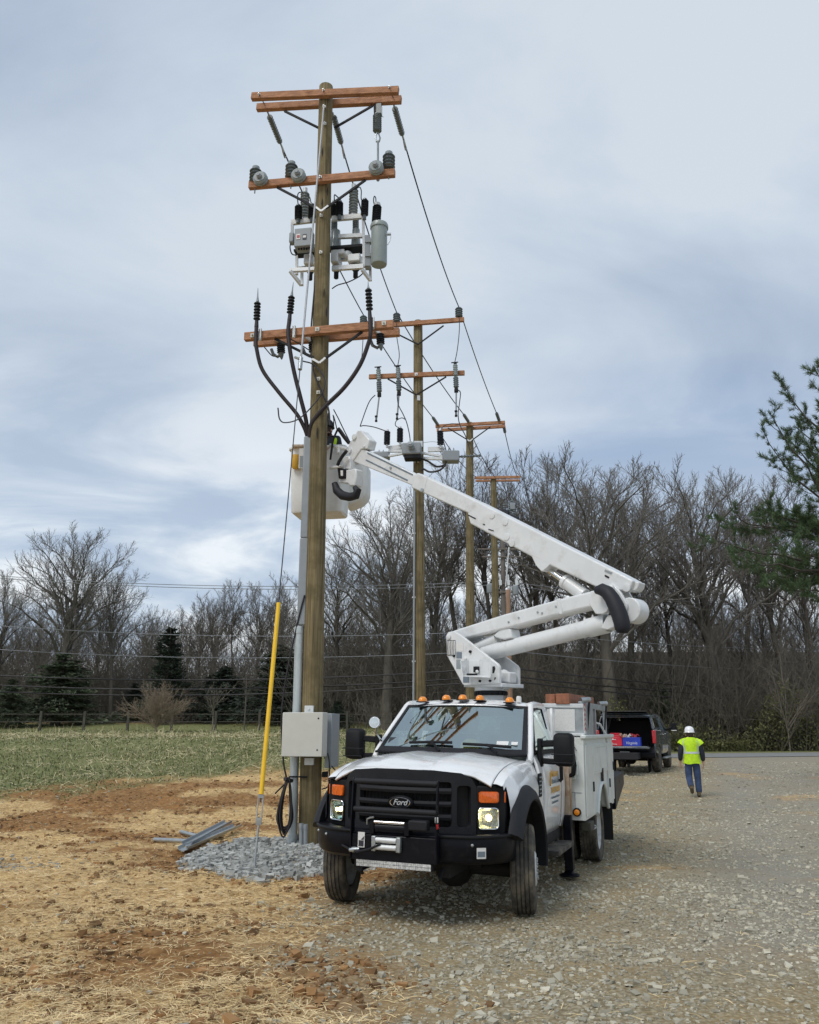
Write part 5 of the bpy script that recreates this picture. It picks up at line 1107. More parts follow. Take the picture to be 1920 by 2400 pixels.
for i in range(3):
    d = (p4e[i] - p3o[i]).normalized(); d = (d + Vector((0, 0, -.2))).normalized(); mb = p3.M(); mb._lathe(p3o[i], d, shed_profile(.75, .07, 6, .7), 10); p3.part(mb, 'deadend_insulator', 'porcd', a3b, smooth=40)
    wire(arc_pts(p3o[i] + d * .75, p4e[i], .2, 14), .018, 'wire', ('left', 'middle', 'right')[i] + ' phase wire between the third and fourth poles', 'phase_wire', 'phase wires from the third pole')
# black gear on pole 4
gr4 = thing('pole_recloser', 'black recloser cluster on the fourth pole, just above the boom', 'recloser', p4.p((1200, 1210), -.3))
gb = gr4.location.copy(); GM = lambda: MB(Matrix.Translation(-gb)); Q = lambda c, o=-.3: p4.p((1140 + c[0] / 7.183, 1180 + c[1] / 7.183), o)
mb = GM(); mb.beam(Q((240, 130)), Q((380, 180)), .3, .3); mb.beam(Q((380, 210)), Q((550, 280)), .3, .25); mb.build('recloser_tank', M['poly'], gr4, bevel=.05)
for c in ((300, 120), (430, 60), (470, 120), (400, 100)):
    mb = GM(); mb._lathe(Q(c) - Vector((0, 0, .2)), Vector((0, 0, 1)), shed_profile(.55, .09, 5), 10); mb.build('bushing', M['porcd'], gr4, smooth=40)
mb = GM(); mb.box(Q((440, 50)), (.25, .2, .35)); mb.build('gear_box', M['grey'], gr4, bevel=.03)
# white conduit on pole 2's front, from below the boom down
cd = thing('pole_conduit', 'thin grey conduit strapped down the front of the second pole', 'conduit', p2.p((968, 1640), -.2)); cb_ = cd.location.copy()
mb = MB(Matrix.Translation(-cb_)); mb.cyl(p2.p((972, 1150), -.18), p2.p((969, 1690), -.22), .03, n=8); mb.build('conduit_pipe', M['grey'], cd, smooth=60)
for y in (1250, 1400, 1550): mb = MB(Matrix.Translation(-cb_)); mb.box(p2.p((970, y), -.2), (.1, .03, .04)); mb.build('pipe_strap', M['alu'], cd)
# ---- recloser rack on pole 1
rk = thing('recloser_rack', 'aluminium recloser rack with grey and black bushings high on the nearest pole', 'recloser', p1.axis_at(zr((580, 1400)))); RB = rk.location.copy()
RM = lambda: MB(Matrix.Translation(-RB)); rp = lambda c, o: p1.p(zr(c), o)
def rpt(mb, name, m, par=None, **k): return mb.build(name, M[m], par or rk, **k)
for a, b, o, h in (((130, 700), (470, 660), .35, .10), ((680, 650), (1125, 610), .35, .10), ((770, 890), (1110, 875), .35, .08), ((680, 1320), (1110, 1290), .3, .09), ((110, 1345), (460, 1325), .1, .07), ((780, 1200), (1110, 1185), .6, .06), ((200, 1320), (460, 1300), .6, .06)):
    mb = RM(); mb.beam(rp(a, o), rp(b, o), .06, h); rpt(mb, 'rack_beam', 'alu', bevel=.004)
for a, b, o in (((145, 700), (145, 860), .35), ((1100, 625), (1105, 900), .35), ((1110, 880), (1108, 1300), .32), ((205, 1150), (205, 1400), .4), ((1195, 1300), (1200, 1480), .4), ((275, 1360), (275, 1545), .2)):
    mb = RM(); mb.beam(rp(a, o), rp(b, o), .05, .07, up=(0, 1, 0)); rpt(mb, 'rack_post', 'alu', bevel=.004)
for a, b in (((115, 1350), (270, 1545)), ((1085, 1330), (1200, 1480))):
    mb = RM(); mb.beam(rp(a, .05), rp(b, .2), .05, .06); rpt(mb, 'rack_foot', 'alu', bevel=.004)
mb = RM(); mb.beam(rp((190, 1120), .45), rp((480, 1100), .45), .26, .04); rpt(mb, 'rack_shelf', 'charcoal')
mb = RM(); mb.beam(rp((660, 1085), .45), rp((1105, 1050), .45), .26, .05); rpt(mb, 'rack_shelf', 'charcoal')
mb = RM(); mb.beam(rp((680, 1125), .42), rp((860, 1110), .42), .16, .10); rpt(mb, 'mechanism_cover', 'alu', bevel=.02)
mb = RM(); mb.sphere(rp((890, 1140), .42), .09, 12, 8); rpt(mb, 'mechanism_cam', 'alu', smooth=50)
for k, (xt, yt, xb, yb) in enumerate(((318, 300, 312, 640), (975, 250, 965, 590), (715, 470, 712, 640))):
    a, b = rp((xb, yb), .5), rp((xt, yt), .5); mb = RM(); mb._lathe(a, (b - a).normalized(), shed_profile((b - a).length, .088 if k < 2 else .075, 9, .7), 18); bs = rpt(mb, 'bushing', 'porc' if k < 2 else 'poly', smooth=35)
    mb = RM(); mb.cyl(b, b + Vector((0, 0, .10)), .045, n=12); mb.cyl(a - Vector((0, 0, .08)), a, .06, n=12); rpt(mb, 'bushing_cap', 'alu', bs, smooth=50)
for xt, yt, xb, yb, m_, r_ in ((1000, 650, 1000, 780, 'porcd', .062), (712, 690, 710, 800, 'porcd', .062)):
    a, b = rp((xb, yb), .5), rp((xt, yt), .5); mb = RM(); mb._lathe(a, (b - a).normalized(), shed_profile((b - a).length, r_, 5, .8), 14); rpt(mb, 'lower_bushing', m_, smooth=35)
for x0, x1, y0, y1, y2 in ((950, 1050, 790, 900, 1050), (690, 755, 810, 900, 1060), (350, 420, 1000, 1040, 1100)):
    c = rp(((x0 + x1) / 2, y0), .5); e = rp(((x0 + x1) / 2, y2), .5); L = (c - e).length; r_ = (rp((x1, y0), .5) - rp((x0, y0), .5)).length / 2 if x0 == 950 else .09
    mb = RM(); mb.lathe(e, (0, 0, 1), [(0, r_ * 1.3), (L * .55, r_ * 1.15), (L * .62, r_ * 1.0), (L * .97, r_), (L, r_ * .85)], 18); rpt(mb, 'recloser_pole', 'porc', smooth=40)
for (x0, x1, y0, y1) in ((915, 1085, 1180, 1280), (690, 790, 1170, 1290), (330, 450, 1180, 1310)):
    c = rp(((x0 + x1) / 2, y1), .45); t_ = rp(((x0 + x1) / 2, y0), .45); w_ = (rp((x1, y0), .45) - rp((x0, y0), .45)).length
    mb = RM(); mb.box((c + t_) / 2, (w_, .34, (t_ - c).z), -p1.t); bx = rpt(mb, 'operating_box', 'alu', bevel=.02)
    mb = RM(); mb.lathe(c + Vector((0, 0, -.02)), (0, 0, -1), [(0, w_ * .45), (.08, .06), (.09, .045), (.22, .045), (.23, .035)], 14); rpt(mb, 'bottom_connector', 'charcoal', bx, smooth=40)
for xt, yt, xb, yb in ((228, 480, 226, 650), (415, 470, 408, 640), (782, 430, 780, 600), (1125, 400, 1118, 600)):
    a, b = rp((xb, yb), .3), rp((xt, yt), .3); mb = RM(); mb._lathe(a, (b - a).normalized(), shed_profile((b - a).length, .072, 9, .72), 14); ar = rpt(mb, 'arrester', 'poly', smooth=35); mb = RM(); mb.sphere(b, .05, 10, 6); mb.cyl(a - Vector((0, 0, .09)), a, .035, n=10); rpt(mb, 'arrester_cap', 'porcd', ar, smooth=50)
# control cabinet on the rack
cbx = thing('recloser_control_box', 'small grey control box with square decals left of the nearest pole', 'control box', rp((280, 1040), -.02)); cB = cbx.location.copy(); CM = lambda: MB(Matrix.Translation(-cB))
x0, x1, y0, y1 = 175, 400, 770, 1010; wv = (rp((x1, 900), -.05) - rp((x0, 900), -.05)).length; c = rp(((x0 + x1) / 2 - 4, (y0 + y1) / 2), -.05); hv = (rp((280, y0), -.05) - rp((280, y1), -.05)).z
mb = CM(); mb.box(c + p1.w * .12, (wv, .24, hv), -p1.t); mb.build('box_shell', M['grey'], cbx, bevel=.012)
mb = CM(); mb.box(rp((225, 888), -.056) , (.075, .006, .11), -p1.t); s_ = mb.build('decal', M['sticker'], cbx); mb = CM(); mb.box(rp((225, 885), -.061), (.05, .004, .055), -p1.t); mb.build('decal_print', M['chev_r'], s_)
mb = CM(); mb.box(rp((310, 888), -.056), (.07, .006, .105), -p1.t); s_ = mb.build('display_window', M['stickerd'], cbx); mb = CM(); mb.box(rp((310, 885), -.061), (.055, .004, .045), -p1.t); mb.build('display', M['sticker'], s_)
mb = CM(); mb.box(rp((145, 920), .05), (.09, .14, .2), -p1.t); mb.build('connector_block', M['grey'], cbx, bevel=.02)
for k in range(5): mb = CM(); mb.lathe(rp((235 + k * 35, 1030), .03), (0, 0, -1), [(0, .018), (.05, .018)], 8); mb.build('gland', M['black'], cbx)
mb = CM(); mb.tube(spline([rp(c, .05) for c in ((125, 960), (115, 1040), (140, 1120), (200, 1140))]), .012, 6); mb.build('control_cable', M['cable'], cbx, smooth=60)
# leads on the rack
for i, (pts, lab) in enumerate((([(285, 285), (230, 300), (215, 360), (225, 470)], 'thin lead looping over the leftmost grey bushing'), ([(350, 320), (380, 360), (395, 420), (415, 470)], 'thin lead right of the leftmost grey bushing'), ([(715, 440), (712, 330), (740, 340), (800, 400), (815, 440)], 'thin lead looping right behind the nearest pole'), ([(1000, 250), (1050, 220), (1075, 270), (1075, 380), (1115, 410)], 'thin lead over the tallest grey bushing'), ([(1250, 460), (1240, 400), (1250, 345), (1270, 370), (1272, 440)], 'thin lead looped over the transformer bushing'), ([(680, 1590), (760, 1540), (900, 1500), (1040, 1430), (1110, 1370)], 'thin ground lead curving up to the recloser rack'))):
    wire(spline([rp(c, .42) for c in pts]), .011, 'wire', lab, 'lead_wire', 'leads on the nearest pole rack')
# transformer can
tf = thing('potential_transformer', 'grey cylindrical transformer can with a black bushing right of the nearest pole', 'transformer', rp((1312, 1270), .15)); tB = tf.location.copy(); FM = lambda: MB(Matrix.Translation(-tB))
r_ = (rp((1420, 1000), .15) - rp((1207, 1000), .15)).length / 2; h_ = (rp((1312, 780), .15) - rp((1312, 1265), .15)).z
mb = FM(); mb.lathe(tB, (0, 0, 1), [(0, r_ * .94), (.02, r_), (h_, r_)], 32); mb.build('can', M['tank'], tf, smooth=40)
mb = FM(); mb.lathe(tB + Vector((0, 0, h_)), (0, 0, 1), [(0, r_ * 1.12), (.05, r_ * 1.14), (.09, r_ * 1.05), (.12, r_ * .7)], 32); mb.build('lid', M['tank'], tf, smooth=35)
a, b = tB + Vector((-.06, 0, h_ + .1)), rp((1290, 480), .15); mb = FM(); mb._lathe(a, (b - a).normalized(), shed_profile((b - a).length, .085, 10, .72), 16); mb.build('bushing', M['poly'], tf, smooth=35)
mb = FM(); mb.lathe(b, (0, 0, 1), [(0, .07), (.06, .06), (.08, .03)], 12);  mb.build('bushing_cap', M['alu'], tf, smooth=40)
mb = FM(); mb.box(rp((1450, 855), .1), (.07, .05, .03)); mb.tube(spline([rp(c, .1) for c in ((1450, 855), (1470, 870), (1465, 930), (1430, 1000))]), .008, 6); mb.build('ground_strap', M['steel'], tf, smooth=60)
mb = FM(); mb.beam(rp((1160, 900), .25), rp((1165, 1310), .25), .10, .16, up=(0, 1, 0)); mb.box(rp((1180, 960), .2), (.14, .1, .06)); mb.box(rp((1180, 1150), .2), (.14, .1, .06)); mb.build('hanger', M['grey'], tf)
# hanging switch on the top arm
hs_ = thing('hanging_insulator', 'grey hanging insulator with a long rod below the top crossarm', 'insulator', p1.p(z1((990, 640)), .26)); hB = hs_.location.copy(); HM = lambda: MB(Matrix.Translation(-hB))
hp_ = lambda c: p1.p(z1(c), .22)
mb = HM(); a, b = hp_((990, 425)), hp_((990, 315)); mb._lathe(a, (b - a).normalized(), shed_profile((b - a).length, .085, 8, .85), 16); mb.build('insulator_body', M['porcd'], hs_, smooth=35)
mb = HM(); mb.beam(hp_((974, 180)), hp_((980, 300)), .04, .05, up=(0, 1, 0)); mb.cyl(hp_((982, 250)), hp_((985, 315)), .05, n=10); mb.build('hanger_bolt', M['charcoal'], hs_)
mb = HM(); mb.box(hp_((1003, 282)), (.10, .12, .22), -p1.t); mb.tube([hp_((1018, 300)), hp_((1022, 325)), hp_((1032, 328))], .008, 5); mb.build('arc_shield', M['porc'], hs_, bevel=.04)
mb = HM(); mb.tube([hp_((988, 430)), hp_((978, 470)), hp_((985, 495)), hp_((1003, 495)), hp_((1010, 470)), hp_((998, 435))], .016, 6); mb.build('clevis', M['steel'], hs_, smooth=60)
mb = HM(); mb.cyl(hp_((995, 490)), hp_((995, 745)), .02, n=8); mb.sphere(hp_((995, 750)), .035, 8, 6); mb.build('pull_rod', M['grey'], hs_, smooth=60)
# cable terminations, cables, arresters below the lower crossarms
riser_top = p1.p(z2((452, 850)), -.05)
for i, (tip, t0, b0, cab) in enumerate((((186, 1480), (183, 1575), (176, 1745), [(176, 1745), (172, 1830), (180, 1900), (205, 2000)]), ((425, 1440), (413, 1535), (398, 1700), [(398, 1700), (390, 1780), (403, 1900), (420, 2005)]), ((928, 1435), (930, 1485), (942, 1690), [(942, 1690), (945, 1790), (925, 1900), (880, 2000)]))):
    lab = ('left', 'middle', 'right')[i]; rt = thing('cable_termination', f'{lab} black shed cable termination standing on the lower crossarm', 'cable termination', p1.p(z1(b0), -.33), 0, 'cable terminations on the nearest pole'); q0 = rt.location.copy(); KM = lambda: MB(Matrix.Translation(-q0))
    A_, B_ = p1.p(z1(b0), -.33), p1.p(z1(t0), -.33); mb = KM(); mb._lathe(A_.lerp(B_, .28), (B_ - A_).normalized(), shed_profile((B_ - A_).length * .72, .062, 6, .36), 14); mb.build('shed_stack', M['poly'], rt, smooth=35)
    mb = KM(); mb.tube([A_, A_.lerp(B_, .3)], [.038, .030], 12); mb.build('stress_cone', M['cable'], rt, smooth=60)
    mb = KM(); mb.tube([B_, B_.lerp(p1.p(z1(tip), -.33), .35), p1.p(z1(tip), -.33)], [.03, .014, .004], 8); mb.build('lug', M['grey'], rt, smooth=60)
    low = [[(152, 340), (185, 460), (280, 590), (380, 710), (425, 790), (447, 850)], [(345, 350), (370, 480), (405, 620), (435, 740), (450, 850)], [(800, 300), (750, 430), (660, 560), (540, 680), (470, 770), (456, 850)]][i]
    pts = [p1.p(z1(c), -.33) for c in cab[:2]] + [p1.p(z2(c), -.33 + .28 * (k / (len(low) - 1)) if i < 2 else -.30 + .22 * (k / (len(low) - 1))) for k, c in enumerate(low)]
    mb = MB(); mb.tube(spline(pts), .036 if i else .034, 10); tag(mb.build('power_cable', M['cabler'], smooth=60), f'{lab} thick dark cable curving from its termination down to the riser', 'cable', 'power cables entering the riser')
for i, (c, x) in enumerate((((335, 1875), 'left'), ((548, 1870), 'middle'), ((1005, 1815), 'right'))):
    rt = thing('surge_arrester', f'{x} black surge arrester hanging below the lower crossarms', 'arrester', p1.p(z1((c[0], c[1] + 75)), .15), 0, 'arresters under the lower crossarms'); q0 = rt.location.copy(); KM = lambda: MB(Matrix.Translation(-q0))
    a = p1.p(z1((c[0] + 5, c[1] - 25)), .15); b = p1.p(z1((c[0] + 8, c[1] + 45)), .15); mb = KM(); mb._lathe(b, (a - b).normalized(), shed_profile((a - b).length, .075, 5, .7), 14); mb.build('shed_stack', M['poly'], rt, smooth=35)
    mb = KM(); mb.tube([b, b + Vector((-.06, 0, -.07)), b + Vector((-.14, 0, -.02)), b + Vector((-.18, 0, .08))], .03, 8); mb.lathe(b, (.1, 0, -1), [(0, .05), (.08, .03), (.12, .01)], 10); mb.build('ground_terminal', M['porcd'], rt, smooth=50)
    mb = KM(); mb.beam(a, a + Vector((-.16, -.05, .12)), .04, .05); mb.build('bracket', M['alu'], rt)
for pts, o, lab in (([(230, 1880), (280, 1935), (320, 1940)], -.1, 'thin lead hanging under the left end of the lower crossarms'), ([(400, 1820), (470, 1860), (540, 1905)], -.1, 'thin lead under the middle of the lower crossarms'), ([(940, 1800), (960, 1860), (1000, 1880)], -.1, 'thin lead under the right end of the lower crossarms')):
    wire(spline([p1.p(z1(c), o) for c in pts]), .01, 'wire', lab, 'lead_wire', 'leads under the lower crossarms')
wire(spline([p1.p(z2(c), -.2) for c in ((420, 410), (480, 430), (540, 500), (540, 570), (490, 650), (400, 740), (320, 765), (285, 745), (275, 680))]), .012, 'wire', 'loose black wire end curling out left of the nearest pole', 'loose_wire')
wire(spline([p1.p(z2(c), -.19) for c in ((485, 400), (480, 470), (520, 570), (565, 680), (575, 780))]), .016, 'cable', 'black ground wire stapled down the front of the nearest pole', 'ground_wire')
wire(spline([p1.p(z1(c), -.1) for c in ((575, 1400), (560, 1560), (545, 1750), (548, 1850))]), .015, 'cable', 'black cable running down left of the nearest pole above the lower crossarms', 'ground_wire')
# guy strand, guard and anchor
GT = p1.p(z1((630, 262)), -.18); GA = at(595, 2052, 10.86); GA.z = hz(GA.x, GA.y) - .05
def gpt(py):   # point along the guy at picture row py
    lo, hi = 0., 1.
    for _ in range(40):
        m_ = (lo + hi) / 2; P = GT.lerp(GA, m_); q = P - CAM; fw = q.y * CP + q.z * SP; up = -q.y * SP + q.z * CP
        if 1200 - F * up / fw < py: lo = m_
        else: hi = m_
    return GT.lerp(GA, lo)
guy = thing('guy_wire', 'steel guy strand slanting from the nearest pole top down to a ground rod', 'guy wire', GA)
gM = lambda: MB(Matrix.Translation(-GA))
mb = gM(); mb.tube([GT, gpt(852)], .017, 8); mb.build('insulated_rod', M['rope'], guy, smooth=60)
mb = gM(); mb.tube([gpt(852), gpt(1880)], .009, 6); mb.build('strand', M['wire'], guy)
mb = gM(); mb.cyl(gpt(838), gpt(866), .035, n=8); mb.tube([gpt(845) + Vector((-.03, 0, .03)), gpt(845) + Vector((-.1, 0, .06))], .02, 6); mb.build('strand_clamp', M['steel'], guy, smooth=50)
mb = gM(); mb.tube([gpt(1413), gpt(1862)], .029, 12); mb.build('yellow_guard', M['yellow'], guy, smooth=60)
P0, P1_ = gpt(1866), gpt(1925); dd = (P1_ - P0).normalized(); sx = Vector((1, 0, 0))
mb = gM(); mb.box(P0, (.075, .04, .04)); mb.box(P1_, (.07, .04, .08)); mb.tube([P0 - sx * .03, P1_ - sx * .03], .008, 6); mb.tube([P0 + sx * .03, P1_ + sx * .03], .008, 6); mb.build('turnbuckle', M['steel'], guy)
mb = gM(); mb.tube([gpt(1925), GA - dd * 0 + dd * .15], .013, 8); mb.build('anchor_rod', M['steel'], guy, smooth=60)
# riser: U-guard, galvanised pipe
rs = thing('cable_riser', 'grey cable riser of U-guard and galvanised pipe beside the nearest pole', 'conduit', p1.p((684, 1972), -.03)); rB = rs.location.copy(); rM = lambda: MB(Matrix.Translation(-rB))
def rr_(c, o=-.06): return p1.p(c, o)
wd = .115
for y0_, y1_, w_ in ((1024, 1262, .125), (1262, 1466, .14)):
    mb = rM(); mb.beam(rr_((722 - (y0_ - 1024) * .035, y0_)), rr_((722 - (y1_ - 1024) * .035, y1_)), .10, w_, up=(1, 0, 0)); mb.build('u_guard', M['grey'], rs, bevel=.02)
mb = rM(); mb.tube([rr_((702, 1468)), rr_((697, 1640)), rr_((690, 1800)), rr_((686, 1985))], .068, 18); mb.build('pipe', M['galv'], rs, smooth=60)
mb = rM(); mb.cyl(rr_((701, 1485)), rr_((701, 1470)), .075, n=18); mb.build('coupling', M['galv'], rs, smooth=50); mb = rM(); mb.cyl(rr_((686, 1955)), rr_((686, 1985)), .08, n=18); mb.build('coupling', M['galv'], rs, smooth=50)
mb = rM(); mb.tube([rr_((690, 1820)) + Vector((-.07, -.08, 0)), rr_((690, 1820)) + Vector((.06, -.09, .0)), rr_((715, 1820)) + Vector((.05, -.16, 0))], .012, 6); mb.build('strap', M['black'], rs)
for i, (x, y0_, y1_, lab) in enumerate(((706, 1930, 1985, 'left of two short grey conduit stubs at the pole foot'), (716, 1932, 1985, 'right of two short grey conduit stubs at the pole foot'))):
    mb = MB(); mb.cyl(at(x, y1_, 12.85), at(x, y0_, 12.85), .03, n=12); mb.cyl(at(x, y0_ + 12, 12.85), at(x, y0_, 12.85), .035, n=12); o = mb.build('conduit_stub', M['grey'], smooth=50); tag(o, lab, 'conduit', 'conduit stubs at the pole foot')
# cabinet
kb = thing('electrical_cabinet', 'beige metal electrical cabinet strapped to the front of the nearest pole', 'cabinet', p1.p((712, 1775), -.3)); kB = kb.location.copy(); KM = lambda: MB(Matrix.Translation(-kB))
A_, B_, C_ = p1.p((660, 1670), -.46), p1.p((757, 1669), -.46), p1.p((660, 1774), -.46); wv = (B_ - A_).length; hv = (A_ - C_).z; cc = (B_ + C_) / 2
mb = KM(); mb.box(cc + p1.w * .13, (wv, .24, hv), -p1.t - .08); sh = mb.build('cabinet_shell', M['beige'], kb, bevel=.012)
mb = KM(); mb.box(cc - p1.w * -.002, (wv * .985, .014, hv * .985), -p1.t - .08); mb.build('cabinet_door', M['beige'], kb, bevel=.005)
for c in ((747, 1684), (744, 1758)): mb = KM(); P = p1.p(c, -.475); mb.lathe(P, -p1.w, [(0, .014), (.012, .014)], 12); mb.build('lock', M['black'], kb)
mb = KM(); mb.box(p1.p((747, 1685), -.474), (.03, .008, .045), -p1.t - .08); mb.build('latch_plate', M['black'], kb)
for y in (1662, 1785): mb = KM(); P = p1.p((725, y), -.19); mb.box(P, (.14, .05, .10), -p1.t); mb.cyl(P - p1.w * .03, P - p1.w * .045, .018, n=8); mb.build('mounting_rail', M['alu'], kb, bevel=.004)
mb = KM(); c = p1.p((779, 1735), .1); mb.box(c, (.10, .5, .80), -p1.t); mb.build('rear_panel', M['grey'], kb, bevel=.008)
mb = KM(); mb.tube(spline([p1.p(c, -.2) for c in ((768, 1765), (772, 1790), (770, 1840), (755, 1850))]), .010, 6); mb.tube(spline([p1.p(c, -.1) for c in ((760, 1775), (772, 1790), (786, 1805))]), .012, 6); mb.build('cabinet_cable', M['cable'], kb, smooth=60)
mb = KM(); mb.box(p1.p((762, 1815), -.05), (.09, .10, .08)); mb.build('junction_box', M['black'], kb, bevel=.01)
# coil of black cable tied at the pole foot
ck = thing('cable_coil', 'loose hanging coil of black cable tied to the riser pipe', 'cable', p1.p((672, 1965), -.35)); cB_ = ck.location.copy()
rg = random.Random(3)
for k in range(7):
    x0, x1 = 655 + rg.uniform(-6, 8), 672 + rg.uniform(0, 14); yb = 1958 + rg.uniform(-20, 8); o = -.3 - .02 * k; mb = MB(Matrix.Translation(-cB_))
    mb.tube(spline([p1.p(c, o) for c in ((672 + k, 1822), ((x0 + 668) / 2, 1870), (x0, 1920), ((x0 + x1) / 2 - 2, yb), (x1, 1920), (679 + k * .6, 1860), (678, 1822))], 5), .014, 6); mb.build('cable_loop', M['cable'], ck, smooth=60)
mb = MB(Matrix.Translation(-cB_)); mb.tube([p1.p((645, 1860), -.3), p1.p((665, 1840), -.35), p1.p((684, 1828), -.32)], .012, 6); mb.tube([p1.p((668, 1826), -.45), p1.p((684, 1830), -.25)], .03, 6); mb.build('tie', M['cable'], ck)
wire(spline([p1.p(c, -.12) for c in ((714, 1395), (700, 1450), (672, 1580), (660, 1680), (664, 1780), (672, 1825))]), .015, 'cable', 'black cable hanging down left of the cabinet to the coil', 'hanging_cable')
# channel, pipes on the ground
def gat(px, py, dz=0):
    d = ray(px, py); t = 5.
    for _ in range(60):
        P = CAM + d * t; t += (P.z - hz(P.x, P.y) - dz) / max(.02, -d.z) * .6
    return CAM + d * t
P0, P1_ = gat(428, 2000, .02), gat(556, 1944, .05); d = (P1_ - P0).normalized(); sd_ = Vector((d.y, -d.x, 0)).normalized(); upv = Vector((0, 0, 1)); prof = [(x * .62, z * .6) for x, z in ((-.13, .10), (-.10, .02), (0, -.02), (.10, .02), (.13, .10), (.115, .10), (.09, .035), (0, 0), (-.09, .035), (-.115, .10))]
mb = MB(); mb.loft([[P + sd_ * a + upv * (b + .03) for a, b in prof] for P in (P0, P1_)], True, True); o = mb.build('steel_channel', M['steel']); tag(o, 'long grey steel U-channel lying at the edge of the stone pad', 'channel')
P0, P1_ = gat(437, 1988, .05), gat(535, 1934, .06); mb = MB(); mb.loft([[P + sd_ * a + upv * (b + .03) for a, b in prof] for P in (P0, P1_)], True, True); o = mb.build('steel_channel', M['grey']); tag(o, 'darker channel lying tucked behind the steel U-channel', 'channel')
for a, b, lab in (((362, 1968), (450, 1972), 'grey pipe lying in the straw left of the steel channel, front one'), ((424, 1950), (470, 1962), 'short grey pipe lying in the straw behind the front pipe')):
    mb = MB(); mb.cyl(gat(*a, .03), gat(*b, .05), .032, n=10); o = mb.build('pipe_length', M['steel'], smooth=60); tag(o, lab, 'pipe', 'pipes on the ground')
mb = MB(); c = gat(423, 1985, .05); mb.box(c, (.10, .3, .03), .5); o = mb.build('wood_scrap', M['strawM'], bevel=.004); tag(o, 'small pale wood scrap beside the end of the steel channel', 'wood scrap')
# ================================================================== road-side line far behind
rd = Pole(Vector((at(1178, 1500, 50).x, 50, hz(5.6, 50))), at(1178, 1262, 50), 0, 'old weathered grey roadside pole behind the fourth pole', .17, .13, 'wtwood', 'roadside_pole', 'old poles along the road')
rd2 = Pole(Vector((at(1190, 1500, 46).x, 46, hz(5.4, 46))), at(1191, 1383, 46), 0, 'short reddish roadside pole just behind the turret', .15, .13, 'redwood', 'roadside_pole', 'old poles along the road')
for y, x0, x1 in ((1287, 1120, 1218), (1305, 1130, 1225), (1368, 1165, 1205), (1388, 1166, 1200)):
    rd.arm((x0, y), (x1, y), -.18, ident, .09, .09, 'wtwood')
for x, y, r in ((1149, 1378, 8), (1209, 1382, 7)):
    P = rd.p((x, y + 12), -.3); q = at(x + r, y + 12, 49.7); rr0 = (q - P).x; mb = rd.M(); mb.lathe(P, (0, 0, 1), [(0, rr0 * .9), (.04, rr0), (.5, rr0), (.58, rr0 * .6)], 14); t_ = rd.part(mb, 'transformer_can', 'grey', smooth=40)
for x in (1173, 1192, 1211): 
    P = rd.p((x, 1366), -.25); mb = rd.M(); mb.box(P, (.16, .16, .3)); mb.cyl(P + Vector((0, 0, .15)), P + Vector((0, 0, .5)), .05, n=8); rd.part(mb, 'cutout', 'alu')
mb = rd.M(); mb.beam(rd.p((1185, 1375), -.2), rd.p((1193, 1282), -.2), .07, .07); rd.part(mb, 'arm_bracket', 'alu')
rows_ = ((1345, 1362, 1428, 'wirel'), (1350, 1370, 1441, 'wirel'), (1462, 1478, 1521, 'wirel'), (1518, 1524, 1571, 'wirel'), (1580, 1564, 1621, 'wire'), (1603, 1583, 1636, 'wire'), (1619, 1594, 1652, 'wire'))
nmz = ('highest', 'second highest', 'third', 'fourth', 'fifth', 'sixth', 'lowest')
for (yl, yc, yr, mm), nm in zip(rows_, nmz):
    L0, C0, R0 = at(-60, yl, 54), at(1180, yc, 50), at(1990, yr, 78)
    pts = arc_pts(L0, C0, .55, 16)[:-1] + arc_pts(C0, R0, .4, 10)
    wire(pts,   .020 if mm == 'wirel' else .042, mm if mm == 'wirel' else 'cable', f'{nm} roadside wire stretched right across in front of the woods', 'road_wire', 'roadside wires')
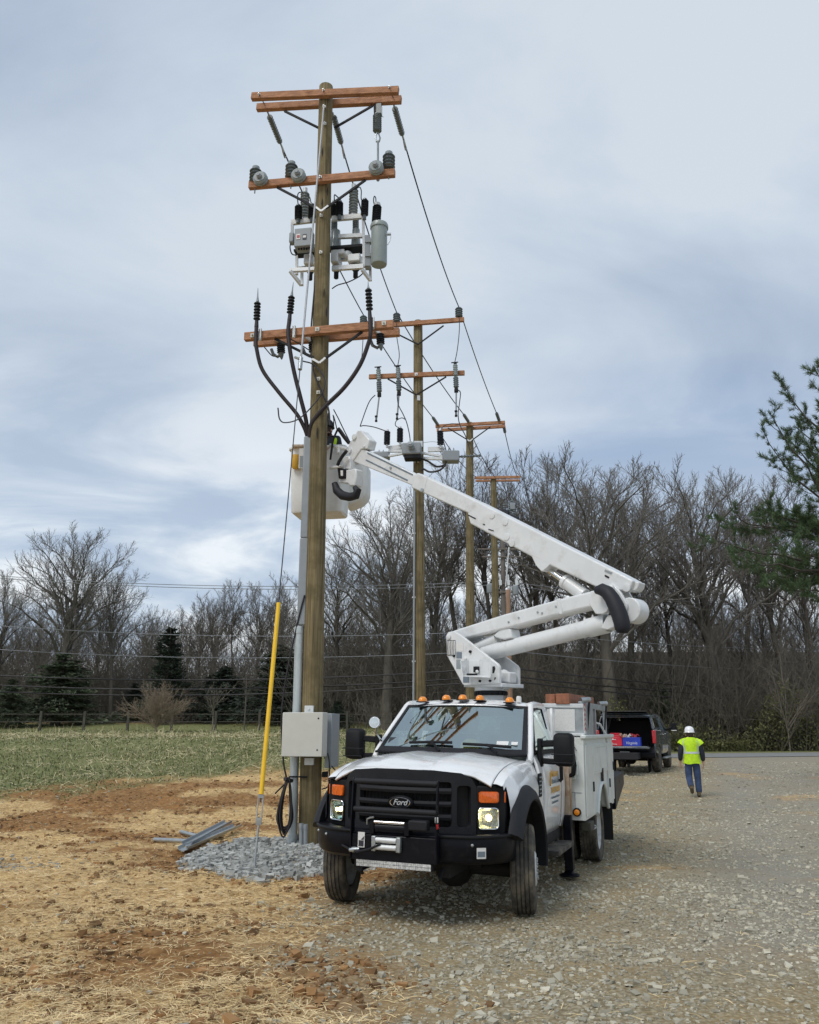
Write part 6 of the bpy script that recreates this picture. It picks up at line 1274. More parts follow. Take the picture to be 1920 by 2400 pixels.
# ================================================================== pickup
PY = R(22); gz0 = hz(7.9, 30.8)
pk = thing('pickup_truck', 'dark blue pickup with its tailgate down and cap window raised', 'pickup', (7.89, 30.83, gz0), -PY)
PTR = Matrix.Translation((7.89, 30.83, gz0)) @ Matrix.Rotation(-PY, 4, 'Z')
def pb(mb, name, m, par=None, **k): return mb.build(name, M[m], par or pk, **k)
for s in (-1, 1):
    # bed side with wheel arch, doors, front fender as one outline each
    arc = [(.52 * math.cos(a), .44 + .52 * math.sin(a)) for a in np.linspace(0, PI, 14)]
    mb = MB(); mb.prism([(s * 1.0, y, z) for y, z in [(.93, .62), (.93, 1.42), (-1.12, 1.42), (-1.15, .95), (-1.12, .68), (-.52, .62)] + arc[::-1][1:-1] + [(.52, .62)]], (-s * .07, 0, 0)); pb(mb, 'bed_side', 'navy', bevel=.03)
    for y0, y1 in ((.96, 1.95), (1.97, 3.1)):
        mb = MB(); mb.loft([[(s * x, y, z) for x, z in ((.95, .58), (1.0, .7), (1.01, 1.0), (1.0, 1.25), (.97, 1.40), (.90, 1.41), (.9, .6))] for y in (y0, y1)], True, True); d = pb(mb, 'door', 'navy', bevel=.01)
        mb = MB(); mb.box((s * 1.03, y0 + .16 if s > 0 else y0 + .16, 1.27), (.03, .2, .03)); pb(mb, 'handle', 'chrome', d, bevel=.006)
    arcf = [(3.75 + .52 * math.cos(a), .44 + .52 * math.sin(a)) for a in np.linspace(0, PI, 14)]
    mb = MB(); mb.prism([(s * .98, y, z) for y, z in [(3.12, .6), (3.12, 1.38), (4.55, 1.28), (4.65, .9), (4.6, .6)] + arcf], (-s * .2, 0, 0)); pb(mb, 'front_fender', 'navy', bevel=.03)
    mb = MB(); mb.tube([(s * .93, 3.1, 1.40), (s * .76, 2.55, 1.90), (s * .76, 1.6, 1.95), (s * .76, .98, 1.93)], .05, 8); mb.beam((s * .93, 2.0, 1.4), (s * .77, 2.0, 1.93), .07, .10, up=(0, 1, 0)); mb.beam((s * .93, 1.0, 1.4), (s * .77, 1.0, 1.93), .07, .12, up=(0, 1, 0)); pb(mb, 'cab_pillars', 'navy', smooth=50)
    mb = MB(); mb.add([(s * .925, 2.95, 1.41), (s * .78, 2.5, 1.87), (s * .78, 1.1, 1.90), (s * .925, 1.06, 1.41)], [(0, 1, 2, 3)]); pb(mb, 'side_window', 'glassd')
    # camper cap side
    mb = MB(); mb.prism([(s * .97, y, 1.42) if z < 0 else (s * .84, y, z) for y, z in ((-1.12, -1), (-.92, 1.90), (.93, 1.92), (.93, -1))], (-s * .05, 0, 0)); cs = pb(mb, 'cap_side', 'navy', bevel=.02)
    mb = MB(); mb.prism([(s * (.975 - .13 * (z - 1.42) / .5), y, z) for y, z in ((-.85, 1.5), (-.7, 1.82), (.8, 1.84), (.8, 1.5))], (s * .006, 0, 0)); pb(mb, 'cap_window', 'glassd', cs)
    mb = MB(); mb.box((s * .955, -1.14, 1.19), (.13, .06, .44)); pb(mb, 'tail_lamp', 'redlens', bevel=.02)
    mb = MB(); mb.beam((s * .95, 3.0, 1.42), (s * 1.2, 2.95, 1.5), .06, .08); mb.box((s * 1.28, 2.95, 1.53), (.2, .12, .32)); mr = pb(mb, 'mirror', 'black', bevel=.03)
    mb = MB(); mb.box((s * 1.28, 2.89, 1.40), (.19, .04, .03)); pb(mb, 'mirror_lamp', 'sticker', mr)
    mb = MB(); mb.box((s * 1.03, 2.0, .44), (.18, 1.9, .05)); pb(mb, 'side_step', 'steel', bevel=.015)
    for y in (0, 3.75):
        rt = bpy.data.objects.new('wheel', None); scn.collection.objects.link(rt); rt.parent = pk; rt.location = (s * .86, y, .43)
        mb = MB(); mb._lathe(Vector((-.14, 0, 0)), Vector((1, 0, 0)), [(0, .25), (.0, .36), (.02, .41), (.05, .43), (.23, .43), (.26, .41), (.28, .36), (.28, .25)], 36); mb.build('tyre', M['rubber'], rt, smooth=35)
        mb = MB(); mb._lathe(Vector((s * .11, 0, 0)), Vector((s, 0, 0)), [(-.18, .26), (.02, .26), (.0, .22), (-.03, .1), (.0, .07), (.0, .0001)], 20); mb.build('rim', M['grey'], rt, smooth=35)
        mb = MB(); mb._lathe(Vector((s * .86 - s * .25, y, .45)), Vector((s, 0, 0)), [(0, .55), (.02, .56)], 24); pb(mb, 'wheel_well', 'dark')
mb = MB(); rings = [[(x * .80, y, z - .05 * abs(x) ** 3) for x in np.linspace(-1, 1, 11)] for y, z in ((2.62, 1.88), (2.3, 1.955), (1.6, 1.98), (.95, 1.965))]; mb.loft(rings, False, False); pb(mb, 'roof', 'navy', smooth=50, solid=.04)
mb = MB(); rings = [[(x * .86, y, z - .06 * abs(x) ** 3) for x in np.linspace(-1, 1, 11)] for y, z in ((.93, 1.965), (0, 1.975), (-.9, 1.95), (-.98, 1.93))]; mb.loft(rings, False, False); pb(mb, 'cap_roof', 'navy', smooth=50, solid=.04)
mb = MB(); rings = [[(x * .93, y, z - .05 * abs(x) ** 3) for x in np.linspace(-1, 1, 9)] for y, z in ((3.1, 1.42), (3.6, 1.42), (4.4, 1.34), (4.62, 1.2))]; mb.loft(rings, False, False); pb(mb, 'hood', 'navy', smooth=50, solid=.04)
mb = MB(); mb.add([(-.9, 3.08, 1.42), (.9, 3.08, 1.42), (.74, 2.58, 1.9), (-.74, 2.58, 1.9)], [(0, 1, 2, 3)]); pb(mb, 'windscreen', 'glassd')
mb = MB(); mb.box((0, 1.0, 1.2), (1.8, .05, 1.1)); mb.box((0, 0, .74), (1.86, 2.2, .06)); mb.box((0, 0, .58), (1.0, 5.0, .2)); mb.box((0, 2.2, .6), (1.7, 2.4, .1)); mb.box((0, 4.5, .85), (1.9, .1, .6)); pb(mb, 'bed_and_floor', 'bedblk')
mb = MB(); mb.tube([(-.93, -1.10, 1.44), (-.82, -.95, 1.86), (.82, -.95, 1.86), (.93, -1.10, 1.44)], .035, 8); pb(mb, 'cap_frame', 'navy', smooth=50)
mb = MB(); mb.beam((0, -.98, 1.93), (0, -1.55, 2.03), 1.62, .03); rg_ = pb(mb, 'raised_cap_window', 'glassd'); mb = MB(); mb.tube([(-.8, -.98, 1.93), (-.8, -1.55, 2.03), (.8, -1.55, 2.03), (.8, -.98, 1.93)], .018, 6); pb(mb, 'window_frame', 'blackp', rg_)
mb = MB(); mb.box((0, -1.42, .83), (1.66, .55, .07)); tg = pb(mb, 'tailgate', 'navy', bevel=.02); mb = MB(); mb.box((0, -1.42, .87), (1.5, .48, .012)); pb(mb, 'tailgate_liner', 'steel', tg)
mb = MB(); mb.box((0, -1.30, .60), (1.98, .22, .22)); bu = pb(mb, 'rear_bumper', 'blackp', bevel=.04); mb = MB(); mb.box((-.02, -1.42, .63), (.32, .01, .16)); pl = pb(mb, 'licence_plate', 'beige', bu); mb = MB(); mb.box((-.02, -1.427, .63), (.24, .004, .06)); pb(mb, 'plate_print', 'greyt', pl)
mb = MB(); mb.box((-.05, -1.45, .40), (.08, .35, .08)); mb.box((-.18, -1.6, .36), (.06, .06, .3)); mb.sphere((-.12, -1.62, .54), .045); pb(mb, 'tow_hitch', 'blackp')
mb = MB(); mb.cyl((-.8, 0, .43), (.8, 0, .43), .07, n=8); mb.sphere((0, 0, .42), .18); mb.cyl((-.8, 3.75, .43), (.8, 3.75, .43), .07, n=8); pb(mb, 'axle', 'dark')
def ptop(mb, name, m, **k): return mb.build(name, M[m], **k)
PM = lambda: MB(PTR)
tbx = thing('tool_box', 'red plastic tool box on the pickup tailgate beside the blue crate', 'tool box', PTR @ Vector((-.33, -1.34, .886))); q0 = tbx.location.copy(); QM = lambda: MB(Matrix.Translation(-q0) @ PTR)
mb = QM(); mb.box((-.33, -1.32, 1.03), (.52, .36, .29)); mb.build('box_body', M['redp'], tbx, bevel=.02); mb = QM(); mb.box((-.33, -1.32, 1.20), (.48, .34, .05)); mb.tube([(-.5, -1.32, 1.22), (-.48, -1.32, 1.30), (-.18, -1.32, 1.30), (-.16, -1.32, 1.22)], .014, 6); mb.build('box_lid', M['redp'], tbx, bevel=.01)
mb = QM(); mb.add([(-.42, -1.503, 1.11), (-.38, -1.503, 1.14), (-.33, -1.503, 1.105), (-.27, -1.503, 1.12), (-.3, -1.503, 1.10), (-.26, -1.503, 1.085), (-.42, -1.503, 1.09)], [tuple(range(7))]); mb.build('box_logo', M['sticker'], tbx); mb = QM(); mb.tube([(-.42, -1.505, .925), (-.4, -1.505, .945), (-.27, -1.505, .945), (-.25, -1.505, .925)], .009, 5); mb.build('box_catch', M['sticker'], tbx)
mb = QM(); mb.sphere((-.33, -.98, 1.18), .22, 12, 8, (1.2, .7, .8)); o = MB(); bagm = mb
bg_ = MB(PTR); bg_.sphere((-.30, -.98, 1.02), .22, 14, 9, (1.3, .7, 1.3)); ob = bg_.build('tool_bag', M['redp'], smooth=60); tag(ob, 'dark red soft tool bag in the pickup bed behind the red box', 'tool bag')
crt = thing('crate', 'blue plastic crate heaped with gear on the pickup tailgate', 'crate', PTR @ Vector((.24, -1.34, .886))); q0 = crt.location.copy()
QM2 = lambda: MB(Matrix.Translation(-q0) @ PTR)
mb = QM2(); 
for a, b_, c, e in ((.24, -1.50, .58, .02), (.24, -1.18, .58, .02)): mb.box((a, b_, 1.03), (c, e, .29))
for x in (-.05, .53): mb.box((x, -1.34, 1.03), (.02, .30, .288))
mb.box((.24, -1.34, .90), (.56, .30, .02)); mb.build('crate_shell', M['bluep'], crt, bevel=.006)
me = text_mesh('Virginia', .13, M['sticker'], 'crate_lettering', shear=.15); me.transform(Matrix.Translation(-q0) @ PTR @ frame((.24, -1.513, .985), (1, 0, 0), (0, 0, 1))); o = bpy.data.objects.new('crate_lettering', me); scn.collection.objects.link(o); o.parent = crt
rg = random.Random(9)
for k, (c, mm, lab) in enumerate((((.10, -1.34, 1.18), 'sticker', 'crumpled white glove lying on top of the blue crate'), ((.32, -1.34, 1.19), 'chev_r', 'red rag lying on top of the blue crate'), ((-.02, -1.50, 1.195), 'skin', 'small pale glove draped between red box and blue crate'))):
    mb = MB(PTR); c = Vector(c); mb.sphere(c, .075 if k < 2 else .05, 9, 6, (1.3, 1, .8))
    for j in range(5): a = rg.uniform(0, 6.28); mb.tube([c, c + Vector((.12 * math.cos(a), .1 * math.sin(a), .06 + .05 * rg.random())), c + Vector((.17 * math.cos(a), .13 * math.sin(a), .03))], [.03, .02, .012], 6)
    ob = mb.build('glove' if k != 1 else 'rag', M[mm], smooth=60); tag(ob, lab, 'glove' if k != 1 else 'rag')
# ================================================================== people
def skin(name, verts, edges, radii, m, parent, sub=2, root=0):
    me = bpy.data.meshes.new(name); me.from_pydata(verts, edges, []); me.materials.append(M[m]); o = bpy.data.objects.new(name, me); scn.collection.objects.link(o); o.parent = parent
    md = o.modifiers.new('skin', 'SKIN'); md.use_smooth_shade = True
    L = me.skin_vertices[0].data
    for i, r in enumerate(radii): L[i].radius = (r, r) if not isinstance(r, tuple) else r; L[i].use_root = (i == root)
    s_ = o.modifiers.new('sub', 'SUBSURF'); s_.levels = sub; s_.render_levels = sub; return o
def person(label, loc, rz, J, sc=1.0, hatm='hat', vest=True, top='jacket', legs='jeans', cat='person'):
    root = thing('person', label, cat, loc, rz); root.scale = (sc,) * 3
    V = []; E = []; Rr = []
    def add(p, r, par=None): V.append(p); Rr.append(r); (E.append((par, len(V) - 1)) if par is not None else None); return len(V) - 1
    pe = add(J['pel'], .125); sp_ = add(J['spine'], .12, pe); ch = add(J['chest'], (.15), sp_); nk = add(J['neck'], .06, ch); hd0 = add(J['head0'], .07, nk); hd1 = add(J['head1'], .095, hd0); hd2 = add(J['head2'], .07, hd1)
    for s in 'LR':
        a = add(J['sh' + s], .075, ch); b = add(J['el' + s], .048, a); c = add(J['wr' + s], .034, b); d = (Vector(J['wr' + s]) - Vector(J['el' + s])).normalized(); h = add(tuple(Vector(J['wr' + s]) + d * .07), .036, c)
        side = Vector((1 if s == 'R' else -1, 0, 0)); fwd = Vector((0, 1, 0))
        for k, (o_, ln) in enumerate(((-.028, .075), (-.01, .09), (.010, .085), (.027, .065))):
            b0 = Vector(V[h]) + fwd * o_ + d * .035; f1 = add(tuple(b0), .011, h); f2 = add(tuple(b0 + d * ln * .55 - side * .012), .010, f1); add(tuple(b0 + d * ln - side * .035), .008, f2)
        t1 = add(tuple(Vector(V[c]) + d * .035 + fwd * .035), .012, h); add(tuple(Vector(V[c]) + d * .085 + fwd * .055 - side * .015), .010, t1)
        hp = add(J['hip' + s], .095, pe); kn = add(J['kn' + s], .06, hp); an = add(J['an' + s], .042, kn); he = add(J['toe' + s], .035, an)
    skin('body', V, E, Rr, 'skin', root)
    V2 = [J['pel'], J['hipL'], J['knL'], J['anL'], J['hipR'], J['knR'], J['anR'], tuple(Vector(J['pel']) + Vector((0, 0, .1)))]
    skin('trousers', V2, [(0, 1), (1, 2), (2, 3), (0, 4), (4, 5), (5, 6), (0, 7)], [.165, .125, .092, .082, .125, .092, .085, .16], legs, root)
    V3 = [J['pel'], J['spine'], J['chest'], J['shL'], J['elL'], J['wrL'], J['shR'], J['elR'], J['wrR'], tuple(Vector(J['neck']) - Vector((0, 0, .03)))]
    skin('jacket', V3, [(0, 1), (1, 2), (2, 3), (3, 4), (4, 5), (2, 6), (6, 7), (7, 8), (2, 9)], [.165, .16, .175, .095, .075, .058, .095, .075, .058, .075], top, root)
    for s in 'LR':
        a, t = Vector(J['an' + s]), Vector(J['toe' + s]); skin('boot', [tuple(a + Vector((0, 0, .09))), tuple(a), tuple(a - (t - a) * .35 + Vector((0, 0, -.015))), tuple((a + t) / 2 - Vector((0, 0, .01))), tuple(t)], [(0, 1), (1, 2), (1, 3), (3, 4)], [.06, .062, .045, .055, .045], 'boot', root, root=1)
    hc = Vector(J['head1']); up = (Vector(J['head2']) - Vector(J['head0'])).normalized()
    mb = MB(); mb.sphere(hc + Vector((0, -.012, .005)), .105, 14, 10, (.92, 1.02, 1.12)); mb.build('hair', M['hair'], root, smooth=60)
    mb = MB(); c = hc + Vector((0, 0, .05)); mb.loft([[c + Vector((.125 * k * math.cos(a), .15 * k * math.sin(a) + o_, h)) for a in np.linspace(0, 2 * PI, 21)[:-1]] for k, h, o_ in ((1.16, -.012, .015), (1.14, -.004, .015), (1.02, .0, 0), (1.0, .05, 0), (.88, .10, 0), (.62, .135, 0), (.25, .15, 0), (.03, .152, 0))], True, True); mb.build('hard_hat', M[hatm], root, smooth=50)
    # face: nose, ears
    mb = MB(); f = hc + Vector((0, .095, -.02)); mb.lathe(f, (0, 1, -.3), [(0, .02), (.03, .014), (.035, .006)], 8)
    for s in (-1, 1): mb.sphere(hc + Vector((s * .098, .0, -.03)), .03, 8, 6, (.4, .7, 1))
    mb.build('nose_and_ears', M['skin'], root, smooth=60)
    if vest:
        p, c_, n_ = Vector(J['pel']), Vector(J['chest']), Vector(J['neck']); rings = []
        lv = ((-.10, .225, .175), (.0, .215, .17), (.12, .205, .165), (.25, .205, .168), (.36, .222, .172), (.44, .245, .165), (.50, .225, .14), (.545, .15, .11), (.575, .085, .085))
        for i, (h, a, b) in enumerate(lv):
            o_ = p.lerp(Vector((c_.x, c_.y, p.z)), min(1, max(0, h / .4))); rings.append([Vector((o_.x + a * math.cos(t) * (1 + .03 * math.sin(5 * t + i)), o_.y + b * math.sin(t) * (1 + .03 * math.sin(7 * t)), p.z + h + (.012 * math.sin(4 * t) if i == 0 else 0))) for t in np.linspace(0, 2 * PI, 29)[:-1]])
        mb = MB(); mb.loft(rings, True, False); ve = mb.build('vest', M['hivis'], root, smooth=60)
        def band(h0, h1, t0, t1, k=1.025):
            R0 = []
            for h in (h0, h1):
                a = float(np.interp(h, [q[0] for q in lv], [q[1] for q in lv])) * k; b = float(np.interp(h, [q[0] for q in lv], [q[2] for q in lv])) * k; o_ = p.lerp(Vector((c_.x, c_.y, p.z)), min(1, max(0, h / .4)))
                R0.append([Vector((o_.x + a * math.cos(t), o_.y + b * math.sin(t), p.z + h)) for t in np.linspace(t0, t1, 24)])
            return R0
        mb = MB(); mb.loft(band(.155, .205, 0, 2 * PI, 1.04), False, False)
        for t in (R(218), R(322)):
            hs = np.linspace(.2, .52, 8); L0 = [[], []]
            for h in hs:
                r_ = band(h, h, t - .12, t + .12, 1.045)[0]; L0[0].append(r_[0]); L0[1].append(r_[-1])
            mb.loft(L0, False, False)
        mb.build('reflective_band', M['reflect'], ve, smooth=60)
        for s in 'LR':
            a, b = Vector(J['sh' + s]), Vector(J['el' + s]); d = (b - a); o_ = Vector((.02 if s == 'R' else -.02, 0, .02)); mb = MB(); mb.tube([a + Vector((-o_.x * 4, 0, .035)), a + d * .10 + o_ * .6, a + d * .42 + o_ * 1.6], [.085, .10, .105], 14, cap=False); mb.build('vest_sleeve', M['hivis'], ve, smooth=60)
    return root
J = dict(pel=(0, 0, .94), spine=(0, .01, 1.10), chest=(0, .02, 1.30), neck=(0, .03, 1.46), head0=(0, .04, 1.53), head1=(0, .05, 1.60), head2=(0, .05, 1.68),
         shL=(-.19, .02, 1.39), shR=(.19, .02, 1.39), elL=(-.275, -.03, 1.13), elR=(.275, .0, 1.13), wrL=(-.29, .04, .90), wrR=(.29, .06, .89),
         hipL=(-.10, 0, .88), hipR=(.10, 0, .88), knL=(-.105, .03, .50), knR=(.115, .04, .48), anL=(-.08, -.22, .235), anR=(.115, -.02, .08), toeL=(-.06, -.14, .10), toeR=(.12, .15, .035))
px_ = gat(1629, 1868); person('worker in a white hard hat and yellow-green vest walking away over the gravel', (px_.x, px_.y, hz(px_.x, px_.y) - .005), R(-14), J, 1.0)
J2 = dict(pel=(0, 0, .94), spine=(0, .03, 1.12), chest=(0, .08, 1.32), neck=(0, .11, 1.46), head0=(0, .12, 1.53), head1=(0, .14, 1.60), head2=(0, .15, 1.68),
          shL=(-.19, .06, 1.39), shR=(.19, .06, 1.39), elL=(-.26, .10, 1.16), elR=(.26, .08, 1.16), wrL=(-.16, .30, 1.14), wrR=(.16, .30, 1.16),
          hipL=(-.10, 0, .88), hipR=(.10, 0, .88), knL=(-.10, .03, .48), knR=(.10, .03, .48), anL=(-.10, 0, .09), anR=(.10, 0, .09), toeL=(-.11, .15, .04), toeR=(.11, .15, .04))
wl = at(774, 1120, 14.00); person('line worker in dark clothes standing in the raised bucket behind the pole', (wl.x, wl.y, zbot + .08), R(150), J2, .93, 'poly', False, 'jacket', 'jacket')
vz = at(*zb((838, 460)), 13.80); mb = MB(); mb.sphere(vz, .08, 10, 8, (.6, .5, 1.3)); tag(mb.build('hi_vis_cloth', M['hivis'], smooth=60), 'scrap of yellow-green hi-vis cloth showing over the bucket rim', 'cloth')
for i, (pts, r) in enumerate((([(1090, 460), (1000, 350), (930, 250), (880, 190)], .035), ([(880, 200), (850, 260), (790, 420), (740, 760)], .02))):
    o = wire(spline([at(*zb(c), 13.40) for c in pts]), r, 'cable', ('thick black line running up from the jib to a knot', 'thin grey rope hanging beside the pole into the bucket')[i], 'rigging_rope', None, 'rope')
for i, pts in enumerate((([(1105, 445), (1000, 240), (885, 0), (800, -160)]), ([(800, 190), (805, 60), (800, 0), (790, -60)]), ([(860, 200), (830, 60), (800, -40)]))):
    wire([at(*zb(c), 13.85) for c in pts], .010, 'wire', ('right thin line above the bucket rising behind the pole', 'straight thin line above the bucket next to the pole', 'middle thin line above the bucket meeting the knot')[i], 'rigging_line', None, 'rope')
# ================================================================== trees
def tubes(P, Rd, sides):
    """P (B,n,3), Rd (B,n) -> verts, quads"""
    B, n, _ = P.shape; D = np.gradient(P, axis=1); D /= np.linalg.norm(D, axis=2, keepdims=True) + 1e-9
    ref = np.where(np.abs(D[..., 2:3]) > .9, np.array([1., .13, 0]), np.array([.1, .07, 1.])); Uv = np.cross(D, ref); Uv /= np.linalg.norm(Uv, axis=2, keepdims=True) + 1e-9; W = np.cross(D, Uv)
    a = np.arange(sides) * 2 * PI / sides; V = P[:, :, None, :] + Rd[:, :, None, None] * (Uv[:, :, None, :] * np.cos(a)[None, None, :, None] + W[:, :, None, :] * np.sin(a)[None, None, :, None])
    idx = np.arange(B * n * sides).reshape(B, n, sides); A = idx[:, :-1, :]; Bq = idx[:, 1:, :]
    Fq = np.stack([A, np.roll(A, -1, 2), np.roll(Bq, -1, 2), Bq], -1).reshape(-1, 4); return V.reshape(-1, 3), Fq
def join(parts):
    V = []; Fq = []; o = 0
    for v, f in parts: V.append(v); Fq.append(f + o); o += len(v)
    return np.concatenate(V), np.concatenate(Fq)
def grow_level(r, p0, d0, L, r0, n, wig, trop, taper):
    B = len(L); P = np.zeros((B, n, 3)); P[:, 0] = p0; d = d0.copy()
    for i in range(1, n):
        d = d + r.normal(0, wig, (B, 3)); d[:, 2] += trop; d /= np.linalg.norm(d, axis=1, keepdims=True); P[:, i] = P[:, i - 1] + d * (L / (n - 1))[:, None]
    return P, r0[:, None] * np.linspace(1, taper, n)[None, :]
def spawn(r, P, Rd, L, m, t0, t1, ang, lr, rr, jitter=.25):
    B, n, _ = P.shape; t = np.linspace(t0, t1, m)[None, :] + r.uniform(-.5, .5, (B, m)) * (t1 - t0) / m; t = np.clip(t, 0, .995); x = t * (n - 1); i = np.floor(x).astype(int); f = (x - i)[..., None]
    bi = np.arange(B)[:, None]; p = P[bi, i] * (1 - f) + P[bi, i + 1] * f; d = P[bi, i + 1] - P[bi, i]; d /= np.linalg.norm(d, axis=2, keepdims=True) + 1e-9
    rad = (Rd[bi, i] * (1 - f[..., 0]) + Rd[bi, i + 1] * f[..., 0])
    az = np.arange(m)[None, :] * 2.4 + r.uniform(0, 6.28, (B, 1)) + r.normal(0, .5, (B, m)); ref = np.where(np.abs(d[..., 2:3]) > .85, np.array([1., 0, 0]), np.array([0, 0, 1.])); u = np.cross(d, ref); u /= np.linalg.norm(u, axis=2, keepdims=True); w_ = np.cross(d, u)
    a = ang * (1 + r.normal(0, jitter, (B, m)))[..., None]; nd_ = d * np.cos(a) + (u * np.cos(az)[..., None] + w_ * np.sin(az)[..., None]) * np.sin(a)
    Lc = L[:, None] * lr * (1.15 - .65 * t) * (1 + r.normal(0, .18, (B, m))); Lc = np.maximum(Lc, .15)
    return p.reshape(-1, 3), nd_.reshape(-1, 3), Lc.ravel(), (rad * rr).ravel()
def bare_tree(seed, H=20., r0=.30, clear=.30, a=.30, c=.36, n1=14, n2=9, n3=7, n4=5, lr2=.40, minr=.0085, lean=0.):
    """trunk that divides into limbs whose tips fill a rounded crown"""
    r = np.random.default_rng(seed); zc = H * (.97 - c) - .05 * H
    Pt, Rt = grow_level(r, np.zeros((1, 3)), np.array([[lean, 0, 1.]]), np.array([H * .62]), np.array([r0]), 9, .035, .02, .30)
    k = np.arange(n1) + .5; cz = 1 - k / n1 * 1.08; ph = k * 2.4 + r.uniform(0, 6.28); th = np.arccos(np.clip(cz, -1, 1)) + r.normal(0, .08, n1); rad = r.uniform(.72, .98, n1)
    E_ = np.stack([a * H * rad * np.cos(ph) * np.sin(th), a * H * rad * np.sin(ph) * np.sin(th), zc + c * H * rad * np.cos(th)], 1)
    tt = clear / .62 + (1 - clear / .62) * np.clip((np.cos(th) + .45) / 1.45, 0, .97) ** 1.2; x = np.clip(tt, 0, .985) * 8; i0 = np.floor(x).astype(int); f = (x - i0)[:, None]; S = Pt[0, i0] * (1 - f) + Pt[0, i0 + 1] * f
    ln = np.linalg.norm(E_ - S, axis=1, keepdims=True); out_ = E_ - S; out_[:, 2] *= .25; out_ /= np.linalg.norm(out_, axis=1, keepdims=True) + 1e-9; C1 = S + (out_ * .34 + np.array([0, 0, .74])) * ln * .5 + r.normal(0, .04, (n1, 3)) * ln
    n = 8; t = np.linspace(0, 1, n)[None, :, None]; P1_ = S[:, None] * (1 - t) ** 2 + C1[:, None] * 2 * t * (1 - t) + E_[:, None] * t ** 2; P1_[:, 1:] += r.normal(0, .016, (n1, n - 1, 3)) * ln[:, None] ; L = ln[:, 0] * 1.05
    rs = np.interp(tt, np.linspace(0, 1, 9), Rt[0]) * r.uniform(.45, .72, n1); R1 = rs[:, None] * np.linspace(1, .16, n)[None]
    p, d_, L2, rr = spawn(r, P1_, R1, L, n2, .14, .96, .50, lr2, .52); P2, R2 = grow_level(r, p, d_, L2, np.maximum(rr, .022), 5, .09, .17, .3)
    p, d_, L3, rr = spawn(r, P2, R2, L2, n3, .12, .97, .55, .54, .6); P3, R3 = grow_level(r, p, d_, L3, np.maximum(rr, .015), 4, .11, .10, .5)
    p, d_, L4, rr = spawn(r, P3, R3, L3, n4, .15, .98, .5, .62, .7); P4, R4 = grow_level(r, p, d_, L4, np.maximum(rr, minr * 1.2), 3, .10, .05, .6); R4 = np.clip(R4, minr * .8, .02)
    low = [tubes(Pt, Rt, 10), tubes(P1_, R1, 6)]; hi = [tubes(P2, R2, 4), tubes(P3, R3, 3), tubes(P4, R4, 3)]
    return join(low), join(hi), float(np.percentile(P4[..., 2], 99.6)), (Pt, Rt, P1_, R1, P2, R2, P3, R3)
protos = []
specs = [dict(seed=11, a=.27, c=.36, clear=.22), dict(seed=12, a=.19, c=.36, clear=.30, r0=.25, n1=12), dict(seed=23, a=.22, c=.36, clear=.26), dict(seed=14, a=.18, c=.34, clear=.34, r0=.24, n1=11), dict(seed=35, a=.25, c=.35, clear=.26, n1=13), dict(seed=16, a=.16, c=.28, clear=.45, r0=.21, n1=10), dict(seed=57, a=.30, c=.42, clear=.17, r0=.40, n1=20, n4=5)]
for k, sp in enumerate(specs):
    lo_, hi_, zs, raw = bare_tree(**sp); mk, mt = (('bark', 'twig'), ('barkd', 'twigd'), ('bark', 'barkr'), ('bark', 'twig'), ('barkd', 'twig'), ('bark', 'barkr'), ('bark', 'twig'))[k]
    protos.append((npmesh('trunk', *lo_, M[mk]), npmesh('crown', *hi_, M[mt]), zs, raw))
def tree(k, px, ytop, Y, label, rz=0, group=None, ybase=None, name='bare_tree', wide=1.0, X=None):
    tm, cm, zs, _ = protos[k]; x = at(px, 1700, Y).x; z0 = float(base_h(np.array([x]), np.array([Y]))[0]) - .1; H = at(px, ytop, Y).z - z0; s = H / zs
    o = thing(name, label, 'tree', (x, Y, z0), rz, group); o.scale = (s * wide, s * wide, s)
    for nm, me in (('trunk', tm), ('crown', cm)):
        c = bpy.data.objects.new(nm, me); scn.collection.objects.link(c); c.parent = o
    return o
GL, GR_ = 'bare trees behind the field', 'bare trees in the woods behind the road'
tree(6, 128, 1232, 64, 'tall spreading bare tree at the far left of the field edge', .4, GL, wide=1.05)
tree(0, 258, 1312, 66, 'second bare tree from the left, leaning, just left of the dark cedar', 2.2, GL, wide=.85).rotation_euler = (0, .10, 2.2)
tree(4, -10, 1330, 68, 'bare tree cut off by the left picture edge', 1.1, GL)
tree(4, 215, 1380, 84, 'smaller bare tree seen between the two tall left trees', 3.0, GL)
for i, (k, px, yt, Y) in enumerate(((1, 455, 1385, 74), (3, 500, 1365, 78), (5, 545, 1358, 76), (2, 590, 1368, 80), (5, 632, 1352, 77), (3, 670, 1368, 74), (1, 420, 1420, 88), (0, 345, 1430, 90), (4, 60, 1425, 86), (3, 160, 1440, 90))):
    tree(k, px, yt, Y, 'slender bare tree in the mixed row between cedar and nearest pole' if px > 400 else 'small bare tree far back behind the left trees', i * 1.3, 'slender bare trees behind the field' if px > 400 else 'small far trees on the left')
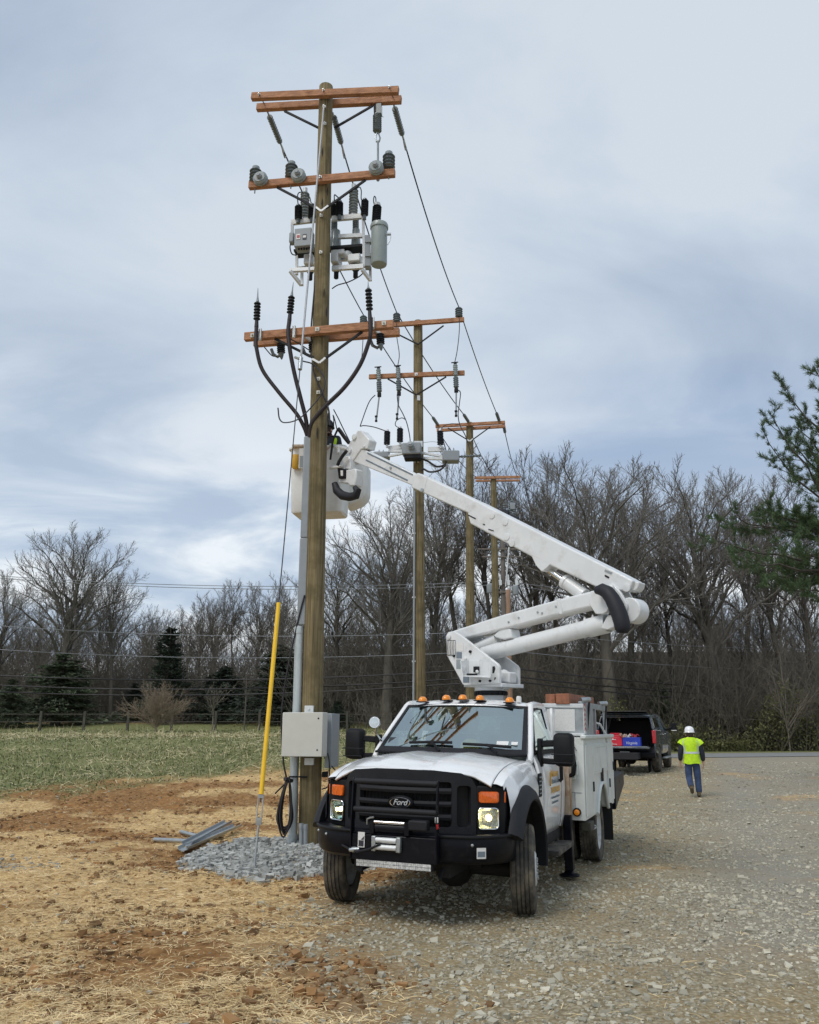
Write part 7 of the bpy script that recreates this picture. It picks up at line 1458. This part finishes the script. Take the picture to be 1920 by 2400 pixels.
R_ = [(6, 905, 1165, 60, 'broad dark bare tree just left of the second pole', 1.05), (4, 790, 1265, 63, 'low bare tree right beside the nearest pole', 1.1), (2, 1010, 1130, 66, 'bare tree between the second and third poles', 1), (3, 1085, 1052, 70, 'tall bare tree behind the third pole top', 1), (1, 1165, 1062, 68, 'tall bare tree behind the fourth pole', 1), (2, 1250, 1068, 66, 'tall bare tree rising above the middle of the boom', 1), (3, 1330, 1062, 69, 'tall bare tree above the lift cylinder', .95), (6, 1440, 1072, 60, 'fan-shaped bare tree right above the boom elbow', 1.15), (0, 1480, 1095, 66, 'bare tree just right of the fan-shaped tree', 1), (1, 1590, 1150, 68, 'bare tree between fan-shaped tree and pine, left one', 1), (6, 1690, 1092, 64, 'forked bare tree left of the pine branches', 1.0), (3, 1775, 1108, 70, 'bare tree partly behind the upper pine branches', 1), (2, 1850, 1110, 66, 'bare tree behind the middle of the pine', 1), (1, 1930, 1120, 64, 'bare tree at the right picture edge behind the pine', 1)]
for i, (k, px, yt, Y, lab, wd_) in enumerate(R_): tree(k, px, yt, Y, lab, i * 2.1 + .3, GR_, wide=wd_)
rg = random.Random(21)
for i in range(24):
    px = 720 + i * 52 + rg.uniform(-18, 18); tree(rg.choice((1, 3, 5, 2)), px, (1400 if px < 900 else 1300) + rg.uniform(0, 150), rg.uniform(70, 92), 'slim bare tree deep in the woods behind the front row', rg.uniform(0, 6), 'slim trees deep in the woods', wide=.9)
# pale straight trunks in the wood
# far woods: one mass
parts = []; rg2 = np.random.default_rng(5)
for i in range(150):
    px = rg2.uniform(-300, 2200); Y = rg2.uniform(86, 140); k = rg2.integers(0, 6); Pt, Rt, P1_, R1, P2, R2, P3, R3 = protos[k][3]; x = at(px, 1700, Y).x
    z0 = float(base_h(np.array([x]), np.array([Y]))[0]); yt = (1480 if px < 700 else 1430) + rg2.uniform(-70, 90); s = max(.35, (at(px, yt, Y).z - z0) / protos[k][2]); a = rg2.uniform(0, 6.28); Rm = np.array([[math.cos(a), -math.sin(a), 0], [math.sin(a), math.cos(a), 0], [0, 0, 1]])
    for Pp, Rp, sd_n in ((Pt, Rt, 5), (P1_, R1, 3), (P2[:, [0, 4]], R2[:, [0, 4]] * 1.3, 3), (P3[::4][:, [0, 3]], R3[::4][:, [0, 3]] * 2.0, 3)):
        parts.append(tubes(Pp @ Rm.T * s + np.array([x, Y, z0]), Rp * s, sd_n))
o = npobj('far_woods', *join(parts), M['barkr']); tag(o, 'hazy mass of bare woods behind the nearer trees', 'woods', kind='stuff')
# undergrowth stems
def stems(n, xr, yr, hr, seed, rad):
    r = np.random.default_rng(seed); px = r.uniform(*xr, n); Y = r.uniform(*yr, n); x = (px - 960) / F * Y / 1.03; z = base_h(x, Y); p0 = np.stack([x, Y, z], 1); d = np.stack([r.normal(0, .35, n), r.normal(0, .35, n), np.ones(n)], 1); d /= np.linalg.norm(d, axis=1, keepdims=True); L = r.uniform(*hr, n)
    P, Rd = grow_level(r, p0, d, L, np.full(n, rad) * r.uniform(.6, 1.5, n), 5, .18, .02, .35); p, dd_, L2, rr = spawn(r, P, Rd, L, 6, .25, .98, .8, .42, .6); P2, R2 = grow_level(r, p, dd_, L2, np.maximum(rr, rad * .45), 2, .14, .05, .6)
    return join([tubes(P[:, [0, 2, 4]], Rd[:, [0, 2, 4]], 3), tubes(P2, R2, 3)])
o = npobj('undergrowth', *join([stems(5500, (700, 2100), (60, 90), (3, 10), 3, .03), stems(3000, (-150, 720), (68, 92), (3, 9), 4, .028)]), M['barkr']); tag(o, 'tangled brown undergrowth at the foot of the woods', 'undergrowth', kind='stuff')
# conifers
def conifer(seed, H, Rw, levels, per, lean_droop, qs, bare=.06):
    r = np.random.default_rng(seed); n = levels * per; t = bare + (.98 - bare) * r.random(n) ** .9; az = r.uniform(0, 6.28, n); L = Rw * (1 - t) ** .75 * r.uniform(.35, 1.15, n) * (1 + .25 * np.sin(az * 2 + t * 9)) + .1
    p0 = np.stack([np.zeros(n), np.zeros(n), t * H], 1); d = np.stack([np.cos(az), np.sin(az), np.full(n, .25)], 1); P, Rd = grow_level(r, p0, d, L, np.full(n, .035) * (1.2 - t), 5, .08, lean_droop, .3)
    m = 90; tt = r.uniform(.12, 1, (n, m)) ** .7 * 3.98; i = np.floor(tt).astype(int); f = (tt - i)[..., None]; bi = np.arange(n)[:, None]; c = (P[bi, i] * (1 - f) + P[bi, i + 1] * f).reshape(-1, 3); Lm = np.repeat(L, m); c += r.normal(0, 1, c.shape) * (Lm * .11)[:, None] * np.array([1, 1, .5])
    q = r.uniform(.4, 1.2, len(c)) * qs * .72; dr = P[bi, i + 1] - P[bi, i]; dr = dr.reshape(-1, 3); dr = dr / (np.linalg.norm(dr, axis=1, keepdims=True) + 1e-9) + r.normal(0, .45, dr.shape); dr[:, 2] -= .15; dr /= np.linalg.norm(dr, axis=1, keepdims=True); sdv = np.cross(dr, r.normal(0, 1, dr.shape)); sdv /= np.linalg.norm(sdv, axis=1, keepdims=True)
    V = np.stack([c - dr * q[:, None] * .5, c + sdv * q[:, None] * .16, c + dr * q[:, None] * .6, c - sdv * q[:, None] * .16], 1).reshape(-1, 3); Fq = np.arange(len(V)).reshape(-1, 4)
    Pt, Rt = grow_level(r, np.zeros((1, 3)), np.array([[0, 0, 1.]]), np.array([H]), np.array([H * .014]), 6, .01, 0, .15)
    return join([tubes(Pt, Rt, 8), tubes(P, Rd, 3)]), (V, Fq)
cprot = []
for sd_, H, Rw, lv, per, dr_, qs, mn in ((1, 8, 3.0, 22, 10, -.10, .42, 'spruce'), (2, 9, 2.1, 26, 11, .10, .36, 'spruced'), (3, 7, 3.2, 20, 10, -.14, .46, 'spruced')):
    lo_, hi_ = conifer(sd_, H, Rw, lv, per, dr_, qs); cprot.append((npmesh('trunk', *lo_, M['barkd']), npmesh('crown', *hi_, M[mn]), H))
def conif(k, px, ytop, Y, label, rz, group=None, wide=1):
    x = at(px, 1700, Y).x; z0 = float(base_h(np.array([x]), np.array([Y]))[0]) - .1; s = (at(px, ytop, Y).z - z0) / cprot[k][2]; o = thing('evergreen_tree', label, 'tree', (x, Y, z0), rz, group); o.scale = (s * wide, s * wide, s)
    for nm, me in (('trunk', cprot[k][0]), ('crown', cprot[k][1])): c = bpy.data.objects.new(nm, me); scn.collection.objects.link(c); c.parent = o
    return o
GE = 'evergreens behind the field fence'
for i, (k, px, yt, Y, lab, wd_) in enumerate(((0, 135, 1530, 63, 'broad green spruce below the tall spreading bare tree', 2.0), (0, 20, 1590, 61, 'low green spruce at the left picture edge', 1.7), (1, 385, 1468, 64, 'tall dark cedar with a pointed top left of the yellow guard', 1.35), (2, 520, 1560, 66, 'dark spruce right of the tall cedar', 1.8), (2, 655, 1510, 64, 'dark spruce directly behind the riser pipe', 1.5), (1, 310, 1600, 67, 'low dark cedar between tall cedar and broad spruce', 1.9), (2, 790, 1640, 60, 'small dark evergreen right of the cabinet', 1.3), (2, 725, 1580, 66, 'dark spruce hidden behind the nearest pole', 1.5), (0, 1555, 1590, 62, 'green holly-like evergreen low in the woods right of the elbow', .9))):
    conif(k, px, yt, Y, lab, i * 1.7, GE if px < 1000 else None, wd_)
# big white pine at the right edge: trunk out of frame, limbs reaching in
def pine_mesh():
    r = np.random.default_rng(8); TX, TYp = 14.6, 25.0; limbs = []
    targets = [((1765, 955), -1.2), ((1752, 1010), -.4), ((1790, 870), .4), ((1870, 835), -.8), ((1880, 905), .8), ((1840, 1010), .2), ((1860, 1090), .7), ((1905, 985), -.6), ((1800, 1000), .9), ((1915, 930), .1), ((1820, 965), .6), ((1905, 1110), -.8)]
    targets2 = [((1668, 1275), -.5), ((1720, 1215), 0), ((1745, 1320), -.6), ((1890, 1320), .6), ((1760, 1240), .3), ((1790, 1205), -.2), ((1830, 1340), 0), ((1860, 1230), .6), ((1880, 1300), -.5), ((1780, 1350), .9), ((1850, 1200), .1), ((1900, 1350), .2), ((1900, 1250), -.3), ((1860, 1380), -.2)]
    Ps = []; Rs = []
    for tg, upc, n_s in ((targets, 1.0, 1), (targets2, .15, 1)):
        for (px, py), dy in tg:
            if upc > .5: px, py = px + 48, py + 34
            E_ = np.array(at(px, py, 24.5 + dy * 1.8)); b = np.array([TX + r.normal(0, .05), TYp, E_[2] - (2.2 if upc > .5 else .3) + r.normal(0, .3)]); n = 9; t = np.linspace(0, 1, n)[:, None]; mid_ = b + (E_ - b) * t; bend = np.zeros((n, 3)); bend[:, 2] = -(t[:, 0] * (1 - t[:, 0])) * (2.2 * upc + .5); mid_ = mid_ + bend + np.concatenate([np.zeros((1, 3)), r.normal(0, .06, (n - 1, 3))]); Ps.append(mid_); Rs.append(np.linspace(.07, .012, n))
    P = np.array(Ps); Rd = np.array(Rs); L = np.linalg.norm(P[:, -1] - P[:, 0], axis=1); p, d, L2, rr = spawn(r, P, Rd, L, 11, .42, .99, .7, .22, .6); L2 = np.minimum(L2, .85); P2, R2 = grow_level(r, p, d, L2, np.full(len(L2), .014), 5, .12, .12, .5)
    p, d, L3, rr = spawn(r, P2, R2, L2, 3, .3, .99, .7, .45, .6); P3, R3 = grow_level(r, p, d, np.maximum(L3, .15), np.full(len(L3), .008), 3, .1, .12, .6)
    # needle tufts along twigs and at tips
    C = [P2[:, 2:].reshape(-1, 3), P3[:, 1:].reshape(-1, 3), P[:, 6:].reshape(-1, 3)]; D = [np.repeat(P2[:, 4:5] - P2[:, 3:4], 3, 1).reshape(-1, 3), np.repeat(P3[:, 2:3] - P3[:, 1:2], 2, 1).reshape(-1, 3), np.repeat(P[:, 8:9] - P[:, 7:8], 3, 1).reshape(-1, 3)]
    C = np.concatenate(C); D = np.concatenate(D); D /= np.linalg.norm(D, axis=1, keepdims=True) + 1e-9; k = 30; cN = np.repeat(C, k, 0) + r.normal(0, .025, (len(C) * k, 3)); dN = np.repeat(D, k, 0) * .75 + r.normal(0, .5, (len(C) * k, 3)); dN[:, 2] += .12; dN /= np.linalg.norm(dN, axis=1, keepdims=True); ln = r.uniform(.10, .19, len(cN))[:, None]
    sv = np.cross(dN, r.normal(0, 1, dN.shape)); sv /= np.linalg.norm(sv, axis=1, keepdims=True); V = np.stack([cN - sv * .0065, cN + sv * .0065, cN + dN * ln], 1).reshape(-1, 3); Ft = np.arange(len(V)).reshape(-1, 3)
    Pt, Rt = grow_level(r, np.array([[TX, TYp, 0]]), np.array([[0, 0, 1.]]), np.array([17.]), np.array([.32]), 8, .008, 0, .3)
    return join([tubes(Pt, Rt, 12), tubes(P, Rd, 6)]), join([tubes(P2, R2, 3), tubes(P3, R3, 3)]), (V, Ft), (TX, TYp)
lo_, tw_, (nV, nF), (TX, TYp) = pine_mesh()
pine = thing('pine_tree', 'long-needled pine reaching in from the right picture edge', 'tree', (TX, TYp, hz(TX, TYp)))
off = np.array(pine.location)
npobj('trunk', lo_[0] - off + np.array([0, 0, off[2]]) * 1, lo_[1], M['barkd'], pine); npobj('twigs', tw_[0] - off, tw_[1], M['barkd'], pine); npobj('crown', nV - off, nF, M['pineN'], pine)
# small bare plants in the field
def small_plant(seed, H, spread, n, name, label, cat, px, py, Y, m, ttrunk=None, dens=8, rad=.02):
    r = np.random.default_rng(seed); x = at(px, py, Y).x; z0 = hz(x, Y); az = r.uniform(0, 6.28, n); el = r.uniform(.15, 1.0, n) * spread; d = np.stack([np.cos(az) * np.sin(el), np.sin(az) * np.sin(el), np.cos(el)], 1); p0 = np.zeros((n, 3)); p0[:, 2] = (ttrunk or 0) * r.uniform(.4, 1, n)
    P, Rd = grow_level(r, p0, d, H * r.uniform(.6, 1, n), np.full(n, rad), 6, .08, .03, .3); p, d2, L2, rr = spawn(r, P, Rd, np.full(n, H * .8), dens, .2, .99, .6, .4, .6); P2, R2 = grow_level(r, p, d2, L2, np.maximum(rr, .010), 4, .1, .03, .5); p, d3, L3, rr = spawn(r, P2, R2, L2, 5, .2, .99, .6, .5, .6); P3, R3 = grow_level(r, p, d3, L3, np.maximum(rr, .008), 3, .1, .02, .6)
    o = thing(name, label, cat, (x, Y, z0)); 
    if ttrunk: npobj('trunk', *tubes(np.array([[[0, 0, -.1], [0.02, 0, ttrunk * .5], [0, 0, ttrunk]]]), np.array([[.06, .05, .04]]), 6), m, o)
    npobj('crown' if ttrunk else 'twigs', *join([tubes(P, Rd, 4), tubes(P2, R2, 3), tubes(P3, R3, 3)]), m, o); return o
small_plant(41, 2.75, 1.2, 46, 'bare_shrub', 'rounded twiggy brown shrub standing in front of the field fence', 'shrub', 365, 1712, 52, M['shrub'], .5, 11, .018)
small_plant(42, 2.0, .9, 9, 'sapling', 'small pale bare sapling right of the round shrub', 'tree', 497, 1715, 53, M['barkl'], 1.5, 6, .025)
small_plant(43, 1.6, .6, 5, 'sapling', 'thin dark bare sapling behind the yellow guy guard', 'tree', 572, 1715, 56, M['bark'], 3.6, 4, .015)
small_plant(44, 2.2, 1.0, 12, 'bare_shrub', 'brown bare shrub between the nearest pole and the truck', 'shrub', 880, 1700, 55, M['barkr'], .4, 8, .02)
small_plant(46, 4.5, .8, 8, 'sapling', 'pale crooked bare branchy sapling at the right edge of the woods', 'tree', 1850, 1740, 60, M['barkl'], 3.0, 7, .05)
# fence
fr = thing('field_fence', 'low dark post and rail fence along the back of the field', 'fence', tuple(at(300, 1715, 58)))
fb = fr.location.copy(); tops = []
for k in range(-2, 12):
    px = 92 + k * 103; P = at(px, 1716, 58); P.z = hz(P.x, P.y); mb = MB(Matrix.Translation(-fb)); mb.beam(P - Vector((0, 0, .2)), P + Vector((0, 0, 1.3)), .15, .15, up=(0, 1, 0)); mb.build('post', M['fence'], fr); tops.append(P)
for h in (1.1, .6):
    for a, b in zip(tops[:-1], tops[1:]): mb = MB(Matrix.Translation(-fb)); mb.beam(a + Vector((0, .09, h)), b + Vector((0, .09, h)), .03, .05); mb.build('rail', M['fence'], fr)
# ================================================================== ground cover (uncountable)
def sample(n, y0, y1, r, k=.56, m=1.0):
    Y = y0 * (y1 / y0) ** r.random(n); X = r.uniform(-1, 1, n) * (k * Y + m); return X, Y
def stones(X, Y, size, r, flat=.5, lift=.3, zoff=0):
    n = len(X); c = np.array([[sx, sy, sz] for sz in (-1, 1) for sy in (-1, 1) for sx in (-1, 1)], float) * .5; V = c[None] * (1 + r.uniform(-.45, .25, (n, 8, 3))); sc = np.stack([r.uniform(.7, 1.4, n), r.uniform(.6, 1.1, n), flat * r.uniform(.6, 1.3, n)], 1) * size[:, None]; V = V * sc[:, None, :]
    a = r.uniform(0, 6.28, n); tl = r.normal(0, .35, n); ca, sa = np.cos(a), np.sin(a); ct, st = np.cos(tl), np.sin(tl); x, y, z = V[..., 0], V[..., 1], V[..., 2]; y, z = y * ct[:, None] - z * st[:, None], y * st[:, None] + z * ct[:, None]; x, y = x * ca[:, None] - y * sa[:, None], x * sa[:, None] + y * ca[:, None]
    z0 = height(X, Y) + size * flat * lift + zoff; V = np.stack([x + X[:, None], y + Y[:, None], z + z0[:, None]], -1); f = np.array([(4, 5, 7, 6), (0, 1, 5, 4), (2, 6, 7, 3), (0, 4, 6, 2), (1, 3, 7, 5)]); Fq = (f[None] + (np.arange(n) * 8)[:, None, None]).reshape(-1, 4); return V.reshape(-1, 3), Fq
r = np.random.default_rng(101)
X, Y = sample(170000, 5.0, 40, r); g, gr, st = zones(X, Y); pm_ = pad_mask(X, Y); keep = r.random(len(X)) < np.clip(gr * (1 - .6 * st) * (.38 + .8 * ss(fbm(X, Y, .8, 4, 61), .40, .60)) * (1 - .35 * np.exp(-((X - (4.1 + (Y - 10) * .36)) / 1.0) ** 2)), .015 * (1 - g), 1) * (1 - pm_); X, Y = X[keep], Y[keep]
sz = np.exp(r.normal(np.log(.0135), .55, len(X))) * (1 + .02 * Y); o = npobj('gravel', *stones(X, Y, np.clip(sz, .007, .065), r, .62, .15), M['stone'], flat=True); tag(o, 'loose tan and grey gravel spread over the drive', 'gravel', kind='stuff')
n = 20000; X = r.uniform(-4.6, .8, n); Y = r.uniform(10.0, 15.0, n); keep = r.random(n) < pad_mask(X, Y); X, Y = X[keep], Y[keep]; sz = np.clip(np.exp(r.normal(np.log(.046), .35, len(X))), .018, .09)
X2 = r.normal(-5.6, .55, 260); Y2 = r.normal(11.6, .35, 260); s2 = r.uniform(.02, .05, 260)
o = npobj('crushed_stone', *stones(np.concatenate([X, X2]), np.concatenate([Y, Y2]), np.concatenate([sz, s2]), r, .7, .12), M['stoneb'], flat=True); tag(o, 'blue-grey crushed stone pad around the pole foot', 'crushed stone', kind='stuff')
X, Y = sample(60000, 5.0, 26, r); g, gr, st = zones(X, Y); cl_ = .12 + .88 * ss(fbm(X, Y, 1.1, 3, 91), .46, .6) * (1 - .5 * st); keep = r.random(len(X)) < (1 - g) * (1 - gr) * cl_ * (1 - pad_mask(X, Y)); X, Y = X[keep], Y[keep]; o = npobj('soil_clods', *stones(X, Y, np.clip(np.exp(r.normal(np.log(.022), .5, len(X))) * (1 + .02 * Y), .01, .09), r, .6, .1), M['clod'], flat=True); tag(o, 'brown clods of churned soil among the straw', 'soil', kind='stuff')
def blades(X, Y, L, w, tilt, r, zoff=.004, bend=.12):
    n = len(X); a = r.uniform(0, 6.28, n); d = np.stack([np.cos(a) * np.cos(tilt), np.sin(a) * np.cos(tilt), np.sin(tilt)], 1); z0 = height(X, Y) + zoff + r.uniform(0, .02, n); p = np.stack([X, Y, z0], 1); sv = np.stack([-np.sin(a), np.cos(a), r.normal(0, .5, n)], 1); sv /= np.linalg.norm(sv, axis=1, keepdims=True); md = p + d * (L * .5)[:, None] + np.stack([np.zeros(n), np.zeros(n), np.abs(r.normal(0, bend, n)) * L], 1); e = p + d * L[:, None]; hw = (w / 2)[:, None]
    V = np.stack([p - sv * hw, p + sv * hw, md + sv * hw, md - sv * hw, e + sv * hw * .4, e - sv * hw * .4], 1).reshape(-1, 3); f = np.array([(0, 1, 2, 3), (3, 2, 4, 5)]); Fq = (f[None] + (np.arange(n) * 6)[:, None, None]).reshape(-1, 4); return V, Fq
X, Y = sample(330000, 4.9, 24, r); g, gr, st = zones(X, Y); p_ = (st * .95 + .14 * (1 - gr) + .012) * (1 - .85 * pad_mask(X, Y)) * (1 - .7 * g) * (1 - .75 * gr); keep = r.random(len(X)) < p_; X, Y = X[keep], Y[keep]; n = len(X)
o = npobj('straw', *blades(X, Y, r.uniform(.02, .12, n), r.uniform(.0018, .0042, n) * (1 + .03 * Y), r.normal(.03, .10, n), r, bend=.05), M['strawM']); tag(o, 'scattered pale straw lying over the mud', 'straw', kind='stuff')
X, Y = sample(130000, 15, 62, r, .56, 2); g, gr, st = zones(X, Y); keep = r.random(len(X)) < g * (.25 + .75 * ss(fbm(X, Y, .5, 3, 33), .4, .55)); X, Y = X[keep], Y[keep]; n = len(X)
o = npobj('field_grass', *blades(X, Y, r.uniform(.04, .12, n), r.uniform(.010, .018, n) * (1 + .02 * Y), np.clip(r.normal(.6, .4, n), .1, 1.4), r), M['grassb']); tag(o, 'short green grass of the field', 'grass', kind='stuff')
X, Y = sample(60000, 15, 60, r, .56, 2); g, gr, st = zones(X, Y); crest = ss(Y, 34, 41) * (1 - ss(Y, 44, 47)); keep = r.random(len(X)) < np.clip(g * (.25 + .7 * ss(fbm(X, Y, .35, 3, 37), .42, .62) + crest), 0, 1) * (1 - .75 * ss(Y, 45, 48)); X, Y = X[keep], Y[keep]; n = len(X); crest = crest[keep]
tl = np.where(r.random(n) < .9, np.clip(r.normal(.08, .13, n), -.05, .6), r.uniform(.4, 1.3, n)); o = npobj('field_stubble', *blades(X, Y, r.uniform(.15, .48, n) * (1 + .5 * crest), r.uniform(.005, .012, n) * (1 + .02 * Y), tl, r), M['stubble']); tag(o, 'pale flattened corn stubble strewn over the field', 'stubble', kind='stuff')
# olive brush along the right woods edge
n = 52000; px = r.uniform(1430, 2080, n); Yb = r.uniform(57, 66, n) + .0; x = (px - 960) / F * Yb / 1.03; Yb = Yb + .2 * np.maximum(0, x - 12); x = (px - 960) / F * Yb / 1.03; hh = 5.0 * np.maximum(.14, fbm(x, Yb, .30, 4, 71) * 2.2 - .55) * r.random(n) ** .9; c = np.stack([x, Yb, base_h(x, Yb) + hh], 1); q = r.uniform(.12, .26, n)[:, None]; d = r.normal(0, 1, (n, 3)); d /= np.linalg.norm(d, axis=1, keepdims=True); s_v = np.cross(d, r.normal(0, 1, (n, 3))); s_v /= np.linalg.norm(s_v, axis=1, keepdims=True)
V = np.stack([c - d * q * .5, c + s_v * q * .22, c + d * q * .5, c - s_v * q * .22], 1).reshape(-1, 3); o = npobj('roadside_brush', V, np.arange(len(V)).reshape(-1, 4), M['bushg']); tag(o, 'olive green brush along the foot of the right-hand woods', 'brush', kind='stuff')
